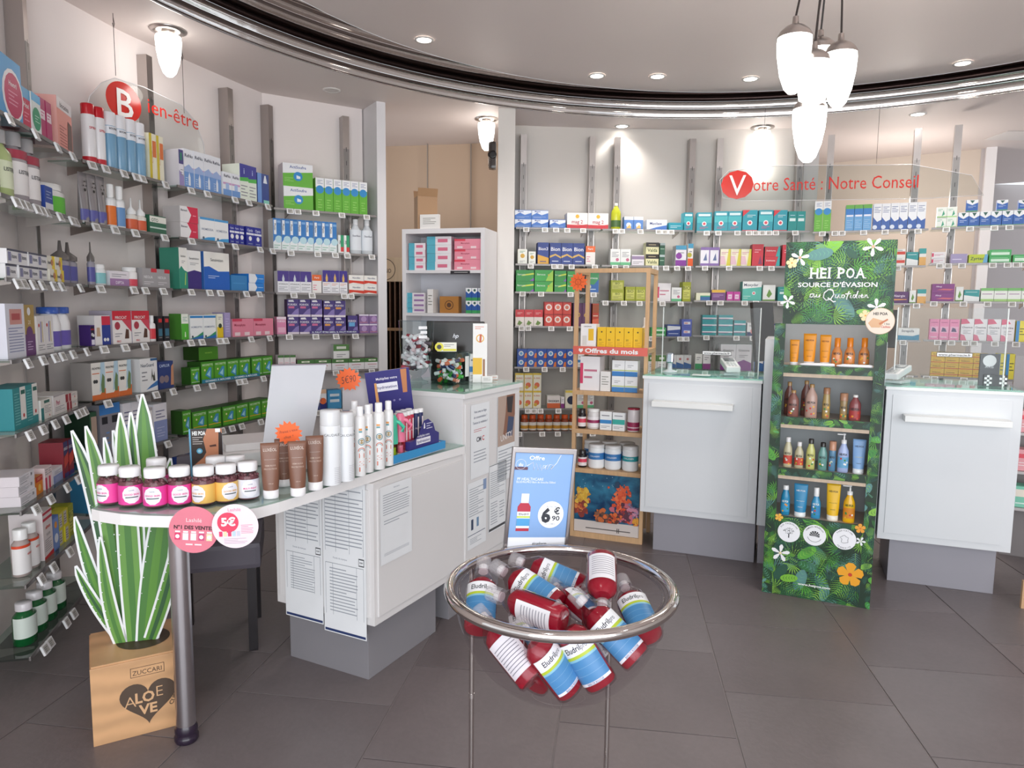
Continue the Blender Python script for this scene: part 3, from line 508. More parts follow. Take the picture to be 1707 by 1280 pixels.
st('fero', 'plum purple hay-fever carton', '5a2a6a', Tx('Alairgix', .45, .65, .25, 'f0e0f4', .7), P([(.1, .25), (.9, .3), (.9, .36), (.1, .38)], 'e8a05a'))
st('leaf', 'white and green leaf carton', 'f0f2ee', P([(.3, .35), (.5, .2), (.75, .45), (.5, .75)], '6a9a3a'), R(0, 0, 1, .1, '6a9a3a'))
st('torw', 'teal, white and orange carton', 'f1efe9', R(0, .7, 1, 1, '2aa0a0'), R(0, 0, 1, .5, 'e8b060'))
st('ferr', 'large violet allergy carton', '8a3a86', Tx('Allergi', .3, .7, .16, 'f0e0f4', .5), P([(.2, .3), (.8, .25), (1, .4), (.5, .45)], 'd86a7a'))
st('greeny', 'white and green insect-bite carton', 'eef2ea', R(0, .8, 1, 1, '7ac06a'), L(.1, .5, .9, .65, 1, '9a5a9a'), R(0, 0, 1, .2, 'a8d47a'))
st('heart', 'red carton with white heart', 'd8483c', D(.5, .55, .26, 'f6e6e0'), D(.5, .55, .15, 'e07a60'), R(0, 0, .15, 1, 'c8302c'), R(0, .92, 1, 1, 'a82428'))
st('rdwh', 'red and white royal-jelly carton', 'f2e9e2', R(0, .55, 1, 1, 'd4303a'), P([(.2, .1), (.5, .05), (.8, .2), (.4, .35)], '6a8a3a'), L(.2, .7, .8, .85, 2, 'f4d0cc'))
st('pur8', 'dark purple vitamin carton', '5a2a5a', Tx('60', .5, .5, .3, 'e0b84a', .6), side='3a1c3a')
st('rdor', 'red and orange energy carton', 'c8422c', R(0, .6, 1, .95, 'a8502a'), L(.1, .4, .9, .55, 1, 'f2d0b8'), P([(0, .1), (1, .1), (1, .35), (0, .3)], 'e86a4a'))
st('blo', 'blue and orange effervescent carton', '2f58b0', D(.4, .5, .28, 'e8ecf0'), D(.4, .5, .16, '6aa8d8'), P([(.7, 0), (1, 0), (1, .6), (.8, .5)], 'e8803a'))
st('king', 'white and yellow kids vitamin carton', 'f2eedc', R(0, .9, 1, 1, 'e8c83a'), Tx('K-ING', .5, .72, .1, 'c8662a', .7), D(.5, .32, .15, 'e0704a'), D(.35, .2, .1, 'd8b03a'), R(0, .0, .08, 1, 'e8c83a'))
st('isox', 'white and red fatigue carton', 'f1ece8', R(0, 0, 1, .4, 'e06a3a'), Tx('isoxan', .5, .62, .25, '3a3040', .85))
st('ynv', 'cream carton with navy disc', 'f0ecd8', D(.65, .45, .35, '27304c'), R(0, .88, 1, 1, 'e8d05a'))
st('bgreen', 'green stomach-tablet carton', '2f9a44', P([(.3, .45), (1, .6), (1, .75), (.4, .6)], 'd8e84a'), Tx('Berocca', .3, .6, .17, 'dff4e0', .5), P([(.75, .0), (1, 0), (1, .3)], '8a5ab0'))
st('bgreen2', 'green and lime effervescent carton', '35a846', P([(.6, 0), (1, 0), (1, 1), (.75, .6)], 'a8dc4a'), Tx('Berocca', .35, .6, .17, 'dff4e0', .55), D(.75, .55, .07, 'f0c040'))
st('bgb', 'blue and green effervescent carton', '2f68b4', P([(0, .45), (.6, .4), (1, .7), (1, 1), (0, 1)], '3a9a5a'), Tx('Berocca', .5, .75, .12, 'eef4ee', .8), L(.1, .1, .8, .25, 1, 'c8dcf0'), D(.2, .3, .1, 'e8f0d0'))
st('violb', 'violet blue heavy-leg carton', '5a68c0', R(.2, .4, .85, .7, 'eceaf4'), R(.25, .48, .6, .6, 'd88'))
st('bluew', 'blue and white night tablets carton', '2f4a9c', P([(0, .5), (1, .6), (1, .85), (0, .9)], 'e8eaf4'), L(.1, .15, .9, .35, 1, 'c8d0ec'))
st('tlpu', 'flat teal carton with white band', '1f9aa0', R(.0, .42, 1, .62, 'e8e6ee'), R(0, .36, .7, .44, '7a3a7a'))
st('wnav', 'white and navy carton with pink arc', 'f0eeee', R(0, 0, 1, .3, '2a2f6a'), D(.5, .35, .2, 'e89a9a'), Tx('Venaxine', .5, .78, .12, '444', .7))
st('wbla', 'white and blue small carton', 'eff0f0', P([(0, 0), (1, 0), (1, .4), (0, .55)], '3a6aa8'), D(.5, .75, .08, 'c87a7a'))
st('wgrn', 'white and green small carton', 'f0efea', R(0, 0, 1, .4, '2f9a5a'), L(.2, .6, .8, .85, 2))
st('wprp', 'white and plum small carton', 'f0eef0', R(0, 0, 1, .4, '8a2f80'), L(.2, .6, .8, .85, 2))
st('bprp', 'large white and plum joint-care carton', 'eeecf0', P([(0, 0), (1, 0), (1, .3), (.5, .42), (0, .3)], '8a3f90'), Tx('Granions', .5, .78, .1, '666', .7), L(.2, .5, .8, .62, 2))
st('strep', 'white and blue throat lozenges carton', 'f0f0ee', P([(0, 0), (1, 0), (1, .5), (.7, .35), (0, .4)], '2a8ab0'), Tx('Strepsils', .45, .78, .2, '3a3a50', .75))
st('pnk', 'pink cold-remedy carton', 'ec8ab4', R(.1, .35, .9, .65, 'f0b0cc'), P([(.2, .4), (.75, .4), (.6, .56), (.3, .6)], '4a3a6a'), L(.15, .8, .85, .9, 1, 'b8407a'), L(.15, .08, .85, .2, 1, 'f6dce8'))
st('pnkw', 'white and pink pregnancy-care carton', 'f2eef0', P([(0, .75), (.7, .8), (.4, 1), (0, 1)], 'e0567a'), P([(0, 0), (.5, 0), (.3, .25), (0, .3)], 'e0708c'), Tx('Ovarine', .5, .62, .09, '5a4a5a', .8), L(.2, .3, .8, .5, 3))
st('yeb', 'yellow and blue carton', 'f0e24a', R(0, .0, .35, 1, '4a9ad8'), L(.4, .3, .9, .7, 3, '6a6a30'))
st('ysst', 'flat yellow and red painkiller carton', 'f0c83a', R(0, .3, 1, .42, 'd84a2a'), Tx('Doliprane', .45, .7, .22, '8a3a1a', .75), L(.1, .08, .8, .2, 1, 'e0a02a'))
st('whg', 'white and green homeopathic carton', 'eff0ee', R(0, .6, 1, 1, '5a8a4a'), R(.2, .72, .8, .88, 'e8ece0'), L(.2, .2, .8, .45, 2))
# bookcase and rack
st('tpk', 'long white, teal and pink carton', 'e9e4e8', R(0, .0, .35, 1, '5ab0c4'), R(.45, .3, .85, .7, 'd8708c'), side='d8b4c0')
st('pkl', 'large flat pink carton', 'ea92a4', R(0, .8, .4, 1, 'e0485c'), Tx('Monophyto', .4, .6, .14, 'a02a48', .7), R(.1, .1, .3, .3, 'f2d8dc'), R(.6, .1, .8, .3, 'f2d8dc'))
st('tpp', 'long white, teal and purple carton', 'e9e4e8', R(0, .0, .3, 1, '5ab0c4'), R(.4, .3, .95, .7, '9a78a8'))
st('vkg', 'small blue and green carton', '2a5aa8', P([(0, .75), (.5, .55), (1, .75), (1, 1), (0, 1)], 'f0f2f4'), R(0, 0, 1, .25, '3a9a5a'), D(.5, .82, .1, '2a5a50'))
st('wsq', 'small white carton with dark print', 'ece9e6', L(.15, .3, .85, .8, 4, '8a8a80'))
st('caud', 'white suncare carton with yellow tube picture', 'f1f1f2', R(.5, .3, .85, .8, 'f0c02a'), R(.12, .1, .4, .5, 'dcdcd8'), Tx('CAUDALIE', .45, .9, .05, '555', .7))
st('sun', 'yellow suncare carton', 'f4c51c', D(.5, .78, .04, '5a4a10'), Tx('50', .35, .4, .09, '6a5410', .4), L(.2, .12, .8, .3, 3, 'c89a1a'))
st('actg', 'white and blue skincare carton', 'f2f3f4', R(0, 0, 1, .3, '3a80c4'), R(0, .34, 1, .4, 'b8c86a'), L(.2, .55, .7, .75, 2))
st('wtl', 'white carton with teal band', 'f1f2f2', R(0, .35, 1, .62, '3ab0a4'), L(.15, .75, .85, .9, 1), L(.1, .1, .9, .25, 2))
st('wb2', 'white carton with blue band', 'f1f2f2', R(0, .35, 1, .55, '3a88c8'), L(.15, .7, .85, .88, 1), L(.1, .1, .9, .25, 2))
st('pks', 'pink and white side-shelf carton', 'e8a0a8', R(0, .6, 1, .8, 'e04a5a'), L(.1, .2, .8, .45, 2, 'f6e6e6'))
st('gns', 'mint green side-shelf carton', '7fcab0', R(0, .5, 1, .85, 'f0e6d8'), L(.1, .1, .8, .3, 1, 'd8efe6'))

_cm = {}
def cmesh(k, w, h, d):
    key = (k, round(w, 3), round(h, 3), round(d, 3))
    if key in _cm: return _cm[key]
    s = S[k]; mb = MB(); x0 = -w / 2
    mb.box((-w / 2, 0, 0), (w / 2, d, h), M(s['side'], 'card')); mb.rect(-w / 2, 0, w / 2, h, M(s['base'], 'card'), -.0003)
    y = -.0006
    for p in s['pr']:
        y -= .00025
        if p[0] == 'r': mb.rect(x0 + p[1] * w, p[2] * h, x0 + p[3] * w, p[4] * h, M(p[5]), y)
        elif p[0] == 'l': mb.lines(x0 + p[1] * w, p[2] * h, x0 + p[3] * w, p[4] * h, p[5], M(p[6]), y)
        elif p[0] == 'd': r = min(p[3] * h, .46 * w); mb.disc(x0 + p[1] * w, p[2] * h, r, M(p[4]), y, n=16)
        elif p[0] == 'p': mb.pr([(x0 + a * w, b * h) for a, b in p[1]], M(p[2]), y)
        elif p[0] == 't':
            mw = p[6] * w if not p[7] else p[6] * h * .9
            mb.text(p[1], x0 + p[2] * w, p[3] * h, p[4] * h, M(p[5]), y, maxw=mw, rot=p[7])
    _cm[key] = mb.mesh('carton'); return _cm[key]

# bottles: kind -> profile of body (r,z in 0..1), label zone, cap
BT = {}
def bt(k, desc, body, cap, label=None, name='bottle', cat='bottle', shape='round', kindb='plas', txt=None, tcol='334', capz=.8, capr=.5, band=None, sy=.75, liq=None, capk='plas'):
    BT[k] = dict(desc=desc, body=body, cap=cap, label=label, name=name, cat=cat, shape=shape, kindb=kindb, txt=txt, tcol=tcol, capz=capz, capr=capr, band=band, sy=sy, liq=liq, capk=capk)
bt('lisg', 'clear bottle of pale green mouthwash', 'b8c88a', 'a8a6a8', (.15, .55, 'e4eccc'), txt='LISTERINE', tcol='223', kindb='plas')
bt('lisr', 'clear mouthwash bottle with red neck band', 'a8a0a4', 'b0acae', (.12, .58, 'f0ecec'), txt='LISTERINE', tcol='223', band=(.62, .74, 'a83048'))
bt('jarg', 'white and green supplement jar', 'f0f0ee', 'f4f4f2', (.1, .6, '62c23a'), name='jar', cat='jar', shape='jar', capz=.8, capr=.9)
bt('jarw', 'white jar with orange label foot', 'f1efec', 'f4f2f0', (.08, .3, 'e88a3a'), name='jar', cat='jar', shape='jar', capz=.78, capr=.85)
bt('jart', 'white jar with teal label', 'eef0f0', 'f4f4f4', (.1, .6, '8ac8cc'), name='jar', cat='jar', shape='jar', capz=.8, capr=.9)
bt('jarr', 'white jar with red label edge', 'f2f0f0', 'f4f4f4', (.05, .4, 'd8485a'), name='jar', cat='jar', shape='jar', capz=.8, capr=.9)
bt('nozz', 'grey dropper bottle with long nozzle', '9c98a4', '6a6462', (.08, .42, '5a5aa0'), shape='nozzle', capz=.55, capr=.8)
bt('noz2', 'white dropper bottle with pointed nozzle', 'e8e4dc', 'f2f2f2', (.05, .35, 'd8603a'), shape='nozzle', capz=.5, capr=.7)
bt('whb', 'white trigger bottle with blue cap', 'f2f2f4', '2f58b0', (.1, .45, '6a5ab0'), capz=.85, capr=.75)
bt('whr', 'white bottle with red cap', 'f0f0f2', 'c02f3c', (.1, .4, 'eee'), capz=.82, capr=.8)
bt('paw', 'grey shampoo tube with black paw print', '8c8688', 'a09a9c', (.06, .28, '5c5ca4'), name='tube', cat='tube', shape='tube', capz=.05, capr=.9)
bt('sprr', 'red-capped white flea spray can', 'f0eef0', 'c8202c', (.0, .12, 'c82030'), name='spray_can', cat='spray', shape='can', txt='SPRAY', tcol='c82030', capz=.82, capr=.95)
bt('aer', 'white and blue pet lotion bottle', '7aa8c8', 'efeef2', (.62, .75, 'e8eaf0'), shape='can', txt='BIOCANINA', tcol='223', capz=.76, capr=.98, name='spray_can', cat='spray')
bt('orb', 'white spray bottle with orange label', 'f1f1f2', 'f4f4f4', (.06, .5, 'e8762a'), capz=.7, capr=.55)
bt('blb', 'white spray bottle with blue label', 'f1f1f2', 'f4f4f4', (.06, .5, '6a98cc'), capz=.7, capr=.55)
bt('clr', 'clear bottle of micellar water', 'd6dade', 'f0f0f2', (.12, .7, 'e6ebf0'), capz=.84, capr=.45, txt='Sterilium', tcol='667')
bt('elm', 'clear mouthwash bottle with red label edge', 'b8a8a4', 'f4f4f4', (.06, .66, 'f2f0f0'), capz=.78, capr=.6, txt='elmex', tcol='d8402c', band=(.62, .68, 'e0502f'))
bt('grnb', 'dark green mouthwash bottle', '0f5a2c', 'd8d4d8', (.2, .7, 'd8e4dc'), capz=.82, capr=.55)
bt('yell', 'yellow-green glass bottle', 'c4c832', 'e8e8e0', (.1, .35, '4a6a3a'), capz=.9, capr=.35)
bt('purc', 'small white bottle with red label', 'f0eeee', 'f2f2f2', (.1, .5, 'd8404a'), capz=.75, capr=.5)
bt('orgc', 'brown pill bottle with orange cap', '8a3a1c', 'd8541c', (.05, .55, 'f2ede6'), name='pill_bottle', shape='jar', capz=.76, capr=.8, band=(.15, .35, 'd8a03a'), kindb='plas')
bt('blkb', 'black pill bottle', '221c20', '2a2628', (.1, .6, 'e8dfe0'), name='pill_bottle', shape='jar', capz=.78, capr=.8, band=(.3, .5, 'd8405a'))
bt('jar3', 'clear powder jar with plum label', 'd8d4d4', 'ecebea', (.1, .6, 'ece8ea'), name='jar', cat='jar', shape='jar', capz=.85, capr=.95, band=(.3, .45, '9a2a5a'))
bt('jarp', 'tall plum and white powder jar', 'e8e2e4', 'a83048', (.05, .4, 'a02c58'), name='jar', cat='jar', shape='jar', capz=.93, capr=1, band=(.15, .2, 'e8c8d4'))
bt('jarb', 'large clear-lidded white jar with blue band', 'eceff0', 'dcdcdc', (.05, .8, 'eef0f2'), name='jar', cat='jar', shape='jar', capz=.86, capr=1, band=(.38, .66, '3a7ab8'), txt='COLLAGEN', tcol='eef4fa')
bt('jarc', 'large white jar with red and teal bands', 'eceff0', 'dcdcdc', (.05, .8, 'eef0f2'), name='jar', cat='jar', shape='jar', capz=.86, capr=1, band=(.4, .6, '2a9aa0'), txt='COLLAGEN', tcol='eef4fa')

def bmeshes(k, r, h):
    s = BT[k]; sy = 1.0 if s['shape'] in ('jar', 'can') else s['sy']; bm = M(s['body'], s['kindb']); cz = s['capz'] * h; cr = s['capr'] * r
    mb = MB()
    if s['shape'] == 'round': prof = [(r * .92, 0), (r, .02 * h), (r, .6 * h), (r * .93, .68 * h), (cr * 1.05, cz - .03 * h), (cr * .9, cz)]
    elif s['shape'] == 'jar': prof = [(r * .93, 0), (r, .03 * h), (r, cz - .08 * h), (cr * .95, cz - .01 * h), (cr * .92, cz)]
    elif s['shape'] == 'can': prof = [(r * .95, 0), (r, .02 * h), (r, cz - .02 * h), (r * .95, cz)]
    elif s['shape'] == 'nozzle': prof = [(r * .95, 0), (r, .02 * h), (r, cz - .05 * h), (cr * .95, cz)]
    else: prof = [(r * .8, cz), (r * .95, cz + .05 * h), (r, .6 * h), (r, h)]
    if s['shape'] == 'tube':
        V = []; seg = 16; lv = [(.05, .85, .85), (.5, 1, .6), (.9, 1.02, .15), (1, 1.02, .06)]
        for z, a, b in lv:
            for q in range(seg): an = 2 * PI * q / seg; V.append((r * a * math.cos(an), r * b * math.sin(an), z * h))
        Fs = [(j * seg + q, j * seg + (q + 1) % seg, (j + 1) * seg + (q + 1) % seg, (j + 1) * seg + q) for j in range(3) for q in range(seg)] + [tuple(range(3 * seg, 4 * seg))]
        mb.add(V, Fs, bm, None, True); sy = .85
        lb = s['label']
        mb.band(r * 1.0, r * .8, lb[0] * h, lb[1] * h, -1.35, 1.35, M(lb[2]))
        for u, v, q in ((0, .66, .2), (-.32, .74, .1), (-.12, .82, .1), (.12, .82, .1), (.32, .74, .1)): mb.disc(u * r, v * h, q * r * 1.3, M('26221f'), -r * .47, n=12)
        cap = MB(); cap.lathe([(r * .85, 0), (r * .85, .06 * h)], M(s['cap'], 'plas'), 16, None, .9)
        return mb.mesh('tube_body'), cap.mesh('cap')
    mb.lathe(prof, bm, 20, None, sy)
    e = 1.012
    if s['label']:
        z0, z1, c = s['label']; mb.band(r * e, r * sy * e, z0 * h, z1 * h, -2.2, 2.2, M(c), n=18)
        mb_l = (z0, z1)
    if s['band']: z0, z1, c = s['band']; mb.band(r * e * 1.01, r * sy * e * 1.01, z0 * h, z1 * h, -2.2, 2.2, M(c), n=18)
    if s['txt']:
        zz = (s['label'][0] * .3 + s['label'][1] * .7) * h if s['shape'] != 'can' or k == 'aer' else .6 * h
        if k in ('jarb', 'jarc'): zz = .52 * h
        mb.text(s['txt'], 0, zz, .06 * h, M(s['tcol']), wrap=(r * 1.04, r * sy * 1.04), maxw=r * 1.5)
    cap = MB(); cm = M(s['cap'], s['capk'])
    if s['shape'] == 'nozzle': cap.lathe([(cr, cz), (cr, cz + .1 * h), (cr * .25, cz + .22 * h), (cr * .14, h), (.0005, h)], cm, 14)
    else: cap.lathe([(cr, cz), (cr, h * .985), (cr * .93, h), (.0005, h)], cm, 18)
    return mb.mesh(s['name'] + '_body'), cap.mesh('cap')
_bmm = {}
def bottle_at(k, loc, rz, r, h, label, group):
    key = (k, round(r, 4), round(h, 4))
    if key not in _bmm: _bmm[key] = bmeshes(k, r, h)
    s = BT[k]; t = bpy.data.objects.new(s['name'], _bmm[key][0]); COL.objects.link(t); t.location = loc; t.rotation_euler = (0, 0, rz); tag(t, label, s['cat'], group)
    o = bpy.data.objects.new('cap', _bmm[key][1]); COL.objects.link(o); o.parent = t
    return t

CW = set('white red blue green pink teal navy yellow orange flat low tall slim small large grey purple magenta lilac black cream gold olive plum stacked dark side-shelf'.split())
def cname(desc):
    q = desc.split(' with ')[0].split(' of ')[0].replace('-', '_').split(); i = next((k for k, x in enumerate(q) if x in ('carton', 'pack', 'multipack', 'tray', 'tin')), len(q) - 1)
    if i and q[i - 1] not in CW and q[i - 1] not in ('lavender', 'violet', 'multipack'): return q[i - 1] + '_' + q[i]
    return q[i]
def place(A, B, z, where, items, dmax=.16, inset=.028):
    """items: (style, px left, px right, py top, count across, stacked, depth) on the shelf line A-B at height z"""
    A = Vector(A); B = Vector(B); d = (B - A).normalized(); n = Vector((d.y, -d.x)); rz = math.atan2(d.y, d.x)
    A2 = A - n * inset; B2 = B - n * inset; run = {}
    for it in items:
        k, x0, x1, yt, cnt = it[:5]; stack = it[5] if len(it) > 5 else 1; dep = it[6] if len(it) > 6 else None
        y = 640.0; ss = []
        for x in (x0, x1):
            yy = pj((A2.x, A2.y, z))[1]
            for _ in range(3):
                q = PL(x, yy, A2, B2); yy = pj((q.x, q.y, z))[1]
            ss.append((q.xy - A2).dot(d))
        xm = (x0 + x1) / 2; h = PL(xm, yt, A2, B2).z - z; tot = ss[1] - ss[0]; w = tot / cnt - .0025; hh = h / stack
        rk = (k,); run[rk] = run.get(rk, 0)
        N = sum(i[4] for i in items if i[0] == k)
        bot = k in BT; desc = (BT if bot else S)[k]['desc']
        if it[1] == -999: continue
        if bot: r = w / 2
        for j in range(cnt):
            idx = run[rk]; run[rk] += 1
            for q in range(stack):
                sl = {1: [''], 2: ['lower ', 'upper '], 3: ['bottom ', 'middle ', 'top '], 4: ['bottom ', 'second-lowest ', 'second-highest ', 'top ']}[stack][q]
                o_ = '' if N == 1 else ORD[idx] + ' '
                lab = f'{sl}{o_}{desc} on {where}'
                s_ = ss[0] + (j + .5) * tot / cnt
                if bot:
                    sy = 1.0 if BT[k]['shape'] in ('jar', 'can') else .75
                    c = A2 + d * s_ - n * (r * sy + .002)
                    bottle_at(k, (c.x, c.y, z + q * hh + .0006), rz + random.uniform(-.06, .06), r, hh, lab, f'{desc}s on {where}' if N * stack > 1 else None)
                else:
                    dd = dep or min(dmax, max(.035, w * .9, hh * .6)); c = A2 + d * s_ - n * random.uniform(0, .008)
                    o = bpy.data.objects.new(cname(desc), cmesh(k, w, hh - .0008, dd)); COL.objects.link(o); o.location = (c.x, c.y, z + q * hh + .0006)
                    o.rotation_euler = (0, 0, rz + random.uniform(-.02, .02)); tag(o, lab, 'box', f'{desc}s on {where}' if N * stack > 1 else None)
def row(b, i, items, **k):
    A, B = BAY[b]; place(A, B, ROWZ[b][i], f'{ROWW[i]} shelf of {NAME[b]}', items, **k)

# ---- left wall, nearest bay
row('B1', 0, [('hex', 0, 40, 100, 1), ('hexr', 41, 55, 150, 1), ('hexg', 55, 71, 160, 1), ('mag', 72, 91, 170, 2), ('bioc', 100, 126, 172, 1, 1, .13)], inset=.02)
row('B1', 1, [('lisg', -12, 34, 215, 2), ('lisr', 38, 78, 232, 2), ('blue1', 78, 91, 312, 1), ('jarg', 94, 122, 310, 1)])
row('B1', 2, [('tooth', 14, 82, 420, 4, 2), ('toothy', 84, 108, 428, 2, 2), ('nozz', 112, 136, 404, 2)])
row('B1', 3, [('wfold', 16, 46, 506, 1), ('gold', 46, 64, 508, 1), ('thermo', 66, 93, 526, 2), ('whb', 95, 126, 512, 2)])
row('B1', 4, [('teal', 28, 68, 642, 2), ('tealp', 70, 88, 664, 1), ('wpil', 92, 112, 656, 1), ('wred', 113, 132, 654, 1, 2)])
row('B1', 5, [('stackw', 36, 62, 786, 1, 3), ('orng', 64, 76, 792, 1), ('wpink', 78, 90, 776, 2), ('wbl', 92, 108, 778, 1), ('urgo', 109, 124, 732, 2)])
row('B1', 6, [('elm', 46, 74, 872, 2), ('elmb', 76, 92, 846, 1), ('gard', 92, 102, 858, 1), ('ybox', 103, 118, 848, 2, 2), ('oliv', 119, 127, 838, 1)])
row('B1', 7, [('grnb', 54, 118, 974, 4)])
# ---- second left bay
row('B2', 0, [('sprr', 152, 184, 178, 2), ('aer', 186, 250, 198, 4), ('aly', 252, 276, 226, 2)])
row('B2', 1, [('paw', 140, 184, 292, 3), ('orb', 186, 200, 308, 1), ('blb', 201, 215, 312, 1), ('noz2', 220, 250, 332, 2), ('grn2', 252, 279, 360, 1)])
row('B2', 2, [('nozz', 153, 164, 404, 1), ('jart', 166, 184, 441, 1), ('pinkpur', 186, 218, 452, 1), ('jarr', 219, 236, 446, 1), ('grrd', 238, 285, 448, 2)])
row('B2', 3, [('ppl', 152, 160, 542, 1), ('frbl', 161, 187, 526, 1), ('pirow', 190, 252, 518, 2), ('purc', 254, 264, 526, 1), ('blk', 265, 284, 527, 2)])
row('B2', 4, [('fron', 155, 222, 602, 3), ('nexg', 235, 264, 597, 1), ('ecaf', 266, 290, 602, 1)])
row('B2', 5, [('gphot', 154, 166, 686, 1), ('grbl', 170, 205, 672, 2), ('wbl', 208, 236, 670, 2), ('wpil', 238, 256, 680, 1), ('wbl', 258, 280, 672, 1)])
row('B2', 6, [('bluc', 165, 200, 770, 2), ('mitc', 205, 240, 768, 3), ('wpink', 245, 280, 770, 3)])
# ---- third left bay
row('B3', 0, [('pwc', 300, 308, 250, 1), ('renu', 309, 371, 256, 4), ('renus', 373, 401, 289, 2), ('opti', 402, 430, 276, 2), ('dblu', 431, 450, 290, 1)])
row('B3', 1, [('red2', 302, 332, 345, 1, 2), ('bion', 335, 382, 365, 2), ('navy', 384, 408, 375, 3), ('navy', 411, 437, 379, 2)])
row('B3', 2, [('sgrn', 300, 314, 413, 1), ('spur', 315, 338, 418, 1), ('sblu', 342, 385, 421, 1), ('tray', 387, 414, 459, 1), ('bluw', 416, 442, 457, 1, 2)])
row('B3', 3, [('gsl', 304, 316, 523, 1), ('homeo', 318, 361, 525, 2), ('yelw', 363, 373, 523, 1), ('lil', 375, 385, 521, 1), ('pinkf', 389, 456, 531, 2)])
row('B3', 4, [('nico', 318, 334, 612, 1), ('nico', 336, 456, 598, 6), ], inset=.03)
row('B3', 5, [('nico', 305, 320, 684, 1), ('nicy', 322, 456, 675, 6)])
row('B3', 6, [('bred', 308, 350, 758, 3)])
A, B = BAY['B3']; A, B, d_, n_ = dirn('B3')
q = A + d_ * .2 - n_ * .08
place((q.x, q.y), (q.x + d_.x * .3, q.y + d_.y * .3), ZL[4] + .133, 'the gum cartons of third left bay', [('nicl', 332, 364, 578, 1, 1, .12)], inset=0)
# ---- furthest left bay
row('B4', 0, [('acti', 473, 523, 273, 1, 2, .13), ('actis', 527, 613, 300, 6)])
row('B4', 1, [('puri', 456, 562, 367, 8), ('arom', 564, 583, 392, 2), ('clr', 586, 624, 366, 2)])
row('B4', 2, [('pwic', 463, 520, 452, 3), ('ora', 521, 537, 458, 1), ('pwi2', 538, 580, 451, 3), ('rwav', 582, 632, 459, 2, 2)])
row('B4', 3, [('forp', 462, 478, 528, 1), ('forv', 480, 538, 499, 3, 2), ('foro', 540, 577, 501, 2, 2), ('forb', 580, 597, 526, 1), ('fors', 599, 632, 524, 2, 2)])
row('B4', 4, [('arkw', 464, 494, 592, 3), ('ark', 496, 634, 598, 5)])
row('B4', 5, [('nico', 464, 492, 655, 2), ('mitc', 496, 545, 650, 4), ('bluc', 547, 570, 650, 1), ('wtl', 574, 628, 655, 3)])
A, B, d_, n_ = dirn('B4'); q = A + d_ * .35 - n_ * .05
place((q.x, q.y), (q.x + d_.x * .3, q.y + d_.y * .3), ZL[4] + .066, 'the plant cartons of furthest left bay', [('whg', 556, 583, 574, 1, 1, .06)], inset=0)
def strip(b, x0, x1, i, text, col, lab):
    A, B, d, n = dirn(b); a = PL(x0, pj((A.x, A.y, ZL[i]))[1], A, B); e = PL(x1, pj((B.x, B.y, ZL[i]))[1], A, B); w_ = (e.xy - a.xy).length; p = a.xy + n * .006
    m = MB(); m.box((0, 0, .004), (w_, .001, .026), M(col)); m.text(text, w_ / 2, .015, .011, M('e8f2f6'), -.0006, exact=w_ * .9, bold=.02); m.solo('shelf_strip', lab, 'strip', (p.x, p.y, ZL[i]), math.atan2(d.y, d.x))
strip('B3', 336, 432, 4, 'GOMMES À MÂCHER  -  GOMMES À MÂCHER', '2a7f9c', 'blue shelf strip reading gommes à mâcher under nicotine gums')
strip('B4', 516, 598, 3, 'IL FAUT ÊTRE BIEN, IL FAUT FORVEX', '4a3a80', 'purple shelf strip under the stacked laxative cartons')
# ---- back wall
row('K1', 0, [('mag1', 858, 914, 350, 2, 2), ('mag1', 916, 943, 366, 1), ('mag2', 945, 1014, 355, 2)])
row('K1', 1, [('wsm', 863, 879, 415, 1), ('wsm', 881, 893, 419, 1), ('bi3y', 896, 915, 404, 1), ('bi3', 916, 974, 405, 3), ('ora', 976, 992, 410, 1)])
row('K1', 2, [('bgreen', 860, 890, 450, 1, 2), ('bgreen2', 891, 922, 450, 1, 2), ('bgreen', 924, 944, 451, 1, 2), ('bgreen2', 945, 965, 452, 1, 2), ('bgb', 978, 998, 455, 1)])
row('K1', 3, [('rdwh', 859, 905, 516, 3), ('heart', 907, 952, 503, 3, 2), ('pur8', 955, 985, 505, 2), ('rdor', 987, 998, 506, 1)])
row('K1', 4, [('blo', 862, 960, 582, 6, 2), ('wb2', 962, 995, 590, 2)])
row('K1', 5, [('king', 858, 902, 622, 3, 2), ('isox', 912, 934, 660, 1), ('wprp', 935, 941, 662, 1), ('ynv', 942, 958, 651, 1), ('wgr', 962, 990, 655, 2)])
row('K1', 6, [('orgc', 868, 962, 692, 7)])
row('K2', 0, [('yell', 1019, 1036, 338, 1), ('blwh', 1040, 1072, 361, 2), ('maxi', 1078, 1112, 366, 1), ('tflat', 1115, 1139, 371, 1), ('tealb', 1140, 1155, 354, 1)])
row('K2', 1, [('wgr', 1017, 1051, 415, 2), ('wpu', 1053, 1074, 425, 1), ('becr', 1076, 1098, 404, 1, 2), ('dgr', 1099, 1108, 405, 1, 2), ('purw', 1126, 1144, 409, 1), ('oraw', 1146, 1155, 406, 1)])
row('K2', 2, [('oliv', 1018, 1040, 467, 1, 2), ('oliv', 1042, 1076, 478, 2), ('pkw', 1095, 1118, 472, 1), ('wgr', 1119, 1136, 479, 1), ('oliv', 1137, 1151, 470, 1)])
row('K2', 3, [('grnf', 1085, 1110, 546, 1, 2), ('bluew', 1112, 1134, 541, 1), ('violb', 1136, 1153, 532, 1, 2)])
row('K2', 4, [('whg', 1080, 1110, 592, 2), ('wbla', 1114, 1152, 592, 3)])
row('K3', 0, [('tealb', 1161, 1186, 354, 1), ('tealb', 1190, 1236, 352, 2), ('tealr', 1237, 1262, 350, 1), ('tealb', 1264, 1288, 350, 1), ('tealr', 1289, 1312, 350, 1), ('teals', 1313, 1342, 352, 2)])
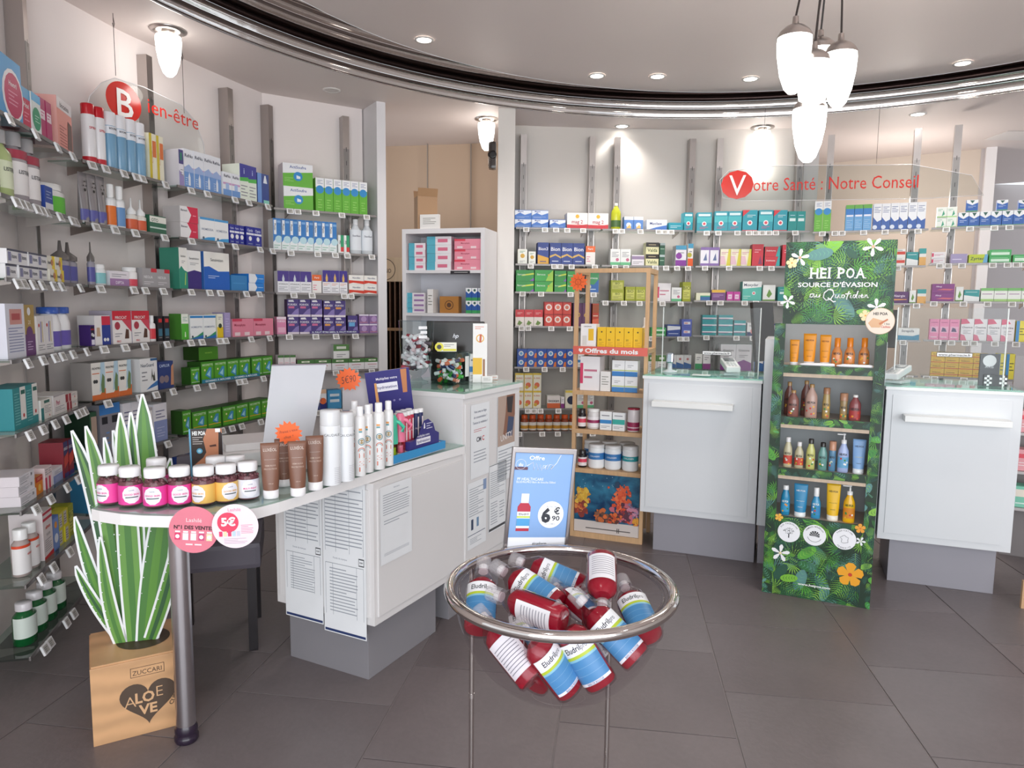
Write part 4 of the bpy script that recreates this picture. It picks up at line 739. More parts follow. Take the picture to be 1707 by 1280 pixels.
row('K3', 1, [('lils', 1167, 1199, 412, 2), ('yepk', 1200, 1252, 415, 3), ('redc', 1253, 1272, 407, 1), ('rdtl', 1274, 1300, 411, 1, 2), ('redc', 1303, 1320, 408, 1), ('teals', 1322, 1340, 412, 1)])
row('K3', 2, [('bgc', 1160, 1184, 488, 1), ('puyl', 1186, 1209, 483, 1), ('pkm', 1211, 1234, 486, 2), ('moxy', 1237, 1269, 469, 1), ('leaf', 1271, 1292, 475, 1), ('teals', 1296, 1335, 478, 2)])
row('K3', 3, [('tlpu', 1170, 1194, 525, 1, 3), ('tlpu', 1197, 1221, 525, 1, 3), ('tlpu', 1223, 1243, 534, 1, 2), ('wnav', 1245, 1265, 538, 1), ('bluew', 1268, 1335, 540, 3)])
row('K3', 4, [('wgrn', 1158, 1170, 590, 1), ('wprp', 1171, 1184, 590, 1), ('bprp', 1200, 1252, 574, 2), ('wbla', 1256, 1335, 588, 5)])
row('K4', 0, [('actis', 1356, 1384, 335, 2), ('bsp', 1408, 1452, 341, 3), ('wsp', 1454, 1542, 338, 6)])
row('K4', 1, [('rwr', 1488, 1508, 415, 1, 2), ('tlw', 1510, 1530, 420, 1), ('torw', 1531, 1543, 414, 1)])
row('K4', 2, [('fero', 1486, 1514, 486, 1), ('leaf', 1515, 1526, 484, 1), ('torw', 1528, 1543, 482, 1)])
row('K4', 3, [('yelw', 1484, 1494, 545, 1), ('strep', 1496, 1532, 547, 1)])
row('K5', 0, [('wgd', 1560, 1594, 345, 2, 2), ('vick', 1596, 1707, 352, 6)])
row('K5', 1, [('pkw', 1552, 1575, 420, 1, 2), ('lav', 1584, 1612, 423, 1), ('zyr', 1614, 1646, 424, 1), ('grnf', 1648, 1685, 416, 1, 2), ('grnf', 1688, 1725, 424, 1)])
row('K5', 2, [('ferr', 1552, 1590, 473, 1, 2), ('leaf', 1592, 1605, 478, 1), ('tlw', 1606, 1632, 483, 1), ('greeny', 1634, 1725, 480, 4)])
row('K5', 3, [('pnk', 1548, 1598, 532, 3), ('pnkw', 1600, 1690, 532, 4), ('yeb', 1692, 1725, 535, 2)])
row('K5', 4, [('ysst', 1550, 1645, 588, 4, 4), ('yeb', 1660, 1690, 590, 2)])
row('K5', 5, [('pks', 1640, 1720, 660, 3)])
A, B, d_, n_ = dirn('K5')
for j, (x0_, x1_) in enumerate(((1610, 1630), (1661, 1680), (1697, 1716))):
    a = A - n_ * .02; place((a.x, a.y), (a.x + d_.x, a.y + d_.y), ROWZ['K5'][0] + .113, ['the first', 'the third', 'the fifth'][j] + ' cold-relief carton of fifth back bay', [('vick', x0_, x1_, 333, 1, 1, .04)], inset=.028)
# ================================================================== LAMPS
LG = M('fffdf8', 'lamp4'); LT = M('dfe6ff', 'lamp2.2'); NIK = M('bcb4b0', 'steel')
def pt(name, loc, e, r=.05, col=(1, .93, .86)):
    l = bpy.data.lights.new(name, 'POINT'); l.energy = e; l.shadow_soft_size = r; l.color = col
    o = bpy.data.objects.new(name, l); COL.objects.link(o); o.location = loc; return o
def shade_mesh(h, r):
    m = MB(); m.lathe([(.0005, -h), (r * .25, -h * .985), (r * .5, -h * .9), (r * .78, -h * .66), (r * .95, -h * .35), (r, -h * .1), (r * .97, 0)], LG, 24, None, 1, True, False); return m.mesh('lamp_shade')
SH = shade_mesh(.215, .068)
for i, (px, py, why) in enumerate(((280, 50, 'over the left wall shelving'), (811, 198, 'beside the white pillar'), (1271, 212, 'above the red V sign'))):
    q = Z(px, py, 2.95)
    t = thing('ceiling_lamp', f'frosted bullet-shaped ceiling lamp {why}', 'lamp', (q.x, q.y, 2.95), 0, 'bullet lamps on the soffit')
    m = MB(); m.lathe([(.095, 0), (.095, -.006), (.07, -.014), (.05, -.016)], NIK, 24); m.lathe([(.036, -.014), (.036, -.035), (.052, -.04)], NIK, 20); m.build('canopy', t)
    o = bpy.data.objects.new('lamp_shade', SH); COL.objects.link(o); o.parent = t; o.location = (0, 0, -.035)
    pt('lamp_light', (q.x, q.y, 2.62), 1.1 if i == 0 else 2.2)
# pendant cluster
PC = Vector((1.40, 3.30))
lm = {}
PEND = [((1326, 40), 'highest, far left'), ((1368, 62), 'hidden behind the middle one'), ((1402, 68), 'at the right'), ((1358, 82), 'middle'), ((1351, 160), 'lowest')]
t0 = thing('pendant_lamp', 'ceiling cluster of five frosted bullet pendants on dark cords', 'lamp', (PC.x, PC.y, 3.12), 0)
m = MB(); m.lathe([(.16, 0), (.16, -.012), (.14, -.022), (.0005, -.022)], M('eeeaea', 'plas'), 28); m.build('canopy', t0)
dy = [-.10, .12, .02, -.03, .0]
for (p, why), o_ in zip(PEND, dy):
    q = PY(p[0], p[1], PC.y + o_); x, y, zt = q.x - PC.x, q.y - PC.y, q.z - 3.12
    m = MB(); m.lathe([(.012, .03), (.014, 0), (.04, -.012), (.062, -.032), (.072, -.05), (.073, -.058)], NIK, 24); cap = m.build('lamp_cap', t0, loc=(x, y, zt))
    o = bpy.data.objects.new('lamp_shade', shade_mesh(.235, .072)); COL.objects.link(o); o.parent = t0; o.location = (x, y, zt - .055)
    m = MB(); m.tube([(x * .35, y * .35, -.02), (x * .8, y * .8, zt * .5), (x, y, zt + .03)], .0045, M('38302e', 'plas'), 8); m.build('cord', t0)
pt('lamp_light', (PC.x, PC.y, 2.3), 34, .12)
# recessed downlights
SPOT = [(707, 66, 3.12, 1, 'nearest, left of the raised ceiling'), (995, 126, 3.12, 1, 'left of the centre pair on the raised ceiling'), (1096, 127, 3.12, 1, 'right of the centre pair on the raised ceiling'), (1251, 131, 3.12, 1, 'left of the pendant cluster'), (1605, 105, 3.12, 1, 'right of the pendant cluster'),
        (553, 150, 2.95, 0, 'unlit over the left shelving end'), (1037, 210, 2.95, 1, 'on the soffit over the second back bay'), (1530, 190, 2.95, 1, 'on the soffit over the fourth back bay')]
for px, py, z, on, why in SPOT:
    q = Z(px, py, z)
    t = thing('downlight', f'round recessed downlight {why}', 'lamp', (q.x, q.y, z), 0, 'recessed downlights')
    m = MB(); m.lathe([(.062, 0), (.06, -.006), (.048, -.007), (.044, -.002)], M('dcd6d2', 'plas'), 28, None, 1, True, False); m.build('trim_ring', t)
    m = MB(); m.disc(0, 0, .045, M('fffaf0', 'lamp14') if on else M('c8c2be', 'plas'), 0, Matrix.Rotation(-PI / 2, 4, 'X')); o = m.build('bulb', t); o.location = (0, 0, -.003)
    if on:
        l = bpy.data.lights.new('downlight_beam', 'SPOT'); l.energy = 27; l.spot_size = 2.2; l.spot_blend = .8; l.shadow_soft_size = .05; l.color = (1, .95, .9)
        o = bpy.data.objects.new('downlight_beam', l); COL.objects.link(o); o.location = (q.x, q.y, z - .02)
# more unseen downlight beams
for x, y in ((-.9, 2.2), (.2, .6), (2.2, .6), (3.6, 2.4), (3.2, 3.9), (1.3, 2.0), (-1.2, 3.4), (.0, 3.6)):
    pass
for x, y in ((-.3, .4), (2.6, .4), (3.6, 2.2)):
    l = bpy.data.lights.new('downlight_beam', 'SPOT'); l.energy = 27; l.spot_size = 2.2; l.spot_blend = .8; l.shadow_soft_size = .05; l.color = (1, .95, .9)
    o = bpy.data.objects.new('downlight_beam', l); COL.objects.link(o); o.location = (x, y, 3.09)
for x, y, e in ((3.4, 6.4, 20), (1.2, 6.9, 6), (-.9, 6.3, 1.2)):
    pt('rear_room_fill', (x, y, 2.3), e, .15)  # unseen point lights without fixtures, added to brighten the rear rooms
# ceiling access hatch on the soffit, right
a = Z(1640, 232, 2.95); m = MB(); m.box((a.x, a.y - .3, 2.944), (a.x + 1.0, a.y, 2.9485), M('e2dcda', 'paint'), None, .001); m.solo('ceiling_vent', 'pale rectangular ceiling grille above the rear right room', 'vent')

# ================================================================== HANGING SIGNS
CLR = M('f4f6f6', 'clear'); RED = M('d02a20', 'plas'); WHT = M('f7f5f4', 'card')
def xf(loc, rz): return Matrix.Translation(loc) @ Matrix.Rotation(rz, 4, 'Z')
def sign(px0, px1, pyref, A, B): pass
h0 = Z(188, 22, 2.95); h1 = Z(303, 80, 2.95); d = (h1.xy - h0.xy).normalized(); rz = math.atan2(d.y, d.x)
def onpl(px, py, A, dd): q = PL(px, py, A, (A[0] + dd.x, A[1] + dd.y)); return (q.xy - Vector(A)).dot(dd), q.z
A0 = (h0.x, h0.y)
uB, zB = onpl(206, 170, A0, d); rB = (onpl(206, 138, A0, d)[1] - onpl(206, 202, A0, d)[1]) / 2
t = thing('hanging_sign', 'clear arched hanging sign with red B disc reading Bien-être', 'sign', (h0.x, h0.y, 2.95), rz)
pts = [onpl(x, y, A0, d) for x, y in ((141, 200), (150, 160), (170, 138), (192, 130), (240, 145), (303, 175), (325, 200), (340, 240), (345, 290), (340, 320), (250, 300), (150, 250))]
m = MB(); m.add([(u, y, z - 2.95) for y in (0, .004) for u, z in pts], [tuple(range(12)), tuple(range(12, 24))[::-1]], CLR); m.build('clear_panel', t)
m = MB(); m.tube([(u, .002, z - 2.95) for u, z in pts], .0025, M('e8e4e6', 'plas'), 6, closed=True); m.build('panel_edge', t)
m = MB(); m.disc(uB, zB - 2.95, rB, RED, -.003, n=40, rx=rB * 1.22); m.text('B', uB + .005, zB - 2.95 - .005, rB * 1.42, WHT, -.006, bold=.01, exact=rB * 1.12); m.build('red_disc', t)
a, za = onpl(246, 186, A0, d); b, zb = onpl(330, 212, A0, d)
m = MB(); m.text('ien-être', (a + b) / 2, (za + zb) / 2 - 2.95 + .03, (onpl(290, 190, A0, d)[1] - onpl(290, 215, A0, d)[1]) * .95, RED, -.003, bold=.0, exact=b - a); m.build('red_lettering', t)
for hx in (onpl(188, 22, A0, d)[0], onpl(303, 80, A0, d)[0]):
    zt = max(z for u, z in pts) - 2.95 - (.0 if hx < .1 else .06)
    m = MB(); m.tube([(hx, 0, 0), (hx, 0, zt)], .0016, M('5a5050', 'steel'), 6); m.tube([(hx, 0, -.02), (hx + .008, 0, -.05), (hx, 0, -.075), (hx - .006, 0, -.05)], .002, M('8a8280', 'steel'), 6); m.build('hanging_wire', t)
h0 = Z(1272, 240, 2.95) ; h1 = Z(1469, 207, 2.95); h0 = Vector((1.5, 5.60, 2.95)); d = (Vector((3.4, 5.22)) - h0.xy).normalized(); rz = math.atan2(d.y, d.x); A0 = (h0.x, h0.y)
t = thing('hanging_sign', 'long clear hanging sign with red V disc reading Votre Santé : Notre Conseil', 'sign', (h0.x, h0.y, 2.95), rz)
pts = [onpl(x, y, A0, d) for x, y in ((1200, 300), (1215, 284), (1300, 276), (1465, 275), (1520, 274), (1620, 292), (1640, 325), (1540, 331), (1240, 335), (1205, 330))]
m = MB(); m.add([(u, y, z - 2.95) for y in (0, .004) for u, z in pts], [tuple(range(10)), tuple(range(10, 20))[::-1]], CLR); m.build('clear_panel', t)
m = MB(); m.tube([(u, .002, z - 2.95) for u, z in pts], .0022, M('e8e4e6', 'plas'), 6, closed=True); m.build('panel_edge', t)
u, z = onpl(1229, 308, A0, d); r = onpl(1229, 284, A0, d)[1] - z
m = MB(); m.disc(u, z - 2.95, r, RED, -.003, n=12, rx=r * 1.12); m.text('V', u, z - 2.95, r * 1.45, WHT, -.006, bold=.0, exact=r * 1.15); m.build('red_disc', t)
a, za = onpl(1256, 308, A0, d); b, zb = onpl(1531, 301, A0, d)
m = MB(); T = Matrix.Translation((0, 0, 0)); m.text('otre Santé : Notre Conseil', (a + b) / 2, (za + zb) / 2 - 2.95, (onpl(1400, 291, A0, d)[1] - onpl(1400, 313, A0, d)[1]), RED, -.003, bold=.0, exact=b - a); m.build('red_lettering', t)
for hx in (onpl(1272, 262, A0, d)[0], onpl(1465, 207, A0, d)[0]):
    zt = onpl(1300, 277, A0, d)[1] - 2.95
    m = MB(); m.tube([(hx, 0, 0), (hx, 0, zt)], .0014, M('5a5050', 'steel'), 6); m.build('hanging_wire', t)

# ================================================================== LEFT SERVICE COUNTER
C0 = Vector((-.505, 2.56)); U = Vector((.455, .89)).normalized(); V_ = Vector((-.89, .455)).normalized(); RZC = math.atan2(U.y, U.x)
MEL = M('e2e0e0', 'melamine'); PLI = M('8a888d', 'melamine'); EDG = M('cdc9c8', 'melamine')
t = thing('service_counter', 'white two-level service counter with curved glass-topped worktop on a steel leg', 'counter', (C0.x, C0.y, 0), RZC)
# local frame: x along the long face, y to the back, -y faces the customer
m = MB(); m.box((0, 0, .255), (.632, .49, .80), MEL, None, .002); cb = m.build('low_cabinet', t)
m = MB(); m.box((.02, -.006, .285), (.625, -.0, .775), MEL, None, .002); m.box((-.006, .02, .285), (0, .47, .775), MEL, None, .002); m.build('front_panel', t)
m = MB(); m.box((.634, 0, .25), (1.195, .49, 1.045), MEL, None, .002); m.build('tall_cabinet', t)
m = MB(); m.box((.65, -.006, .285), (1.18, 0, 1.02), MEL, None, .002); m.build('front_panel', t)
m = MB(); m.box((.628, -.012, 1.045), (1.205, .5, 1.068), M('e9e7e7', 'melamine'), None, .002); m.build('counter_ledge', t)
m = MB(); m.box((.626, -.014, 1.0685), (1.207, .502, 1.078), M('eaf8f4', 'glass'), None, .001); m.build('glass_top', t)
m = MB(); m.box((.055, .075, 0), (.53, .48, .255), PLI, None, .002); m.build('plinth', t)
m = MB(); m.box((.66, .09, 0), (1.15, .45, .25), PLI, None, .002); m.build('plinth', t)
def tol(p): w_ = Vector(p) - C0; return (w_.dot(U), w_.dot(Vector((-U.y, U.x))))
front = [Z(x, y, .842) for x, y in ((152, 845), (165, 848), (200, 853), (240, 856), (280, 857), (320, 856), (360, 853), (395, 849), (430, 843), (465, 834), (500, 823), (540, 811), (580, 798), (620, 786), (660, 773))]
out = [tol((p.x, p.y)) for p in front] + [(.632, -.012), (.632, .49), (.2, .49)]
back = [(-1.0, 2.93), (-1.08, 2.62), (-1.13, 2.42), (-1.2, 2.28), (-1.262, 2.17)]
out += [tol(p) for p in back]
m = MB(); m.prism(out, .802, .836, M('eeecec', 'melamine')); m.build('worktop', t)
m = MB(); m.prism(out, .8365, .842, M('eef7f4', 'glass')); m.build('glass_top', t)
lg = tol((-1.075, 2.245))
m = MB(); T = Matrix.Translation((lg[0], lg[1], 0)); m.lathe([(.031, .06), (.031, .80)], M('c4c0c4', 'steel'), 28, T); leg = m.build('leg', t)
m = MB(); m.lathe([(.034, 0), (.038, .008), (.038, .02), (.033, .026), (.036, .034), (.036, .048), (.031, .06)], M('2a2030', 'plas'), 28, T); m.build('foot', leg)
# papers
PAP = M('eef1f4', 'card'); INK = M('a2a8b2', 'card'); NAV = M('2f3f6c', 'card')
def locp(px, py, side):
    A = C0; B = C0 + U if side == 'long' else C0 + V_
    q = PL(px, py, A, B); return ((q.xy - C0).dot(U), q.z) if side == 'long' else ((q.xy - C0).dot(V_), q.z)
TW = Matrix.Translation((C0.x, C0.y, 0)) @ Matrix.Rotation(RZC, 4, 'Z'); TE = Matrix.Translation((C0.x, C0.y, 0)) @ Matrix.Rotation(RZC - PI / 2, 4, 'Z')
def sheet(label, side, x0, z0, w, h, fn, name='notice_sheet', cat='paper', off=.009):
    T = (TW if side == 'long' else TE) @ Matrix.Translation((x0, 0, z0)); loc = T.translation.copy(); r = RZC if side == 'long' else RZC - PI / 2
    m = MB(); m.box((0, -off - .0006, 0), (w, -off, h), PAP); fn(m, -off - .0009, w, h); o = m.solo(name, label, cat, loc, r); return o
a = locp(636, 941, 'long'); A4 = (.2, .29)
def f_qr(m, y, w, h): m.text('Information', w / 2, h * .95, .006, INK, y); m.lines(.015, h * .62, w - .015, h * .9, 9, INK, y); m.lines(.02, h * .5, w - .02, h * .57, 2, INK, y, seed=3); m.lines(.02, .03, w - .02, h * .14, 3, INK, y, seed=2)
sheet('white information sheet taped beside the counter corner', 'long', .03, a[1] - .0, .2, .30, f_qr)
def f_tab(two):
    def f(m, y, w, h):
        m.lines(.012, h * .56, w - .012, h * .96, 16, INK, y, seed=two); LN = M('7a828e', 'card')
        for x in (.01, w * .3, w * .62, w - .012): m.rect(x, h * .54, x + .0012, h * .97, LN, y)
        m.text('Fonds de marque', w * .4, h * .5, .007, INK, y)
        m.rect(w - .034, h * .475, w - .008, h * .525, M('30343c', 'card'), y - .0002); m.rect(w - .032, h * .482, w - .01, h * .518, PAP, y - .0004); m.text('FSPF', w - .021, h * .5, .006, M('30343c', 'card'), y - .0006, bold=.02)
        m.lines(.03, h * (.14 if two else .2), w - .04, h * .44, 14, INK, y, seed=two + 5)
        for x in (.01, w * .22, w * .78, w - .012): m.rect(x, h * (.12 if two else .2), x + .0012, h * .46, LN, y)
        m.rect(.01, h * .46, w - .011, h * .463, LN, y); m.rect(.004, .004, w - .004, .014, NAV, y)
    return f
# two long price lists hang down the end face (x grows away from the corner in the mirrored frame)
zb = locp(600, 1050, 'left')[1]
sheet('right long printed price list on the counter end', 'left', -.235, .195, .205, .60, f_tab(1))
sheet('left long printed price list on the counter end', 'left', -.435, .215, .195, .58, f_tab(0))
def f_om(m, y, w, h):
    for i, s_ in enumerate(('Vous avez un litige', 'de consommation ?', 'Tentons la médiation !')): m.text(s_, w / 2, h * (.9 - i * .075), .011, M('46506e', 'card'), y, shear=.2, maxw=w * .8)
    m.lines(w * .15, h * .62, w * .85, h * .67, 2, M('c86a70', 'card'), y); m.text('CM', w * .42, h * .52, .022, M('4a4a52', 'card'), y, bold=.03); m.text('C', w * .66, h * .52, .022, M('c83a40', 'card'), y, bold=.03); m.lines(w * .15, h * .2, w * .85, h * .38, 4, INK, y, seed=4)
a = locp(776, 815, 'long'); sheet('white mediation notice with CMC logo', 'long', .69, .67, .17, .34, f_om)
def f_ph(m, y, w, h):
    m.rect(0, h * .42, w, h, M('b8a092', 'card'), y); m.pr([(.05, h * .5), (w * .6, h * .55), (w, h * .75), (w, h), (w * .5, h), (.08, h * .8)], M('8c5f4a', 'card'), y - .0002)
    m.pr([(w * .5, h * .52), (w * .85, h * .5), (w * .95, h * .72), (w * .6, h * .75)], M('3c4a6a', 'card'), y - .0004); m.pr([(w * .55, h * .8), (w * .8, h * .78), (w * .9, h * .98), (w * .5, h * .98)], M('2a2226', 'card'), y - .0004)
    m.text('UNITY', w * .5, h * .52, .03, M('e8e2e0', 'card'), y - .0007, rot=.1, bold=.02); m.lines(w * .05, .02, w * .9, h * .38, 9, INK, y, seed=9)
sheet('photo poster with people on the tall counter', 'long', .945, .60, .18, .42, f_ph)
def f_l1(m, y, w, h): m.lines(.012, h * .48, w - .02, h * .92, 12, INK, y, seed=11); m.rect(.03, h * .28, .05, h * .44, M('3a4a66', 'card'), y); m.rect(.08, h * .3, .1, h * .44, M('7a98b8', 'card'), y); m.rect(.0, h * .2, w - .01, h * .21, NAV, y); m.lines(.02, .02, w - .04, h * .16, 4, INK, y, seed=3); m.rect(w - .03, h * .82, w, h * .98, M('8aa0c4', 'card'), y)
sheet('information letter below the mediation notice', 'long', .665, .345, .17, .31, f_l1)
def f_l2(m, y, w, h):
    K = M('4a4c50', 'card'); m.rect(.003, .003, .005, h - .003, K, y); m.rect(w - .005, .003, w - .003, h - .003, K, y); m.rect(.003, h - .006, w - .003, h - .003, K, y); m.rect(.003, .006, w - .003, .018, K, y)
    m.lines(.015, h * .5, w - .015, h * .9, 13, INK, y, seed=21); m.lines(.02, h * .1, w * .5, h * .45, 9, INK, y, seed=22); m.lines(w * .6, h * .15, w - .02, h * .42, 6, INK, y, seed=23)
sheet('black-bordered letter left of the framed offer', 'long', .86, .37, .18, .33, f_l2)

# dark chair behind the counter leg
q = Z(350, 1095, 0)
t = thing('chair', 'dark upholstered chair with black legs behind the steel counter leg', 'chair', (q.x - .02, q.y + .2, 0), .3)
CH_ = M('55505a', 'paint'); LEG = M('1f1a1e', 'plas')
m = MB(); m.box((-.19, -.2, .36), (.17, .2, .47), CH_, None, .02); m.build('seat', t)
m = MB(); m.box((-.19, .15, .45), (.17, .21, .78), CH_, None, .02); m.build('backrest', t)
for x in (-.16, .13):
    for y in (-.17, .16):
        m = MB(); m.prism([(x - .018, y - .018), (x + .018, y - .018), (x + .018, y + .018), (x - .018, y + .018)], 0, .36, LEG); m.build('leg', t)

# ---------------- aloe cube
p0 = Vector((-1.36, 2.2)); dx = Vector((.86, .51)); rz = math.atan2(dx.y, dx.x); S_ = .285; HC = .272
WD = M('cfa277', 'printwood'); BRN = M('54453a', 'card')
t = thing('planter_box', 'wood-printed ZUCCARI aloe love cube box under the counter', 'box', (p0.x, p0.y, 0), rz)
m = MB(); m.box((0, 0, 0), (S_, S_, HC - .006), WD, None, .002); m.build('box_body', t)
m = MB()
pts = [(.004, .004), (S_ - .004, .004), (S_ - .004, S_ - .004), (.004, S_ - .004)]
m.prism(pts, HC - .006, HC, WD); T = Matrix.Translation((.165, .15, HC + .0008)); m.lathe([(.085, 0), (.085, .0002)], M('4a3a2c', 'paint'), 32, T); m.build('box_lid', t)
m = MB(); y = -.0012
m.text('ZUCCARI', .165, .222, .016, BRN, y, bold=0, exact=.088)
for x0_, z0_, x1_, z1_ in ((.115, .207, .217, .2085), (.115, .2385, .217, .24), (.115, .207, .1165, .24), (.2155, .207, .217, .24)): m.rect(x0_, z0_, x1_, z1_, BRN, y)
hp = []
for i in range(48):
    a = 2 * PI * i / 48; hp.append((.165 + .0056 * 16 * math.sin(a) ** 3 * .95, .122 + .0052 * (13 * math.cos(a) - 5 * math.cos(2 * a) - 2 * math.cos(3 * a) - math.cos(4 * a))))
m.pr(hp[::-1], BRN, y); LW = M('d8ad84', 'card')
m.text('A', .111, .125, .04, LW, y - .0004, bold=-.012); m.text('LO', .155, .133, .036, LW, y - .0004, bold=.03, exact=.058); m.text('E', .2, .143, .038, LW, y - .0004, bold=-.012); m.text('VE', .163, .09, .034, LW, y - .0004, bold=.03, exact=.056)
m.text('CUBE', .243, .105, .014, BRN, y, bold=.02, rot=1.05); m.build('printed_logo', t)
# leaves: printed cardboard cut-outs with white border
t = thing('cardboard_aloe', 'flat cut-out aloe plant with white-edged green leaves', 'plant display', (p0.x + dx.x * .165 - dx.y * .15, p0.y + dx.y * .165 + dx.x * .15, HC), 0)
A3 = Vector((p0.x + dx.x * .165 - dx.y * .15, p0.y + dx.y * .165 + dx.x * .15)); dd = Vector((.93, .37)).normalized(); t.rotation_euler = (0, 0, math.atan2(dd.y, dd.x))
def lp(px, py): q = PL(px, py, A3, A3 + dd); return ((q.xy - A3).dot(dd), q.z - HC)
LEAF = [
 ((196, 1070), (150, 980), (122, 868), 13, 0), ((204, 1076), (150, 1010), (124, 950), 10, 1), ((200, 1066), (190, 900), (118, 722), 22, 2), ((208, 1065), (185, 850), (142, 714), 20, 3), ((206, 1078), (176, 1010), (168, 896), 13, 7),
 ((226, 1064), (214, 850), (187, 722), 11, 1), ((214, 1066), (200, 880), (173, 733), 12, 3), ((226, 1066), (210, 830), (201, 690), 22, 7), ((234, 1066), (226, 830), (218, 690), 15, 5),
 ((238, 1068), (250, 850), (237, 660), 34, 4), ((246, 1066), (262, 900), (285, 765), 26, 8), ((244, 1068), (268, 930), (276, 800), 22, 6), ((252, 1060), (290, 960), (296, 880), 14, 9)]
GRE = [M(c, 'card') for c in ('4a7d3a', '5c9038', '2f5a34', '6a9a48')]; WHB = M('eef0f2', 'card')
for bs, md, tp, hw, i in LEAF:
    b0, m0, t0_ = lp(*bs), lp(*md), lp(*tp); s_ = (lp(md[0] + hw, md[1])[0] - m0[0])
    def outline(k, ext):
        Lf = []; Rt = []; n = 12
        for j in range(n + 1):
            u = j / n; x = (1 - u) ** 2 * b0[0] + 2 * u * (1 - u) * m0[0] + u * u * t0_[0]; z = (1 - u) ** 2 * b0[1] + 2 * u * (1 - u) * m0[1] + u * u * t0_[1]
            tx = 2 * (1 - u) * (m0[0] - b0[0]) + 2 * u * (t0_[0] - m0[0]); tz = 2 * (1 - u) * (m0[1] - b0[1]) + 2 * u * (t0_[1] - m0[1]); q = math.hypot(tx, tz) or 1; nx, nz = -tz / q, tx / q
            ww = s_ * k * (math.sin(PI * min(1, .28 + u * .72)) ** .7 if u < 1 else 0) + ext * (1 if u < .98 else .6)
            zz = z + (ext * .8 if u == 1 else 0)
            Lf.append((x + nx * ww, zz + nz * ww)); Rt.append((x - nx * ww, zz - nz * ww))
        return Lf + Rt[::-1]
    y0 = .03 - i * .006
    lf = MB(); o1 = outline(.72, .0075); n = len(o1)
    lf.add([(x, y0, z) for x, z in o1] + [(x, y0 + .003, z) for x, z in o1], [tuple(range(n)), tuple(range(n, 2 * n))[::-1]] + [(j, (j + 1) % n, n + (j + 1) % n, n + j) for j in range(n)], WHB)
    lfo = lf.build('leaf', t)
    g = MB(); g.pr(outline(.72, 0), GRE[i % 4], y0 - .0008); g.pr(outline(.26, -.0), GRE[(i + 1) % 4], y0 - .0012)
    for j in range(8):
        u = .25 + j * .08; o2 = outline(.66, 0); q = o2[int(u * 12)]; g.disc(q[0], q[1], .0022, WHB, y0 - .0016, n=6)
    g.build('leaf_print', lfo)

# ================================================================== ON THE LOW WORKTOP
WZ = .8425
GUM = M('7a5058', 'plas')
def gjar(px, py, lab, col, ang, h=.118, r=.034):
    q = Z(px, py, WZ)
    t = thing('jar', lab, 'jar', (q.x, q.y, WZ), ang, 'gummy jars on the curved worktop')
    m = MB(); m.lathe([(r * .93, 0), (r, .004), (r, .068), (r * .96, .078), (r * .76, .09), (r * .74, .094)], M('f0eaea', 'clear'), 28); m.build('glass_body', t)
    m = MB(); m.lathe([(r * .9, .003), (r * .955, .006), (r * .955, .07), (r * .8, .076)], GUM, 20)
    rn = random.Random(int(px))
    for k in range(26):
        a = rn.uniform(0, 2 * PI); rr = r * .86 * rn.uniform(.5, 1); c = Vector((rr * math.cos(a), rr * math.sin(a), .068 + rn.uniform(0, .012))); T = Matrix.Translation(c)
        m.lathe([(.001, -.005), (.006, -.002), (.006, .003), (.001, .006)], GUM, 6, T)
    g = m.build('gummies', t, stuff=True)
    m = MB(); L_ = M(col, 'card'); m.band(r * 1.012, r * 1.012, .008, .066, -2.6, 2.6, L_, n=30)
    W = M('eceaf2', 'card'); n_ = 22; zc = .038
    m.cdisc(r * 1.024, r * 1.024, zc, .0255, W, 0, .05)
    wr = (r * 1.032, r * 1.032); m.text('GOOD SKIN' if col != 'dcdde8' else 'MULTI FIGHT', 0, zc + .001, .0062, M('d83a8a' if col != 'e8bb62' else 'd8a04a', 'card'), wrap=wr, bold=.03, maxw=.042)
    m.text('Lashilé', 0, zc + .014, .004, M('7a7a90', 'card'), wrap=wr, maxw=.02); 
    for k in range(6): a0 = -.5 + k * .17; m.band(r * 1.034, r * 1.034, zc - .009, zc - .006, a0, a0 + .17, M('3a4a4c', 'card'), n=2)
    m.build('jar_label', t)
    m = MB(); m.lathe([(r * .86, .09), (r * .88, .092), (r * .88, .112), (r * .83, h), (.0005, h)], M('f3f3f5', 'plas'), 32); m.build('lid', t)
JL = [(184, 838, 'e4459c', -.75, 'leftmost pink-labelled gummy jar turned to its side'), (219, 841, 'e4459c', .1, 'second pink-labelled gummy jar from the left'), (260, 843, 'e4459c', -.25, 'third pink-labelled gummy jar from the left, front row'), (301, 840, 'e4459c', .0, 'fourth pink-labelled gummy jar, left of the yellow ones'),
      (341, 839, 'e8bb62', -.7, 'left yellow-labelled gummy jar turned to its side'), (378, 835, 'e8bb62', .3, 'right yellow-labelled gummy jar facing front'), (414, 830, 'dcdde8', .1, 'pale-labelled gummy jar at the right of the row'),
      (263, 824, 'e4459c', .3, 'pink gummy jar standing in the back row'), (361, 820, 'dcdde8', .2, 'pale gummy jar behind the left yellow one'), (394, 818, 'dcdde8', -.2, 'pale gummy jar behind the right yellow one')]
for px, py, c, an, lab in JL: gjar(px, py, lab, c, an + .45)
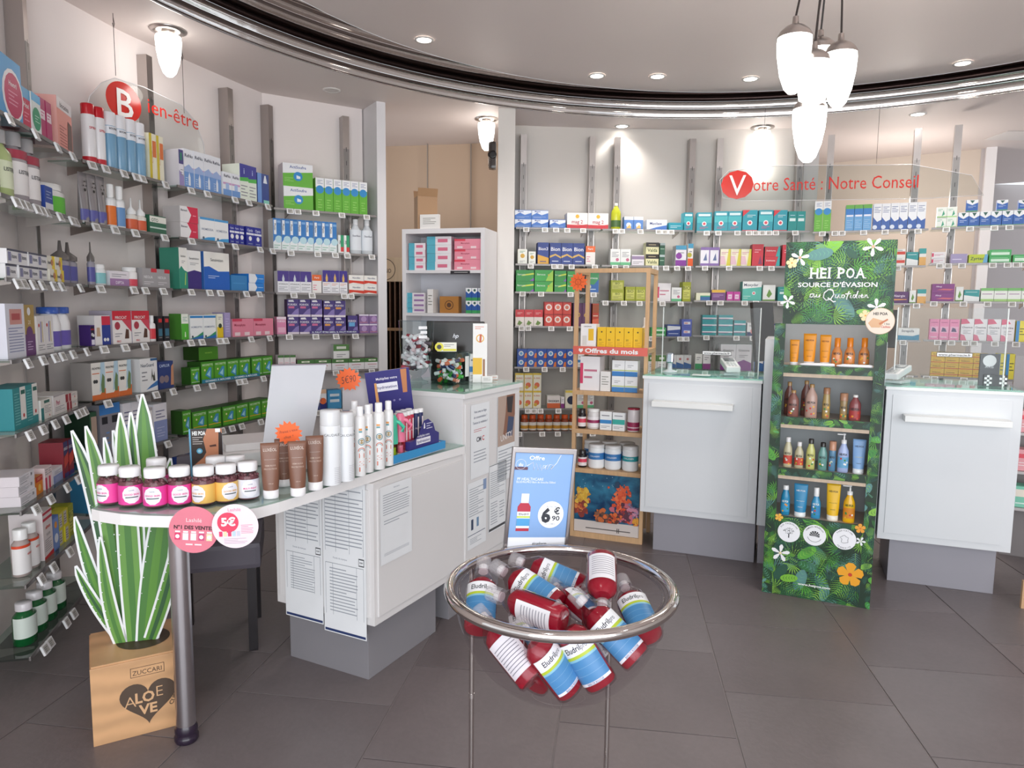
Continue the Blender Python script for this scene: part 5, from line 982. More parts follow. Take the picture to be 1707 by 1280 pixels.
# round shelf talkers hanging from the worktop edge
def talker(px, py, r, lab, col, fn, tilt):
    q = Z(360, 853, .842); y = q.y - .03; q = PY(px, py, y)
    m = MB(); T = Matrix.Rotation(tilt, 4, 'Y'); n = 44
    pt_ = [(r * math.cos(2 * PI * k / n), r * math.sin(2 * PI * k / n)) for k in range(n)]
    m.add([(x, 0, z) for x, z in pt_] + [(x, .0015, z) for x, z in pt_], [tuple(range(n)), tuple(range(n, 2 * n))[::-1]] + [(j, (j + 1) % n, n + (j + 1) % n, n + j) for j in range(n)], M(col, 'card'), T); fn(m, T, r)
    m.solo('shelf_talker', lab, 'sign', (q.x, q.y, q.z), .1)
def f1(m, T, r):
    m.text('Lashilé', 0, r * .42, .012, M('f4dfe2'), -.001, T, bold=0); m.text("N°1 DES VENTES", 0, r * .1, .011, M('3a1c24'), -.001, T, exact=r * 1.6, bold=.03)
    for k, c in enumerate(('d83a6a', 'e8e0ea', 'e8e4ee', 'c84a7a', 'e0d8b0')):
        x = -r * .64 + k * r * .32; m.rect(x - .008, -r * .45, x + .008, -r * .15, M(c), -.001, T); m.rect(x - .007, -r * .13, x + .007, -r * .06, M('f2f0f2'), -.001, T); m.disc(x, -r * .3, .006, M('f4f2f4'), -.0014, T, 12)
    m.rect(-r * .3, -r * .66, -r * .02, -r * .6, M('f0dfe2'), -.001, T); m.rect(r * .06, -r * .66, r * .34, -r * .6, M('f0dfe2'), -.001, T)
def f2(m, T, r):
    m.text('Lashilé', 0, r * .76, .010, M('d8809c'), -.001, T, bold=0); m.disc(-r * .3, r * .18, r * .46, M('dc3f5f'), -.001, T); m.text('5€', -r * .28, r * .22, .024, M('f8f2f4'), -.0014, T, bold=.04, exact=r * .62)
    for k, c in enumerate(('d83a6a', 'e0d8b0', 'd83a6a', 'b8d0e0', 'c8c8d8')): x = -r * .7 + k * r * .19; m.rect(x, -r * .45, x + r * .14, -r * .22, M(c), -.0014, T)
    m.lines(r * .25, -r * .35, r * .78, r * .08, 6, M('d8809c'), -.001, T); m.lines(-r * .5, -r * .8, r * .5, -r * .52, 4, M('b8a0b0'), -.001, T)
talker(323, 883, .0695, 'round rose-pink talker reading N°1 DES VENTES', 'dc7a8c', f1, .07)
talker(392, 877, .0655, 'round pale pink 5€ talker on the worktop edge', 'f0dce6', f2, -.02)
# brown hand cream tubes
def tube_std(q, ang, lab, body, cap, txt, tc, h, r, group, name='tube', inv=True, parts=None, tsz=.016):
    t = thing(name, lab, 'tube', q, ang, group); seg = 20; mb = MB()
    lv = [(.15, .86, .8), (.3, .95, .7), (.6, 1.0, .45), (.93, 1.06, .09), (1, 1.06, .05)]; V = []
    for z, a, b in lv:
        for k in range(seg): an = 2 * PI * k / seg; V.append((r * a * math.cos(an), r * b * math.sin(an), z * h))
    n = len(lv); mb.add(V, [(j * seg + k, j * seg + (k + 1) % seg, (j + 1) * seg + (k + 1) % seg, (j + 1) * seg + k) for j in range(n - 1) for k in range(seg)] + [tuple(range((n - 1) * seg, n * seg))], M(body, 'card'), None, True)
    if txt:
        yy = -r * .62
        def fy(z): return -(r * (.82 - .72 * (z / h - .15) / .85)) - .0015
        for (s_, zc, hh, cc, ex) in txt:
            geo = MB(); geo.text(s_, 0, zc * h, hh * h, M(cc), 0, exact=ex * r, bold=.01)
            mb.add([(x, fy(z) * math.sqrt(max(.05, 1 - (x / (r * 1.08)) ** 2)) - .0003, z) for x, y, z in geo.v], geo.f, M(cc))
    mb.build('tube_body', t); c = MB(); c.lathe([(r * .84, 0), (r * .88, .004), (r * .88, .15 * h), (r * .8, .155 * h)], M(cap, 'plas'), 24, None, .92); c.build('cap', t); return t
LX = [('LUXÉOL', .88, .055, 'd8c4b8', 1.5), ('———', .71, .02, 'e8e0dc', 1.3), ('CRÈME DE JOUR', .6, .025, 'c8ae9e', 1.2), ('PROTECTRICE', .54, .025, 'c8ae9e', 1.4), ('150 ml', .28, .02, 'c8ae9e', .5)]
for px, py, yt, lab in ((452, 832, 738, 'front left of the brown tubes'), (497, 828, 735, 'middle of the brown tubes'), (526, 818, 726, 'right of the brown tubes beside the white cans'), (474, 812, 731, 'partly hidden brown tube at the back, bearing the orange star')):
    q = Z(px, py - 3, WZ); h = PY(px, yt, q.y).z - WZ
    tube_std((q.x, q.y, WZ), .35, lab + (', LUXÉOL' if 'LUX' not in lab else ''), '7a5240', 'f0eef0', LX, None, h, .027, 'brown LUXÉOL tubes on the worktop')
def star(px, py, y, r, lab, txt, name='price_star', rz=0, name2=None):
    q = PY(px, py, y); m = MB(); n = 30; pt_ = []; rn = random.Random(int(px))
    for k in range(n): rr = r * (1 if k % 2 else .76) * rn.uniform(.93, 1.05); pt_.append((rr * math.cos(2 * PI * k / n), rr * .9 * math.sin(2 * PI * k / n)))
    m.add([(x, 0, z) for x, z in pt_] + [(x, .001, z) for x, z in pt_], [tuple(range(n)), tuple(range(n, 2 * n))[::-1]] + [(j, (j + 1) % n, n + (j + 1) % n, n + j) for j in range(n)], M('f4692a', 'card'))
    for s_, x, z, h, ex in txt: m.text(s_, x, z, h, M('3a2a30'), -.0008, bold=-.01, exact=ex, rot=.2, shear=.2)
    m.solo(name, lab, 'sign', (q.x, q.y, q.z), rz)
qa = Z(474, 809, WZ); star(481, 722, qa.y - .035, .048, 'orange handwritten star on the back brown tube', [('Prenez à vous', 0, .008, .010, .06), ('chut !', 0, -.012, .01, .032)])
# white cans
def can(px, py, yt, r, lab, kind, ang=0):
    q = Z(px, py, WZ); h = PY(px, yt, q.y).z - WZ; t = thing('spray_can', lab, 'spray', (q.x, q.y, WZ), ang, 'white cans on the worktop')
    if kind == 'cau':
        m = MB(); m.lathe([(r * .96, 0), (r, .004), (r, h * .8)], M('eceef1', 'plas'), 30); m.text('CAUDALIE', .006, h * .68, .009, M('5a5a62'), wrap=(r * 1.01, r * 1.01), bold=0); 
        for k in range(9): m.band(r * 1.008, r * 1.008, h * (.03 + k * .025), h * (.04 + k * .025), .3, 1.1, M('c8c8ce'), n=4)
        m.build('can_body', t); m = MB(); m.lathe([(r * .99, h * .802), (r * .99, h * .97), (r * .94, h), (.0005, h)], M('f2f3f5', 'frost'), 30); m.build('cap', t)
    else:
        m = MB(); m.lathe([(r * .95, 0), (r, .004), (r, h * .8), (r * .9, h * .85), (r * .6, h * .87)], M('eeeeee', 'plas'), 28)
        rr = r * 1.01; rn = random.Random(int(px)); OR = M('d87a62'); 
        m.band(rr, rr, h * .66, h * .69, -.5, .1, M('e8a05a'), n=4); m.band(rr, rr, h * .63, h * .655, -.5, .1, M('6aa0a8'), n=4)
        def ringp(zc, R, w_, col, a0=0, a1=2 * PI):
            V = []; n = 18
            for k in range(n + 1):
                a = a0 + (a1 - a0) * k / n
                for q_ in (R, R - w_): x = q_ * math.cos(a); an = x / rr; V.append((rr * math.sin(an), -rr * math.cos(an), zc + q_ * math.sin(a)))
            m.add(V, [(2 * k, 2 * k + 1, 2 * k + 3, 2 * k + 2) for k in range(n)], col)
        ringp(h * .5, .013, .003, M('5a8a94')); ringp(h * .5, .008, .008, M('a89060')); ringp(h * .36, .014, .003, OR, 0, PI); ringp(h * .36, .009, .002, M('7a9aa0'), 0, PI)
        for s_, z in (('H', .3), ('S', .19), ('L', .1)): m.text(s_, 0, h * z, .018, OR, wrap=(rr, rr), bold=-.005, exact=.02)
        m.build('can_body', t); m = MB(); m.lathe([(r * .62, h * .87), (r * .62, h * .985), (r * .56, h), (.0005, h)], M('f2f2f4', 'plas'), 24); m.build('cap', t)
can(552, 806, 683, .034, 'wide white CAUDALIE can next to the brown tubes', 'cau', .3)
can(577, 800, 687, .029, 'second wide white can beside the patterned sprays', 'cau', .3)
can(601, 792, 677, .0195, 'leftmost white spray with red curved print', 'dec', .5); can(614, 786, 674, .0195, 'second white spray with red curved print', 'dec', .1)
can(632, 781, 671, .022, 'third, front white spray with red arch print', 'dec', .3); can(648, 775, 668, .019, 'fourth white spray next to the green mister', 'dec', .2)
can(592, 770, 668, .021, 'white-capped spray half hidden behind the others', 'dec', -.3); can(617, 768, 673, .02, 'short white-capped spray in the back row', 'dec', 2)
# blue tray with misters and toothpastes: local frame along the counter front
p = tol(Z(656, 776, WZ).xy); TR = C0 + U * (p[0] + .0) + Vector((-U.y, U.x)) * (p[1] + .004)
L3 = .375; t = thing('display_tray', 'blue cardboard tray holding misters and toothpastes', 'tray', (TR.x, TR.y, WZ), RZC)
m = MB(); B_ = M('3a96d0', 'card'); Wt = M('eceef0', 'card')
m.box((0, 0, 0), (L3, .13, .004), Wt)
for a, b in (((0, 0), (L3, .004)), ((0, .126), (L3, .13)), ((0, .004), (.004, .126)), ((L3 - .004, .004), (L3, .126))): m.box((a[0], a[1], 0), (b[0], b[1], .036), B_)
m.box((.004, .004, .03), (L3 - .004, .126, .031), Wt); m.build('tray_body', t)
def trl(x, y, z=0): q = TR + U * (x * 1.5) + Vector((-U.y, U.x)) * y; return (q.x, q.y, WZ + z)
for x, y, c, lab in ((.028, .03, '4cc0a0', 'mint green mini mister in the blue tray'), (.065, .035, 'ec7c9c', 'front pink mini mister in the blue tray'), (.04, .075, 'ec7c9c', 'back pink mini mister in the blue tray')):
    t = thing('mini_mister', lab, 'sprayer', trl(x, y, .031), RZC - .2, 'mini misters in the blue tray'); t.scale = (1.2, 1.2, 1.22)
    m = MB(); cm = M(c, 'plas'); m.lathe([(.015, 0), (.016, .003), (.016, .04), (.012, .045)], M('d8e8a0' if c[0] == '4' else 'f0c8d4', 'clear'), 20); m.build('tank', t)
    m = MB(); m.lathe([(.018, .036), (.018, .055), (.016, .09), (.017, .115), (.010, .128)], cm, 16, None, .9); m.lathe([(.0145, 0), (.0145, .034)], M('c8d860' if c[0] == '4' else 'e8a8bc', 'plas'), 10, Matrix.Scale(.7, 4)); m.build('handle', t)
    m = MB(); m.tube([(.0, -.0, .112), (.012, -.018, .105), (.02, -.03, .09), (.016, -.028, .075)], .0065, cm, 8); m.build('trigger', t)
for x, y, c, lab in ((.085, .07, 'd8405c', 'leftmost red toothpaste tube in the tray'), (.105, .06, 'd8405c', 'second red toothpaste tube in the tray'), (.125, .065, 'd8405c', 'third red toothpaste tube in the tray'), (.145, .07, 'c8304c', 'fourth red toothpaste tube in the tray'), (.17, .07, '2a3060', 'left navy toothpaste tube in the tray'), (.19, .07, '2a3060', 'right navy toothpaste tube in the tray'),
                     (.12, .1, 'd8405c', 'back left toothpaste tube with white cap'), (.145, .105, '3a8a8a', 'back teal toothpaste tube with white cap'), (.17, .105, '2a3060', 'back right toothpaste tube with white cap')):
    t = thing('toothpaste', lab, 'toothpaste', trl(x, y, .031), RZC - .1, 'toothpastes in the blue tray'); t.scale = (1.3, 1.3, 1.2); k = M(c, 'card')
    m = MB(); m.lathe([(.0105, 0), (.0105, .112)], k, 16); m.text('Hydralin' if c[0] != '2' else 'Hydra', 0, .06, .008, M('f2dfe4'), wrap=(.0112, .0112), rot=PI / 2 * 0, bold=.0, maxw=.02); m.rect(-.003, .03, .003, .1, M('f4e4e8'), -.0112); m.build('tube_body', t)
    m = MB(); m.lathe([(.0108, .1125), (.0108, .124), (.009, .126), (.0005, .126)], M('f2f2f3', 'plas'), 16); m.build('cap', t)
t = thing('display_box', 'purple hydratation display box with rounded header in the tray', 'display', trl(.085, .01, .031), RZC); t.scale = (1.45, 1.2, 1.3)
PU = M('38347c', 'card'); m = MB(); m.box((0, 0, 0), (.145, .018, .028), PU); m.build('box_front', t)
m = MB(); pts = [(.02, .0), (.145, .0), (.145, .035), (.125, .045), (.115, .07), (.09, .088), (.07, .085), (.055, .065), (.045, .045), (.02, .028)]
m.add([(x, -.001, z) for x, z in pts] + [(x, .001, z) for x, z in pts], [tuple(range(10)), tuple(range(10, 20))[::-1]] + [(j, (j + 1) % 10, 10 + (j + 1) % 10, 10 + j) for j in range(10)], PU)
m.rect(.03, .014, .10, .032, M('f0eef6'), -.0014); m.text('hydratation', .065, .023, .009, PU, -.0018, exact=.062); m.text('multipliez votre', .065, .04, .008, M('f0eef6'), -.0014, exact=.06); m.lines(.08, .055, .11, .078, 3, M('e8e6f4'), -.0014); m.pr([(.066, .06), (.074, .06), (.072, .078), (.068, .078)], M('f0eef6'), -.0014)
m.build('header_card', t)
# upright hydration card
def card(corner_px, y, w, h, ang, lab, base, fn, name='display_card', lean=.18, cat='display', z0=None, th=.002, roll=0.0):
    q = PY(corner_px[0], corner_px[1], y); z = q.z if z0 is None else z0
    T = Matrix.Rotation(-roll, 4, 'Y') @ Matrix.Rotation(lean, 4, 'X')
    t = thing(name, lab, cat, (q.x, q.y, z), ang); m = MB(); m.box((0, 0, 0), (w, th, h), M(base, 'card'), T); fn(m, T.copy(), w, h); m.build('card_face', t)
    m = MB(); m.add([(w * .3, th, h * .7), (w * .7, th, h * .7), (w * .7, h * .35, 0), (w * .3, h * .35, 0)], [(0, 1, 2, 3)], M(base, 'card'), None); m.build('easel_back', t); return t
def fh(m, T, w, h):
    m.rect(0, h * .3, w, h, PU, -.0006, T); m.text('Multipliez votre', w * .47, h * .9, .011, M('f2f0f8'), -.001, T, exact=w * .48); m.rect(w * .22, h * .73, w * .7, h * .84, M('f2f0f8'), -.001, T); m.text('hydratation', w * .46, h * .785, .012, PU, -.0014, T, exact=w * .44)
    m.pr([(w * .16, h * .42), (w * .24, h * .42), (w * .23, h * .85), (w * .18, h * .85)], M('e8a868'), -.001, T); m.disc(w * .12, h * .42, .014, M('e8783a'), -.0012, T); m.disc(w * .26, h * .4, .012, M('f0b030'), -.0014, T); m.disc(w * .2, h * .38, .008, M('f4e8c8'), -.0016, T)
    m.pr([(w * .8, h * .68), (w * .9, h * .68), (w * .94, h * .99), (w * .8, h * .99)], M('c88458'), -.001, T)
    for k in range(6): m.text('♦' if 0 else 'o', w * (.45 + .13 * (k % 3)), h * (.6 - .15 * (k // 3)), .012, M('b8b4e0'), -.001, T)
    m.lines(w * .15, h * .2, w * .6, h * .27, 2, M('a08098'), -.001, T); m.lines(w * .7, h * .22, w * .95, h * .28, 2, M('908898'), -.001, T)
q = Z(625, 735, WZ); card((625, 700), 3.04, .185, .335, .22, 'purple hydratation easel card leaning behind the sprays', 'eceaf0', fh, z0=WZ, roll=.13)
bpy.data.objects
def fm_(m, T, w, h):
    m.rect(0, h * .0, w, h * .55, M('8c98b0'), -.0006, T); m.pr([(0, h * .3), (w * .3, h * .45), (w * .6, h * .4), (w, h * .55), (w, h * .2), (0, h * .2)], M('5f6f8e'), -.001, T); m.pr([(w * .85, 0), (w, 0), (w, h * .4)], M('22242c'), -.0012, T)
card((571, 705), 3.02, .14, .30, .3, 'grey mountain-picture card carrying the 5€90 star', 'cfccd0', fm_, z0=WZ, lean=.1)
q = PY(581, 632, 2.97); star(581, 632, 2.95, .056, 'orange star price tag reading 5€90', [('5€90', 0, 0, .03, .062)])
# white drawer trays and acrylic holder
q = Z(372, 782, WZ); T0 = tol((q.x, q.y))
t = thing('stacked_trays', 'two white stacked trays behind the gummy jars', 'tray', (q.x, q.y, WZ), RZC - .55)
m = MB(); m.box((0, 0, 0), (.30, .26, .052), M('eeeceb', 'melamine'), None, .002); m.build('lower_tray', t)
m = MB(); m.box((.02, .05, .0525), (.33, .27, .08), M('efedec', 'melamine'), None, .002); m.build('upper_tray', t)
q = Z(440, 790, WZ); qq = PY(437, 748, q.y)
t = thing('acrylic_holder', 'tilted translucent acrylic sheet holder with ghosted text', 'sign holder', (qq.x, qq.y, WZ + .085), .42)
T = Matrix.Shear('XZ', 4, (0, 0)) if False else Matrix.Rotation(.0, 4, 'X')
m = MB(); hh = .30; ww = .21; sh = .09; fr = M('dadce2', 'frost')
Pp = [(0, 0, 0), (ww * .8, 0, 0), (ww * .8 + sh * .9, .10, hh), (sh * .55, .10, hh)]
m.add(Pp + [(a, b + .003, c) for a, b, c in Pp], [(0, 1, 2, 3), (7, 6, 5, 4)] + [(j, (j + 1) % 4, 4 + (j + 1) % 4, 4 + j) for j in range(4)], fr); m.build('acrylic_sheet', t)
m = MB(); m.tube([(sh * .55, .10, hh), (ww * .8 + sh * .9, .10, hh)], .003, M('8a8088', 'steel'), 6); m.build('top_edge', t)
m = MB(); m.box((0, .0, -.08), (ww * .8, .08, -.001), M('e8e8ea', 'frost')); m.build('holder_foot', t)
def fp(m, T, w, h):
    m.rect(0, 0, w, h, M('3a3230'), -.0006, T); m.pr([(w * .35, 0), (w, 0), (w, h), (w * .55, h), (w * .42, h * .8), (w * .5, h * .55), (w * .4, h * .45), (w * .1, h * .3), (w * .1, 0)], M('b87a5a'), -.001, T); m.rect(0, 0, w * .05, h, M('6aa8cc'), -.0012, T)
    m.pr([(w * .85, h * .1), (w, h * .1), (w, h * .9), (w * .9, h)], M('2a1a18'), -.0012, T); m.pr([(w * .6, h * .68), (w * .8, h * .7), (w * .82, h * .66), (w * .62, h * .65)], M('4a2a22'), -.0014, T); m.pr([(w * .62, h * .42), (w * .75, h * .44), (w * .74, h * .38)], M('9a4a44'), -.0014, T)
    m.pr([(w * .3, h * .2), (w * .62, h * .38), (w * .6, h * .1), (w * .35, .0)], M('c88a68'), -.0016, T)
    m.text('HEI POA', w * .3, h * .92, .014, M('f4f4f2'), -.0014, T, exact=w * .4, bold=.03); m.lines(w * .1, h * .7, w * .42, h * .86, 4, M('c8c0bc'), -.0014, T)
    for x, z in ((.3, .58), (.58, .3), (.72, .3), (.86, .32)): m.disc(w * x, h * z, w * .09, M('5aa8cc'), -.0018, T); m.disc(w * x, h * z, w * .05, M('a8d4e4'), -.0022, T)
    m.rect(w * .8, h * .93, w * .95, h, M('f2f2f2'), -.0018, T)
q = Z(330, 806, WZ); card((319, 800), q.y + .03, .105, .185, .25, 'small HEI POA picture card with a woman in profile', '6aa8cc', fp, z0=WZ, lean=.08, name='photo_card')
# green funnel and extra little things behind cans skipped

# ================================================================== ON THE TALL COUNTER
TZ = 1.079
def pill_sticks(n, R_, z0, z1, cols, seed, base):
    rn = random.Random(seed)
    for i in range(n):
        a = rn.uniform(0, 2 * PI); rr = R_ * math.sqrt(rn.random()) * .8; z = rn.uniform(z0, z1); c, c2 = rn.choice(cols)
        d = Vector((rn.uniform(-1, 1), rn.uniform(-1, 1), rn.uniform(-.5, .5))).normalized(); p = Vector((rr * math.cos(a), rr * math.sin(a), z)); rot = d.to_track_quat('Z', 'Y').to_matrix().to_4x4()
        yield Matrix.Translation(base + p) @ rot, c, c2
q = Z(700, 638, TZ); VZ = Vector((q.x - .02, q.y + .03, TZ))
t = thing('glass_vase', 'tall clear footed vase full of lip-care tubes beside the monitor', 'vase', VZ)
m = MB(); m.lathe([(.055, 0), (.058, .004), (.03, .014), (.022, .03), (.045, .05), (.072, .10), (.082, .18), (.086, .30)], M('eaf0f0', 'clear'), 36, None, 1, True, False); m.build('vase_glass', t)
m = MB(); m.tube([(.086 * math.cos(2 * PI * k / 36), .086 * math.sin(2 * PI * k / 36), .30) for k in range(36)], .002, M('eef2f4', 'clear'), 6, closed=True); m.build('vase_rim', t)
m = MB()
for k in range(3): m.band(.0875, .0875, .262 - k * .022, .276 - k * .022, .25 + .1 * (k == 1), .75, M('f0f0f2'), n=5)
m.build('word_sticker', t)
def lipstick(T, c, c2, lab, grp, L=.062, r=.009):
    t = thing('lip_balm', lab, 'lip balm', (0, 0, 0), 0, grp); t.matrix_world = T
    m = MB(); m.lathe([(r, -L / 2), (r, L * .1)], M(c, 'plas'), 10); m.build('stick_body', t); m = MB(); m.lathe([(r * 1.02, L * .1), (r * 1.02, L / 2), (r * .9, L / 2 + .001)], M(c2, 'plas'), 10); m.build('cap', t)
i = 0
for T, c, c2 in pill_sticks(80, .06, .07, .225, (('efe9ec', 'f4f2f4'), ('e8dce0', 'efe9ec'), ('8a3038', 'b04050'), ('e8c8cc', 'f2eef0'), ('5a4a54', 'e8e4ea')), 3, VZ):
    lipstick(T, c, c2, {'f4f2f4': 'plain white lip-care tube', 'efe9ec': 'pale rose and white lip-care tube', 'b04050': 'dark red lip-care tube', 'f2eef0': 'pink lip-care tube with white cap', 'e8e4ea': 'dark grey lip-care tube with white cap'}[c2] + ' piled in the tall vase', 'lip-care tubes in the tall vase')
q = Z(742, 640, TZ); SQ = Vector((q.x + .01, q.y + .075, TZ)); a_ = RZC + .05
t = thing('glass_bowl', 'square flared glass bowl of colourful lip balms on the tall counter', 'bowl', SQ, a_)
m = MB(); V = []
for h, s_ in ((.004, .06), (.15, .082)): V += [(-s_, -s_, h), (s_, -s_, h), (s_, s_, h), (-s_, s_, h)]
m.add(V, [(0, 1, 5, 4), (1, 2, 6, 5), (2, 3, 7, 6), (3, 0, 4, 7)], M('e2ecea', 'clear')); m.box((-.06, -.06, 0), (.06, .06, .006), M('cfe0dc', 'clear')); m.build('bowl_glass', t)
m = MB(); m.tube([(-.082, -.082, .15), (.082, -.082, .15), (.082, .082, .15), (-.082, .082, .15)], .002, M('eaf4f2', 'clear'), 6, closed=True); m.build('bowl_rim', t)
m = MB(); m.rect(.02, .03, .06, .13, M('eef2f0'), -.0815 + .0); m.build('word_sticker', t)
for T, c, c2 in pill_sticks(90, .07, .016, .108, (('f0eeee', 'e8643c'), ('e8e4e4', 'e87a5a'), ('3a9a3c', '4ab04a'), ('f0f0f0', '3a9a3c'), ('28305a', '2f3a6c'), ('c8c8e8', 'dadaf0')), 8, SQ):
    lipstick(T, c, c2, {'e8643c': 'white lip balm with bright orange cap', 'e87a5a': 'grey lip balm with coral cap', '4ab04a': 'all-green lip balm', '3a9a3c': 'white lip balm with green cap', '2f3a6c': 'dark navy lip balm', 'dadaf0': 'pale lilac lip balm'}[c2] + ' piled in the square glass bowl', 'lip balms in the square glass bowl', .05, .0095)
# monitor on the staff side
q = PY(757, 560, 3.62); t = thing('monitor', 'black desktop monitor seen from behind with hp logo', 'monitor', (q.x, q.y, TZ - .2), -.12)
m = MB(); DK = M('2c2826', 'plas'); T = Matrix.Rotation(-.1, 4, 'X'); m.box((-.155, 0, .3), (.145, .03, .50), DK, T, .006); m.build('screen_back', t)
m = MB(); m.disc(.0, .42, .018, M('2c2826', 'plas'), -.001, T); m.text('hp', 0, .425, .022, M('b8b8bc', 'steel'), -.002, T, shear=.3, bold=.0); m.build('logo', t)
m = MB(); m.box((-.13, .01, 0), (.11, .05, .31), M('25211f', 'plas'), T, .01); m.build('stand', t)
def flat(name, lab, cat, px, py, y, w, h, ang, base, fn, z=None, d=.003):
    q = PY(px, py, y); m = MB(); m.box((-w / 2, 0, 0), (w / 2, d, h), M(base, 'card')); fn(m, w, h); return m.solo(name, lab, cat, (q.x, q.y, q.z if z is None else z), ang)
flat('price_card', 'small white and yellow card above the square bowl', 'sign', 745, 592, 3.52, .095, .045, .1, 'f0efe2', lambda m, w, h: (m.disc(-w * .4, h * .5, h * .48, M('e6dc2a'), -.0006), m.disc(-w * .4, h * .5, h * .25, M('222'), -.001), m.rect(-w * .2, .003, w * .48, h * .3, M('e6dc2a'), -.0006), m.lines(-w * .15, h * .5, w * .4, h * .85, 2, M('6a6a6a'), -.0006)), z=TZ + .15)
flat('leaflet_strip', 'tall white leaflet strip with yellow panel by the pillar', 'leaflet', 800, 620, 3.5, .07, .29, .1, 'f1efec', lambda m, w, h: (m.rect(-w * .5, h * .14, w * .15, h * .42, M('e8b81c'), -.0006), m.disc(0, h * .75, .02, M('e8b030'), -.0006), m.disc(0, h * .75, .015, M('f1efec'), -.001), m.pr([(-.004, h * .68), (.006, h * .68), (.008, h * .82), (-.002, h * .82)], M('c85a2a'), -.0014), m.rect(w * .2, h * .1, w * .35, h * .4, M('9a6a48'), -.0006), m.lines(-w * .35, h * .9, w * .3, h * .96, 2, M('d8683a'), -.0006)), z=TZ, d=.004)
def cart(k, lab, px0, px1, py, yb, z, d, ang, name=None):
    a = PY(px0, yb, y := py); b = PY(px1, yb, py); return None
def box_at(k, lab, px, pyb, pyt, wpx, z, ang, d=.04, grp=None, nm=None, yo=0):
    q = Z(px, pyb, z); w = wpx / F * q.y * 1.0; h = PY(px, pyt, q.y).z - z
    o = bpy.data.objects.new(nm or cname(S[k]['desc']), cmesh(k, w, h, d)); COL.objects.link(o); o.location = (q.x, q.y + yo, z); o.rotation_euler = (0, 0, ang); return tag(o, lab, 'box', grp)
box_at('wb2', 'white and navy carton right of the square glass bowl', 790, 636, 590, 15, TZ, .2)
o = box_at('wsq', 'low white carton at the tall counter corner', 812, 638, 627, 18, TZ, .2); box_at('worn', 'tiny white and gold carton behind the low one', 822, 633, 626, 16, TZ, .2)

# ================================================================== CASHIER DESKS
A_ = Vector((.86, 4.2)); D_ = (Vector((2.5, 3.56)) - A_).normalized(); N_ = Vector((D_.y, -D_.x)); A2_ = A_ + N_ * .08; RZD = math.atan2(D_.y, D_.x)
def dl(x, y, z=0): q = A2_ + D_ * x - N_ * y; return Vector((q.x, q.y, z))
WM = M('dcdfe2', 'melamine')
for x0_, x1_, lab, lx in ((-.066, .585, 'left white cashier desk with ledge and glass top', (.0, .445)), (1.2, 1.80, 'right white cashier desk with ledge and glass top', (1.28, 1.74))):
    t = thing('cashier_desk', lab, 'counter', dl(x0_, 0), RZD, 'white cashier desks')
    W_ = x1_ - x0_
    m = MB(); m.box((0, 0, .25), (W_, .52, 1.045), WM, None, .002); m.build('desk_body', t)
    m = MB(); m.box((.03, -.005, .285), (W_ - .045, 0, 1.02), WM, None, .0015); m.build('front_panel', t)
    m = MB(); m.box((-.006, -.008, 1.045), (W_ + .006, .53, 1.062), M('eef0f0', 'melamine'), None, .002); m.build('desk_top', t)
    m = MB(); m.box((-.008, -.01, 1.0625), (W_ + .008, .535, 1.0705), M('e6faf5', 'glass'), None, .001); m.build('glass_top', t)
    m = MB(); m.box((.07, .08, 0), (W_ - (.04 if x0_ > 1 else 0.0), .46, .25), M('9c9aa2', 'melamine'), None, .002); m.build('plinth', t)
    m = MB(); m.box((lx[0] - x0_, -.095, .895), (lx[1] - x0_, -.006, .925), M('eff0ee', 'melamine'), None, .002); m.build('ledge', t)
t = thing('divider_cabinet', 'taller pale grey divider between the two cashier desks', 'cabinet', dl(.592, 0), RZD)
m = MB(); m.box((0, .02, .24), (.6, .5, 1.29), M('dfe3e6', 'melamine'), None, .002); m.build('cabinet_body', t)
m = MB(); m.box((.01, .08, 0), (.59, .46, .24), M('9c9aa2', 'melamine'), None, .002); m.build('plinth', t)
# dark monitors behind the divider
for x, w_, z0_, z1_, lab, an in ((.53, .13, 1.13, 1.50, 'black monitor seen edge-on left of the divider', 1.1), (.72, .30, 1.24, 1.46, 'black monitor behind the green banner, left one', .0), (1.05, .24, 1.24, 1.46, 'black monitor behind the green banner, right one', -.1)):
    c = dl(x, .52, 0); t = thing('monitor', lab, 'monitor', (c.x, c.y, z0_), RZD + an, 'black desk monitors')
    m = MB(); m.box((0, 0, 0), (w_ + (.12 if an > 1 else 0), .02, z1_ - z0_), DK, Matrix.Rotation(-.12, 4, 'X'), .004); m.build('screen_back', t)
    m = MB(); m.box((w_ * .4, .02, -.17), (w_ * .5, .04, .1), DK); m.build('stand', t)
# plexiglass screens with web address strip
for x0_, x1_, lab, z1_, st_ in ((.02, .56, 'left clear protective screen on cashier desk', 1.46, (.28, 1.20)), (1.24, 1.73, 'right clear protective screen on cashier desk', 1.47, (1.46, 1.23))):
    c = dl(x0_, .1, 1.0715); t = thing('protective_screen', lab, 'screen', c, RZD, 'clear screens on the desks'); W_ = x1_ - x0_
    m = MB(); m.add([(0, 0, .0), (W_, 0, .0), (W_, 0, z1_ - 1.0715), (0, 0, z1_ - 1.0715)], [(0, 1, 2, 3)], M('f2f6f6', 'clear')); m.build('clear_panel', t)
    for x in (0.0, W_):
        m = MB(); m.box((x - .003, -.004, 0), (x + .003, .004, z1_ - 1.0715), M('e4eae8', 'frost')); m.build('side_edge', t)
    m = MB(); xx = st_[0] - x0_; zz = st_[1] - 1.0715; m.rect(xx - .03, zz - .012, xx + .13, zz + .012, M('2a2a30'), -.002); m.rect(xx - .028, zz - .009, xx + .128, zz + .009, M('f2f2f2'), -.0024); m.text('www.pharmacie.fr', xx + .05, zz, .011, M('222226'), -.0028, exact=.145, bold=.02); m.build('address_strip', t)
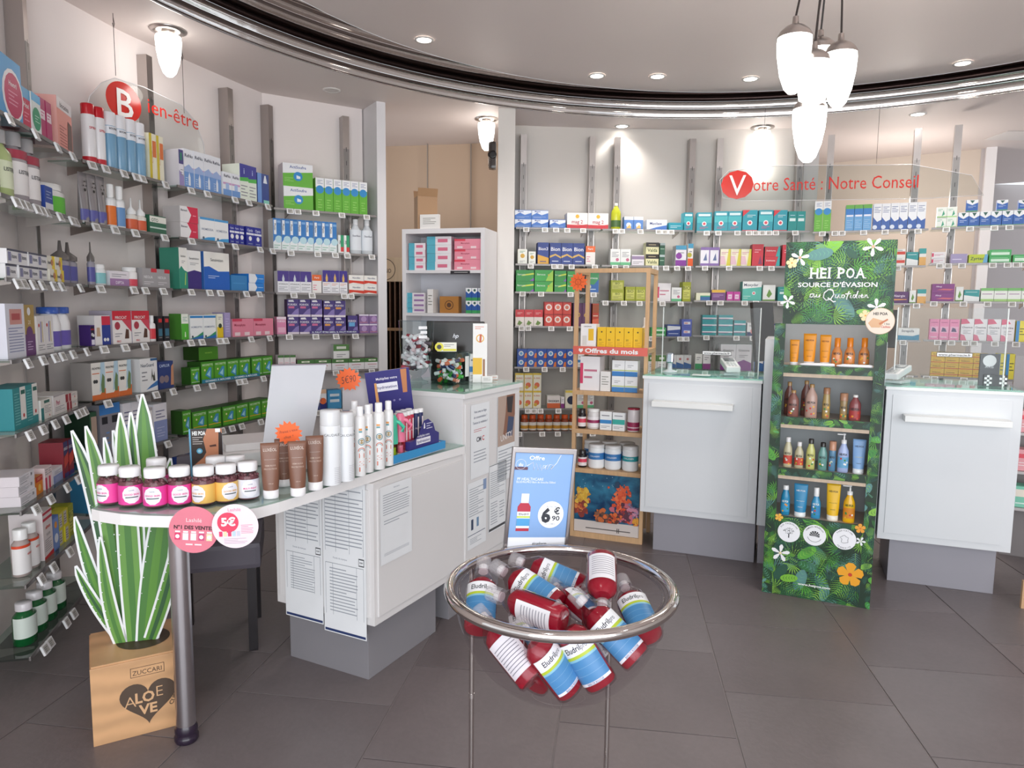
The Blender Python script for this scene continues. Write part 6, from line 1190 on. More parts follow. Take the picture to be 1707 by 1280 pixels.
# card terminals
for x, y, lab, an in ((.40, .17, 'white card terminal tilted on the left desk', .3), (1.26, .13, 'white card terminal on the right desk', -.5)):
    c = dl(x, y, 1.0715); t = thing('card_terminal', lab, 'card terminal', c, RZD + an, 'card terminals')
    T = Matrix.Rotation(math.radians(13), 4, 'X') @ Matrix.Rotation(0, 4, 'Z')
    m = MB(); m.box((-.04, -.09, .012), (.04, .09, .045), M('eef0f0', 'plas'), Matrix.Translation((0, 0, .03)) @ T, .008); m.build('terminal_body', t)
    m = MB(); m.box((-.028, .02, .046), (.028, .075, .048), M('4a5258', 'plas'), Matrix.Translation((0, 0, .03)) @ T); m.build('display', t)
    m = MB()
    for r_ in range(4):
        for c_ in range(3): m.box((-.024 + c_ * .018, -.07 + r_ * .018, .046), (-.012 + c_ * .018, -.058 + r_ * .018, .0485), M('c8cccc', 'plas'), Matrix.Translation((0, 0, .03)) @ T)
    m.build('keypad', t, stuff=True)
    m = MB(); m.box((-.045, -.06, 0), (.045, .06, .016), M('d8dcdc', 'plas'), None, .004); m.build('cradle', t)
c = dl(.05, .2, 1.0715); t = thing('barcode_scanner', 'small white and chrome scanner stand at the left desk end', 'scanner', c, RZD)
m = MB(); m.lathe([(.045, 0), (.045, .006), (.015, .014), (.013, .06)], M('e6eaee', 'plas'), 24); m.build('stand', t); m = MB(); m.box((-.018, -.03, .055), (.022, .02, .115), M('b8bcc4', 'chrome'), None, .008); m.build('scanner_head', t)
c = dl(.2, .05, 1.0715); m = MB(); m.box((-.0, 0, 0), (.1, .07, .0012), M('f2f4f4', 'card')); m.solo('paper_slip', 'white paper slip lying on the left desk', 'paper', c, RZD)
c = dl(1.69, .16, 1.0715); t = thing('leaflet_holder', 'black leaflets in a chequered holder on the right desk', 'holder', c, RZD)
m = MB(); m.box((-.05, 0, .0), (.035, .025, .165), M('34343a', 'card')); m.disc(-.01, .13, .03, M('d8d8da'), -.0006, n=20, rx=.03); m.text('AVIS', -.01, .1, .014, M('c8c8cc'), -.0008); m.build('leaflets', t)
m = MB()
for i in range(9):
    for j in range(5):
        if (i + j) % 2 and not 2 < i < 6: m.rect(-.03 + i * .011, .002 + j * .011, -.019 + i * .011, .013 + j * .011, M('f4f4f4'), -.0142)
m.box((-.032, -.0135, 0), (.071, -.002, .06), M('202024', 'card')); m.build('chequered_pocket', t)
# ================================================================== WOODEN RACK
W0 = Vector((.38, 4.44)); WD_ = (Vector((.80, 4.28)) - W0).normalized(); WN = Vector((WD_.y, -WD_.x)); RZW = math.atan2(WD_.y, WD_.x); WW = .462
OAK = M('d3ab80', 'wood')
t = thing('wooden_rack', 'tall light wooden offer rack with Offres du mois strip', 'rack', (W0.x, W0.y, 0), RZW)
for x in (0, WW - .022):
    for y in (0, .26):
        m = MB(); m.box((x, y, 0), (x + .022, y + .03, 1.69), OAK, None, .0015); m.build('post', t)
for x in (0, WW - .022): m = MB(); m.box((x, .03, 1.66), (x + .022, .26, 1.69), OAK); m.build('top_rail', t)
m = MB(); m.box((.022, 0, 1.664), (WW - .022, .02, 1.69), OAK); m.build('top_rail', t)
SHZ = [1.205, .938, .695, .445]
for z in SHZ: m = MB(); m.box((.0, -.004, z - .026), (WW, .28, z), OAK, None, .0015); m.build('shelf', t)
m = MB(); m.box((.022, 0, .0), (WW - .022, .02, .035), OAK); m.build('bottom_rail', t)
m = MB(); m.box((.0, -.008, 1.165), (WW, -.004, 1.215), M('e0685a', 'card')); m.text('Offres du mois', WW * .52, 1.19, .028, WHT, -.0085, exact=.33, bold=.035)
m.pr([(.035, 1.19), (.05, 1.175), (.065, 1.19), (.06, 1.203), (.05, 1.197), (.04, 1.203)], WHT, -.0085); m.build('header_strip', t)
m = MB(); m.rect(.024, .11, WW - .024, .418, M('1f5f8c', 'ocean'), .012); rn = random.Random(4)
def blob(cx, cz, r, col, y, n=9):
    pt_ = []
    for k in range(n): a = 2 * PI * k / n; rr = r * rn.uniform(.65, 1.15); pt_.append((min(WW - .025, max(.025, cx + rr * math.cos(a))), min(.416, max(.112, cz + rr * math.sin(a)))))
    m.pr(pt_, col, y)
yy = .0115
for (cx, cz, r, cs, n) in ((.06, .2, .055, ('c8603a', 'd88a4a', '8a3c34', 'b04a34'), 26), (.075, .27, .045, ('d8a83a', 'c8903a', 'e0b84a'), 16), (.32, .25, .05, ('e0603a', 'd8502f', 'e8784a'), 22), (.34, .33, .035, ('e0603a', 'd8502f'), 14), (.36, .17, .06, ('d8502f', '8a3440', 'c86a7a', '5a3040'), 22), (.41, .2, .04, ('8a7a98', '6a5068', 'd08aa0'), 14), (.43, .14, .03, ('e0a03a', 'd8903a'), 10), (.2, .13, .05, ('6a4a3c', '8a5a44', '3a3038', 'c86a3a'), 20), (.28, .13, .04, ('c8502f', '5a3a34', 'e0703a'), 14)):
    for _ in range(n * 3): blob(cx + rn.gauss(0, r * .5), cz + rn.gauss(0, r * .5), r * rn.uniform(.12, .4), M(rn.choice(cs)), yy); yy -= .00003
blob(.3, .36, .022, M('24405c'), yy); blob(.245, .34, .008, M('d85a3a'), yy)
for k in range(14): m.disc(rn.uniform(.05, .4), rn.uniform(.3, .41), .0025, M('a8c8d8'), yy - .0002, n=6)
m.rect(.024, .036, WW - .024, .112, M('d8cec8'), .0105); m.lines(.1, .055, .4, .075, 1, M('5a5250'), .0102); m.rect(.3, .05, .305, .08, M('4a4442'), .0102); m.rect(.31, .05, .315, .08, M('4a4442'), .0102)
m.build('reef_poster', t)
m = MB(); m.box((.022, .24, .03), (WW - .022, .245, .44), M('c8a078', 'wood')); m.build('back_panel', t)
WB = W0 + WD_ * WW
def wrow(i, items, nm, inset=.02): place((W0.x, W0.y), (WB.x, WB.y), SHZ[i] + .0005, nm, items, dmax=.12, inset=inset)
wrow(0, [('caud', 967, 993, 540, 1), ('sun', 995, 1070, 546, 5)], 'the top shelf of the wooden rack', .03)
wrow(1, [('pkw', 966, 999, 594, 1), ('wsq', 1000, 1017, 619, 1), ('actg', 1019, 1062, 601, 2, 2)], 'the second shelf of the wooden rack')
wrow(2, [('blkb', 961, 975, 682, 1), ('jar3', 976, 997, 682, 1), ('wb2', 999, 1019, 686, 1), ('wtl', 1020, 1041, 688, 1), ('jarp', 1043, 1064, 681, 1)], 'the third shelf of the wooden rack')
wrow(3, [('blkb', 961, 976, 751, 1), ('jarb', 977, 1032, 743, 2), ('jarc', 1034, 1061, 745, 1)], 'the fourth shelf of the wooden rack')
for j, px in enumerate((993, 1022, 1050)):
    w0 = W0 + WD_ * (.09 + j * .115) - WN * .17; bottle_at('jarb', (w0.x, w0.y, SHZ[3] + .0006), RZW, .05, .155, f'{["left", "middle", "right"][j]} jar in the back row of the fourth rack shelf', 'back row jars on the rack')
w0 = W0 + WD_ * .415 - WN * .14; bottle_at('purc', (w0.x, w0.y, SHZ[0] + .0006), RZW, .018, .19, 'slim white bottle behind the yellow suncare cartons', None)
star_q = PY(964, 470, 4.38)
m = MB(); n = 26; rn = random.Random(2); pt_ = [(.058 * (1 if k % 2 else .74) * rn.uniform(.95, 1.05) * math.cos(2 * PI * k / n), .058 * (1 if k % 2 else .74) * math.sin(2 * PI * k / n)) for k in range(n)]
m.add([(x, 0, z) for x, z in pt_] + [(x, .001, z) for x, z in pt_], [tuple(range(n)), tuple(range(n, 2 * n))[::-1]] + [(j, (j + 1) % n, n + (j + 1) % n, n + j) for j in range(n)], M('f4692a'))
K_ = M('5a2a1c'); m.tube([(.018 * math.cos(2 * PI * k / 16), -.001, .018 * math.sin(2 * PI * k / 16)) for k in range(16)], .001, K_, 4, closed=True)
for k in range(8): a = 2 * PI * k / 8; m.tube([(.023 * math.cos(a), -.001, .023 * math.sin(a)), (.034 * math.cos(a), -.001, .034 * math.sin(a))], .0009, K_, 4)
m.disc(-.006, .005, .002, K_, -.0015, n=6); m.disc(.006, .005, .002, K_, -.0015, n=6); m.tube([(-.007, -.0015, -.004), (0, -.0015, -.008), (.007, -.0015, -.004)], .0008, K_, 4)
m.solo('sun_star', 'orange star with drawn smiling sun on the wooden rack', 'sign', star_q, RZW)

# ================================================================== HEI POA STAND
H0 = Vector((1.305, 3.563)); HD = (Vector((1.75, 3.36)) - Vector((1.29, 3.57))).normalized(); HN = Vector((HD.y, -HD.x)); RZH = math.atan2(HD.y, HD.x); HW = .50; HDp = .30
JG = ['1f4a2c', '2f6a38', '3f8a3c', '56a03c', '7ab83a', '17331f', '3a6a5a', '5a8a86', '24503f', '8ac04a', '2c5a50']
def jungle(m, x0, z0, x1, z1, y, n, seed, smax=.11, dark='16301f'):
    rn = random.Random(seed); m.rect(x0, z0, x1, z1, M(dark), y); yy = y
    cl = lambda x, z: (min(x1, max(x0, x)), min(z1, max(z0, z)))
    for i in range(n):
        yy -= .00003; cx, cz = rn.uniform(x0, x1), rn.uniform(z0, z1); a = rn.uniform(0, 2 * PI); s = rn.uniform(.35, 1) * smax; k = rn.random(); col = M(rn.choice(JG))
        ca, sa = math.cos(a), math.sin(a); tr = lambda u, v: cl(cx + u * ca - v * sa, cz + u * sa + v * ca)
        if k < .5:   # fern / palm frond
            nl = 9
            for j in range(nl):
                u = j / nl * s; ln = s * .42 * math.sin(PI * (j + 1) / (nl + 1)) + .008; wd = s * .035 + .001
                for sg in (1, -1): m.pr([tr(u, 0), tr(u + wd, 0), tr(u + ln * .7, sg * ln)], col, yy)
            m.pr([tr(0, -.0012), tr(s, 0), tr(0, .0012)], M('7aa84a' if rn.random() < .5 else '2a5a34'), yy - .00001)
        elif k < .88:  # radial fan
            nl = 9; 
            for j in range(nl): b = -1.3 + 2.6 * j / (nl - 1); l = s * .6; m.pr([tr(0, 0), tr(l * .6 * math.cos(b - .07), l * .6 * math.sin(b - .07)), tr(l * math.cos(b), l * math.sin(b)), tr(l * .6 * math.cos(b + .07), l * .6 * math.sin(b + .07))], col, yy)
        else:         # broad leaf with rib
            pt_ = [tr(s * .5 * (1 - math.cos(PI * j / 6)), s * .24 * math.sin(PI * j / 6)) for j in range(7)] + [tr(s * .5 * (1 - math.cos(PI * j / 6)), -s * .24 * math.sin(PI * j / 6)) for j in range(5, 0, -1)]
            m.pr(pt_, col, yy); c2 = M(rn.choice(('8ac04a', '2a5a34', '6aa88a')))
            for j in range(1, 6): u = s * j / 6.5; m.pr([tr(u, 0), tr(u + .003, 0), tr(u + s * .12, s * .16)], c2, yy - .00001); m.pr([tr(u, 0), tr(u + .003, 0), tr(u + s * .12, -s * .16)], c2, yy - .00001)
    return yy
def flower(m, cx, cz, r, y, col, core, n=5, rot=0.0, pw=.35):
    for k in range(n):
        a = rot + 2 * PI * k / n; ca, sa = math.cos(a), math.sin(a); pt_ = [(0, 0), (.35, pw * .6), (.75, pw), (1, pw * .4), (1, -pw * .4), (.75, -pw), (.35, -pw * .6)]
        m.pr([(cx + r * (u * ca - v * sa), cz + r * (u * sa + v * ca)) for u, v in pt_], M(col), y - .00002 * k)
    m.disc(cx, cz, r * .16, M(core), y - .0002, n=10)
t = thing('display_stand', 'tall cardboard HEI POA stand printed with jungle leaves', 'display', (H0.x, H0.y, 0), RZH)
GYW = M('b8bcbc', 'card'); DKG = M('16301f', 'card')
for x in (0, HW - .05):
    m = MB(); m.box((x, 0, 0), (x + .05, .012, 1.385), DKG); jungle(m, x, 0, x + .05, 1.385, -.0006, 110, 20 + int(x * 100), .09); m.build('front_pillar', t)
for x in (0, HW - .006): m = MB(); m.box((x, .012, 0), (x + .006, HDp, 1.385), M('9aa6a8', 'card')); m.build('side_panel', t)
m = MB(); m.box((.006, HDp - .006, 0), (HW - .006, HDp, 1.385), M('a8adb0', 'card')); m.build('back_panel', t)
HZ = [1.172, .914, .654, .405]
for i, z in enumerate(HZ):
    m = MB(); m.box((.006, .014, z - .004), (HW - .006, HDp - .006, z), M('c8b8a8', 'card'))
    if i < 3: m.box((.05, .004, z - .05), (HW - .05, .014, z - .032), M('d0bba4', 'wood'))
    sh = m.build('shelf', t)
    if i < 3: m = MB(); m.box((.05, .0, z - .032), (HW - .05, .004, z + .008), DKG); jungle(m, .05, z - .032, HW - .05, z + .008, -.0006, 34, 40 + i, .07); m.build('printed_lip', sh)
m = MB(); m.box((.05, .0, 0), (HW - .05, .01, .412), DKG); yy = jungle(m, .05, 0.0, HW - .05, .412, -.0006, 150, 77, .13)
yy -= .0002
for cx, lab1, lab2 in ((.115, 'ECO PACKAGING', None), (.235, 'FORMULES NATURELLES', None), (.37, 'FABRICATION', 'FRANÇAISE')):
    cz = .335 - (cx - .115) * .0; m.disc(cx, cz, .053, M('f1f2f6'), yy, n=36)
    def arc(s_, top, R_=.044):
        for i_, ch in enumerate(s_):
            if ch == ' ': continue
            w_ = .135 if len(s_) < 14 else .118; a = (i_ - (len(s_) - 1) / 2) * w_ * (1.25 if len(s_) < 14 else 1.0)
            if top: m.text(ch, cx + R_ * math.sin(a), cz + R_ * math.cos(a), .0068, M('2a2c34'), yy - .0004, rot=-a, bold=.01)
            else: m.text(ch, cx + R_ * math.sin(a), cz - R_ * math.cos(a), .0068, M('2a2c34'), yy - .0004, rot=a, bold=.01)
    arc(lab1, True)
    if lab2: arc(lab2, False)
    IK = M('24262c')
    if cx < .15:
        m.rect(cx - .002, cz - .03, cx + .003, cz - .008, IK, yy - .0004); rn = random.Random(1)
        for _ in range(46): a = rn.uniform(0, 2 * PI); rr = .022 * math.sqrt(rn.random()); m.disc(cx + rr * math.cos(a) * 1.15, cz + .006 + rr * math.sin(a) * .8, .0018, IK, yy - .0004, n=6)
    elif cx < .3:
        for j in range(7): b = -.4 + j * .55; m.pr([(cx, cz - .005), (cx + .024 * math.cos(b), cz + .022 * math.sin(b)), (cx + .024 * math.cos(b + .4), cz + .022 * math.sin(b + .4))], IK, yy - .0004)
        m.tube([(cx + .034 * math.cos(a_), yy - .0006, cz + .034 * math.sin(a_)) for a_ in [math.radians(q) for q in range(200, 335, 12)]], .0008, IK, 4)
    else:
        hx = [(-.02, .008), (-.012, .012), (-.008, .016), (.0, .02), (.006, .014), (.018, .009), (.015, -.004), (.017, -.015), (.006, -.018), (-.004, -.02), (-.013, -.016), (-.011, .0)]
        m.tube([(cx + a_, yy - .0006, cz + b_) for a_, b_ in hx], .0008, IK, 4, closed=True)
flower(m, .405, .16, .06, yy - .0003, 'eda52a', 'c8402a', 5, .3, .42); flower(m, .08, .22, .045, yy - .0003, 'f2f2f4', 'e8e0b0', 5, .2, .22); flower(m, .065, .405, .02, yy - .0003, 'f0b84a', 'e8803a', 5, 0, .4); flower(m, .437, .398, .024, yy - .0003, 'e8a23a', 'd8603a', 5, .4, .4); flower(m, .442, .335, .022, yy - .0003, 'eef0f4', 'd8d8c0', 5, 1.2, .25)
m.text('www.heipoa.com', .245, .075, .012, M('eef2ee'), yy - .0006, exact=.15, bold=.03); m.build('lower_panel', t)
HX0, HX1, HZ0, HZ1 = .035, .515, 1.383, 1.778
m = MB(); m.box((HX0, -.014, HZ0), (HX1, -.008, HZ1), DKG); yy = jungle(m, HX0, HZ0, HX1, HZ1, -.0146, 190, 99, .15)
yy -= .0002; hc = (HX0 + HX1) / 2
flower(m, HX0 + .065, HZ1 - .075, .042, yy, 'eef0f2', 'd8a88a', 5, .2, .22); flower(m, HX0 + .03, HZ1 - .1, .026, yy - .0004, 'f0dca8', 'e8a23a', 5, .5, .42); flower(m, HX1 - .1, HZ1 - .03, .045, yy, 'eef0f2', 'd8a88a', 5, .9, .2); flower(m, HX0 + .02, HZ0 + .11, .035, yy, 'eef0f2', 'e8e0e0', 5, .9, .22); flower(m, HX1 - .07, HZ0 + .085, .04, yy, 'eef0f2', 'e8e0e0', 5, .4, .22); flower(m, HX1 - .115, HZ0 + .045, .026, yy - .0004, 'f0dca8', 'e8a23a', 5, .5, .42)
W2 = M('f3f4f4', 'card')
for ch, cx, ww_ in (('H', -.102, .036), ('E', -.062, .028), ('I', -.036, .009), ('P', .016, .030), ('O', .055, .036), ('A', .098, .038)):
    m.text(ch, hc + cx - .005, HZ1 - .15, .048, W2, yy - .001, exact=ww_, bold=.02)
    if ch in 'HEIP':
        for z_ in (-.176, -.1275): m.rect(hc + cx - .005 - ww_ / 2 - .004, HZ1 + z_, hc + cx - .005 - ww_ / 2 + .013, HZ1 + z_ + .004, W2, yy - .001)
    if ch in 'HA':
        for q_ in (-1, 1): m.rect(hc + cx - .005 + q_ * ww_ / 2 - .007, HZ1 - .176, hc + cx - .005 + q_ * ww_ / 2 + .007, HZ1 - .172, W2, yy - .0012)
m.text("SOURCE D'ÉVASION", hc - .005, HZ1 - .205, .022, W2, yy - .001, exact=.345, bold=.02)
def cursive(pts, r=.003): m.tube([(hc + x, yy - .0025, HZ1 - .262 + z) for x, z in pts], r, W2, 5)
cursive([(-.105, .012), (-.118, .012), (-.122, -.002), (-.112, -.004), (-.102, .012), (-.104, -.004), (-.096, -.002), (-.09, .012), (-.092, -.002), (-.082, -.002), (-.076, .012), (-.08, -.004)])
cursive([(-.02, .028), (-.04, .034), (-.058, .018), (-.062, -.004), (-.048, -.018), (-.028, -.012), (-.016, .01), (-.022, .032), (-.034, .036)]); cursive([(-.042, -.006), (-.03, -.014), (-.016, -.026), (-.006, -.022)])
cursive([(-.008, .01), (-.01, -.004), (.0, -.006), (.008, .01), (.007, -.004), (.014, -.006)]); cursive([(.03, .008), (.02, .008), (.018, -.004), (.028, -.006), (.032, .004), (.026, .01)])
cursive([(.05, .026), (.042, .0), (.04, -.014)]); cursive([(.034, .012), (.058, .014)]); cursive([(.058, .008), (.055, -.004), (.062, -.006)]); cursive([(.08, .008), (.07, .008), (.066, -.003), (.074, -.006), (.08, .004), (.088, .028), (.08, -.004), (.086, -.006)])
cursive([(.094, .008), (.091, -.004), (.097, -.005)]); cursive([(.1, .0), (.11, .006), (.106, .011), (.1, .004), (.104, -.005), (.114, -.002)]); cursive([(.119, .01), (.116, -.005), (.126, .009), (.128, -.004), (.134, -.004)])
m.build('header_board', t)
# round sticker
m = MB(); xs_, zs_ = HX1 - .052, HZ0 + .02; m.disc(xs_, zs_, .062, M('cfae8c'), -.022, n=40); m.disc(xs_, zs_, .06, M('ecdccb'), -.0224, n=40); m.text('HEI POA', xs_, zs_ + .035, .013, M('2a2a2a'), -.0228, exact=.06, bold=.03)
m.pr([(xs_ - .05, zs_ - .01), (xs_ - .03, zs_ + .015), (xs_ + .02, zs_ + .0), (xs_, zs_ - .03), (xs_ - .035, zs_ - .03)], M('dcae84'), -.0228); m.pr([(xs_ - .005, zs_ - .01), (xs_ + .03, zs_ + .012), (xs_ + .034, zs_ + .006), (xs_, zs_ - .018)], M('c8764a'), -.0232)
m.text('1 fois', xs_ + .03, zs_ - .012, .008, M('5a4a4a'), -.0232); m.text('Cadeau', xs_ + .025, zs_ - .025, .011, M('c8402a'), -.0232, shear=.3, exact=.04); m.build('round_sticker', t)
m = MB(); m.box((xs_ - .055, -.0218, zs_ - .02), (xs_ - .05, -.0145, zs_ + .02), M('e8e0d8')); m.build('sticker_tab', t)
def hloc(px, py, z, back=.05):
    q = PL(px, py, H0 - HN * back, H0 - HN * back + HD); s_ = (q.xy - (H0 - HN * back)).dot(HD)
    p = H0 - HN * back + HD * s_; return Vector((p.x, p.y, z))
def hbottle(px, r, zi, pt_, lab, body, cap, kind='round', label=None, txt=None, tc='2a2a2a', back=.06, capr=.45, ch=.17, km='plas', kc='plas', sy=.7):
    z = HZ[zi] + .0006; p = hloc(px, 640, z, back)
    for _ in range(2): p = hloc(px, pj(p)[1], z, back)
    A = Vector((p.x, p.y)); h = PL(px, pt_, A, A + HD).z - z
    nm = {'round': 'bottle', 'tube': 'tube', 'pump': 'pump_bottle', 'spray': 'spray_bottle'}[kind]
    if kind == 'tube': return tube_std((p.x, p.y, z), RZH, lab, body, cap, [('HEI POA', .8, .05, tc, 1.35), ('~~~', .5, .05, label or tc, 1.2), ('monoi', .32, .03, tc, .7)], None, h, r, 'HEI POA products on the jungle stand')
    t = thing(nm, lab, 'bottle', p, RZH, 'HEI POA products on the jungle stand'); cz = h * (1 - ch); cr = capr * r
    if kind == 'pump': cz = h * .74
    m = MB(); m.lathe([(r * .93, 0), (r, .004), (r, cz * .62), (r * .92, cz * .76), (cr * 1.1, cz * .95), (cr, cz)], M(body, km), 22, None, sy)
    if label: m.band(r * 1.012, r * sy * 1.012, h * .12, h * .4, -1.4, 1.4, M(label), n=12)
    m.text('HEI POA', 0, h * .47, .011, M(tc), wrap=(r * 1.03, r * sy * 1.03), exact=r * 1.5, bold=.03); rn = random.Random(int(px * 3))
    for k in range(5): 
        a = rn.uniform(-.8, .8); zz = h * rn.uniform(.1, .38); rr = .005; x0_ = r * 1.02; V = [(x0_ * math.sin(a + rr / r * math.cos(b)), -x0_ * sy * 1.01 * math.cos(a + rr / r * math.cos(b)), zz + rr * math.sin(b)) for b in [PI * j / 4 for j in range(8)]]
        m.add(V, [tuple(range(8))], M(rn.choice(('f2f0ea', 'e8b040', 'c8402f', '3a8a4a'))))
    m.build('bottle_body', t)
    m = MB(); cm = M(cap, kc)
    if kind == 'pump': m.lathe([(cr * 1.1, cz), (cr * 1.1, cz + h * .09), (cr * .4, cz + h * .1), (cr * .35, h * .95), (cr * .6, h * .955), (cr * .6, h)], cm, 14); m.box((-r * 1.25, -.005, h * .955), (.003, .005, h * .985), cm, None, .002); nn = 'pump'
    else: m.lathe([(cr * 1.15, cz), (cr * 1.15, h * .985), (cr, h), (.0005, h)], cm, 16); nn = 'cap'
    m.build(nn, t); return t
OR_, GD_ = 'ee9a1e', 'b08a5a'
hbottle(1323, .021, 0, 566, 'small orange suncare tube on top stand shelf', OR_, 'f0f0f2', 'tube', tc='7a3a10'); hbottle(1348, .028, 0, 556, 'large orange suncare tube on top stand shelf', OR_, 'f0f0f2', 'tube', tc='7a3a10'); hbottle(1374, .024, 0, 558, 'second large orange suncare tube on top stand shelf', OR_, 'f0f0f2', 'tube', tc='7a3a10')
for px, l_ in ((1394, 'left'), (1415, 'middle'), (1439, 'right')): hbottle(px, .024, 0, 563, f'{l_} sun oil spray with orange cap, top stand shelf', 'd88a4a', 'e8861e', 'spray', None, capr=.5, ch=.3, back=.07, km='plas')
for x0_, x1_, l_ in ((1335, 1390, 'left'), (1397, 1452, 'right')):
    p = hloc((x0_ + x1_) / 2, 605, HZ[0] + .0006, .02); m = MB(); w_ = (x1_ - x0_) / F * 3.4; m.lathe([(.006, -w_ / 2), (.009, -w_ / 2 + .01), (.009, w_ / 2 - .03), (.003, w_ / 2)], M('f4f2f4', 'plas'), 12, Matrix.Translation((0, 0, .012)) @ Matrix.Rotation(-PI / 2, 4, 'Y')); m.solo('applicator_pen', f'white applicator lying at the {l_} of top stand shelf', 'applicator', p, RZH, 'applicators on the stand')
hbottle(1321, .027, 1, 650, 'front left bronze oil bottle with gold cap', '8a5c54', GD_, back=.05, capr=.38, ch=.1); hbottle(1314, .024, 1, 636, 'back left bronze oil bottle with gold cap', '7c5048', GD_, back=.13, capr=.38, ch=.12); hbottle(1351, .028, 1, 640, 'shimmering pale bronze oil bottle with gold cap', 'b8988c', GD_, back=.05, capr=.35, ch=.1); hbottle(1342, .024, 1, 634, 'tall bronze bottle behind the pale bronze one', '7c5048', GD_, back=.13, capr=.38, ch=.1)
hbottle(1376, .018, 1, 646, 'slim gold mist bottle in the middle of second stand shelf', 'a8905a', 'a87a5a', back=.06, capr=.75, ch=.2); hbottle(1405, .017, 1, 655, 'slim gold mist bottle with wooden cap', '9a8258', 'b08468', back=.06, capr=.95, ch=.28); hbottle(1424, .026, 1, 658, 'plum oil bottle with white cap and red flower', '8a4a4c', 'ecebe8', back=.05, capr=.38, ch=.09, label='a83a3a')
C_ = [(1312, 728, 'c8c0a0', 'eceaea', 'first', 'c84a3a', .5), (1331, 736, 'c0b898', 'eceaea', 'second', 'c84a3a', .45), (1350, 731, 'c8c878', '3a3634', 'third', None, .5), (1370, 737, '6a9a94', '2a2828', 'fourth', None, .5), (1386, 735, '5a88a8', 'c89478', 'fifth', None, .9)]
for px, yt, bc, cc, o_, lb, cr_ in C_: hbottle(px, .021 if px < 1380 else .016, 2, yt, f'{o_} small oil bottle from left, third stand shelf', bc, cc, label=lb, capr=cr_, ch=.16 if cr_ < .8 else .3, back=.06)
hbottle(1404, .025, 2, 722, 'pale blue pump bottle on third stand shelf', 'a8b8e0', 'f4f4f4', 'pump', '6aa8d0', back=.06); hbottle(1430, .028, 2, 732, 'pale blue after-sun tube on third stand shelf', '8ab4e4', 'eef2f4', 'tube', 'e8d04a', back=.06, tc='2a3a5a')
hbottle(1308, .022, 3, 808, 'left turquoise oil bottle on bottom stand shelf', '2a8ab4', 'eef0f0', label='3a9ac8', back=.06, capr=.55, ch=.15, tc='e8f2f4'); hbottle(1333, .031, 3, 806, 'turquoise tube on bottom stand shelf', '2f8ab8', 'eef2f2', 'tube', 'f0f0e0', back=.06, tc='f2f4f4'); hbottle(1359, .022, 3, 812, 'turquoise bottle with tall white nozzle, bottom stand shelf', '3a94c0', 'f0f2f2', label='3a8ac0', back=.06, capr=.5, ch=.28, tc='e8f2f4'); hbottle(1387, .03, 3, 806, 'yellow tube on bottom stand shelf', 'ecbc1e', 'f2ede0', 'tube', '3a5a2a', back=.06, tc='3a3a1a'); hbottle(1414, .027, 3, 808, 'yellow pump bottle on bottom stand shelf', 'e8b41e', 'f4f4f2', 'pump', 'd88a2a', back=.06, tc='2a5a2a')

# ================================================================== BOWL STAND
BC = Vector((.115, 1.565, .82)); BR = .252
t = thing('bowl_stand', 'chrome-rimmed clear hemispherical bowl on thin chrome legs', 'stand', (BC.x, BC.y, 0), 0)
CRM = M('cfc9c6', 'chrome')
m = MB(); m.tube([(BR * math.cos(2 * PI * k / 72), BR * math.sin(2 * PI * k / 72), .82) for k in range(72)], .0125, CRM, 14, closed=True); m.build('chrome_rim', t)
m = MB(); prof = [((BR - .012) * math.cos(a), .82 - (BR + .008) * math.sin(a)) for a in [math.radians(q) for q in range(88, -1, -4)]]
m.lathe([(max(.0008, r_), z_) for r_, z_ in prof], M('f4f2f4', 'glass'), 64, None, 1, True, False); m.build('clear_bowl', t)
m = MB(); m.tube([((BR - .022) * math.cos(2 * PI * k / 64), (BR - .022) * math.sin(2 * PI * k / 64), .815) for k in range(64)], .004, M('e8e6e8', 'clear'), 8, closed=True); m.build('bowl_lip', t)
for px in (785.5, 1015):
    q = PY(px, 1200, 1); 
    A = BC.xy; best = None
    for k in range(0, 181, 1):
        a = math.radians(k); x, y = BR * math.cos(a), BR * math.sin(a); e_ = abs(pj((BC.x + x, BC.y + y, .55))[0] - px)
        if best is None or e_ < best[0]: best = (e_, x, y)
    _, x, y = best
    m = MB(); m.tube([(x, y, .005), (x, y, .4), (x, y, .81)], .0065, CRM, 12); lg_ = m.build('leg', t)
    m = MB(); m.lathe([(.0072, 0), (.0072, .012)], M('e8e4e2', 'chrome'), 14, Matrix.Translation((x, y, .47))); m.build('leg_collar', lg_)
m = MB(); x, y = 0, -.0; m.tube([(.2 * math.cos(2 * PI * k / 48), .2 * math.sin(2 * PI * k / 48), .008) for k in range(48)], .008, CRM, 10, closed=True); m.build('base_ring', t)
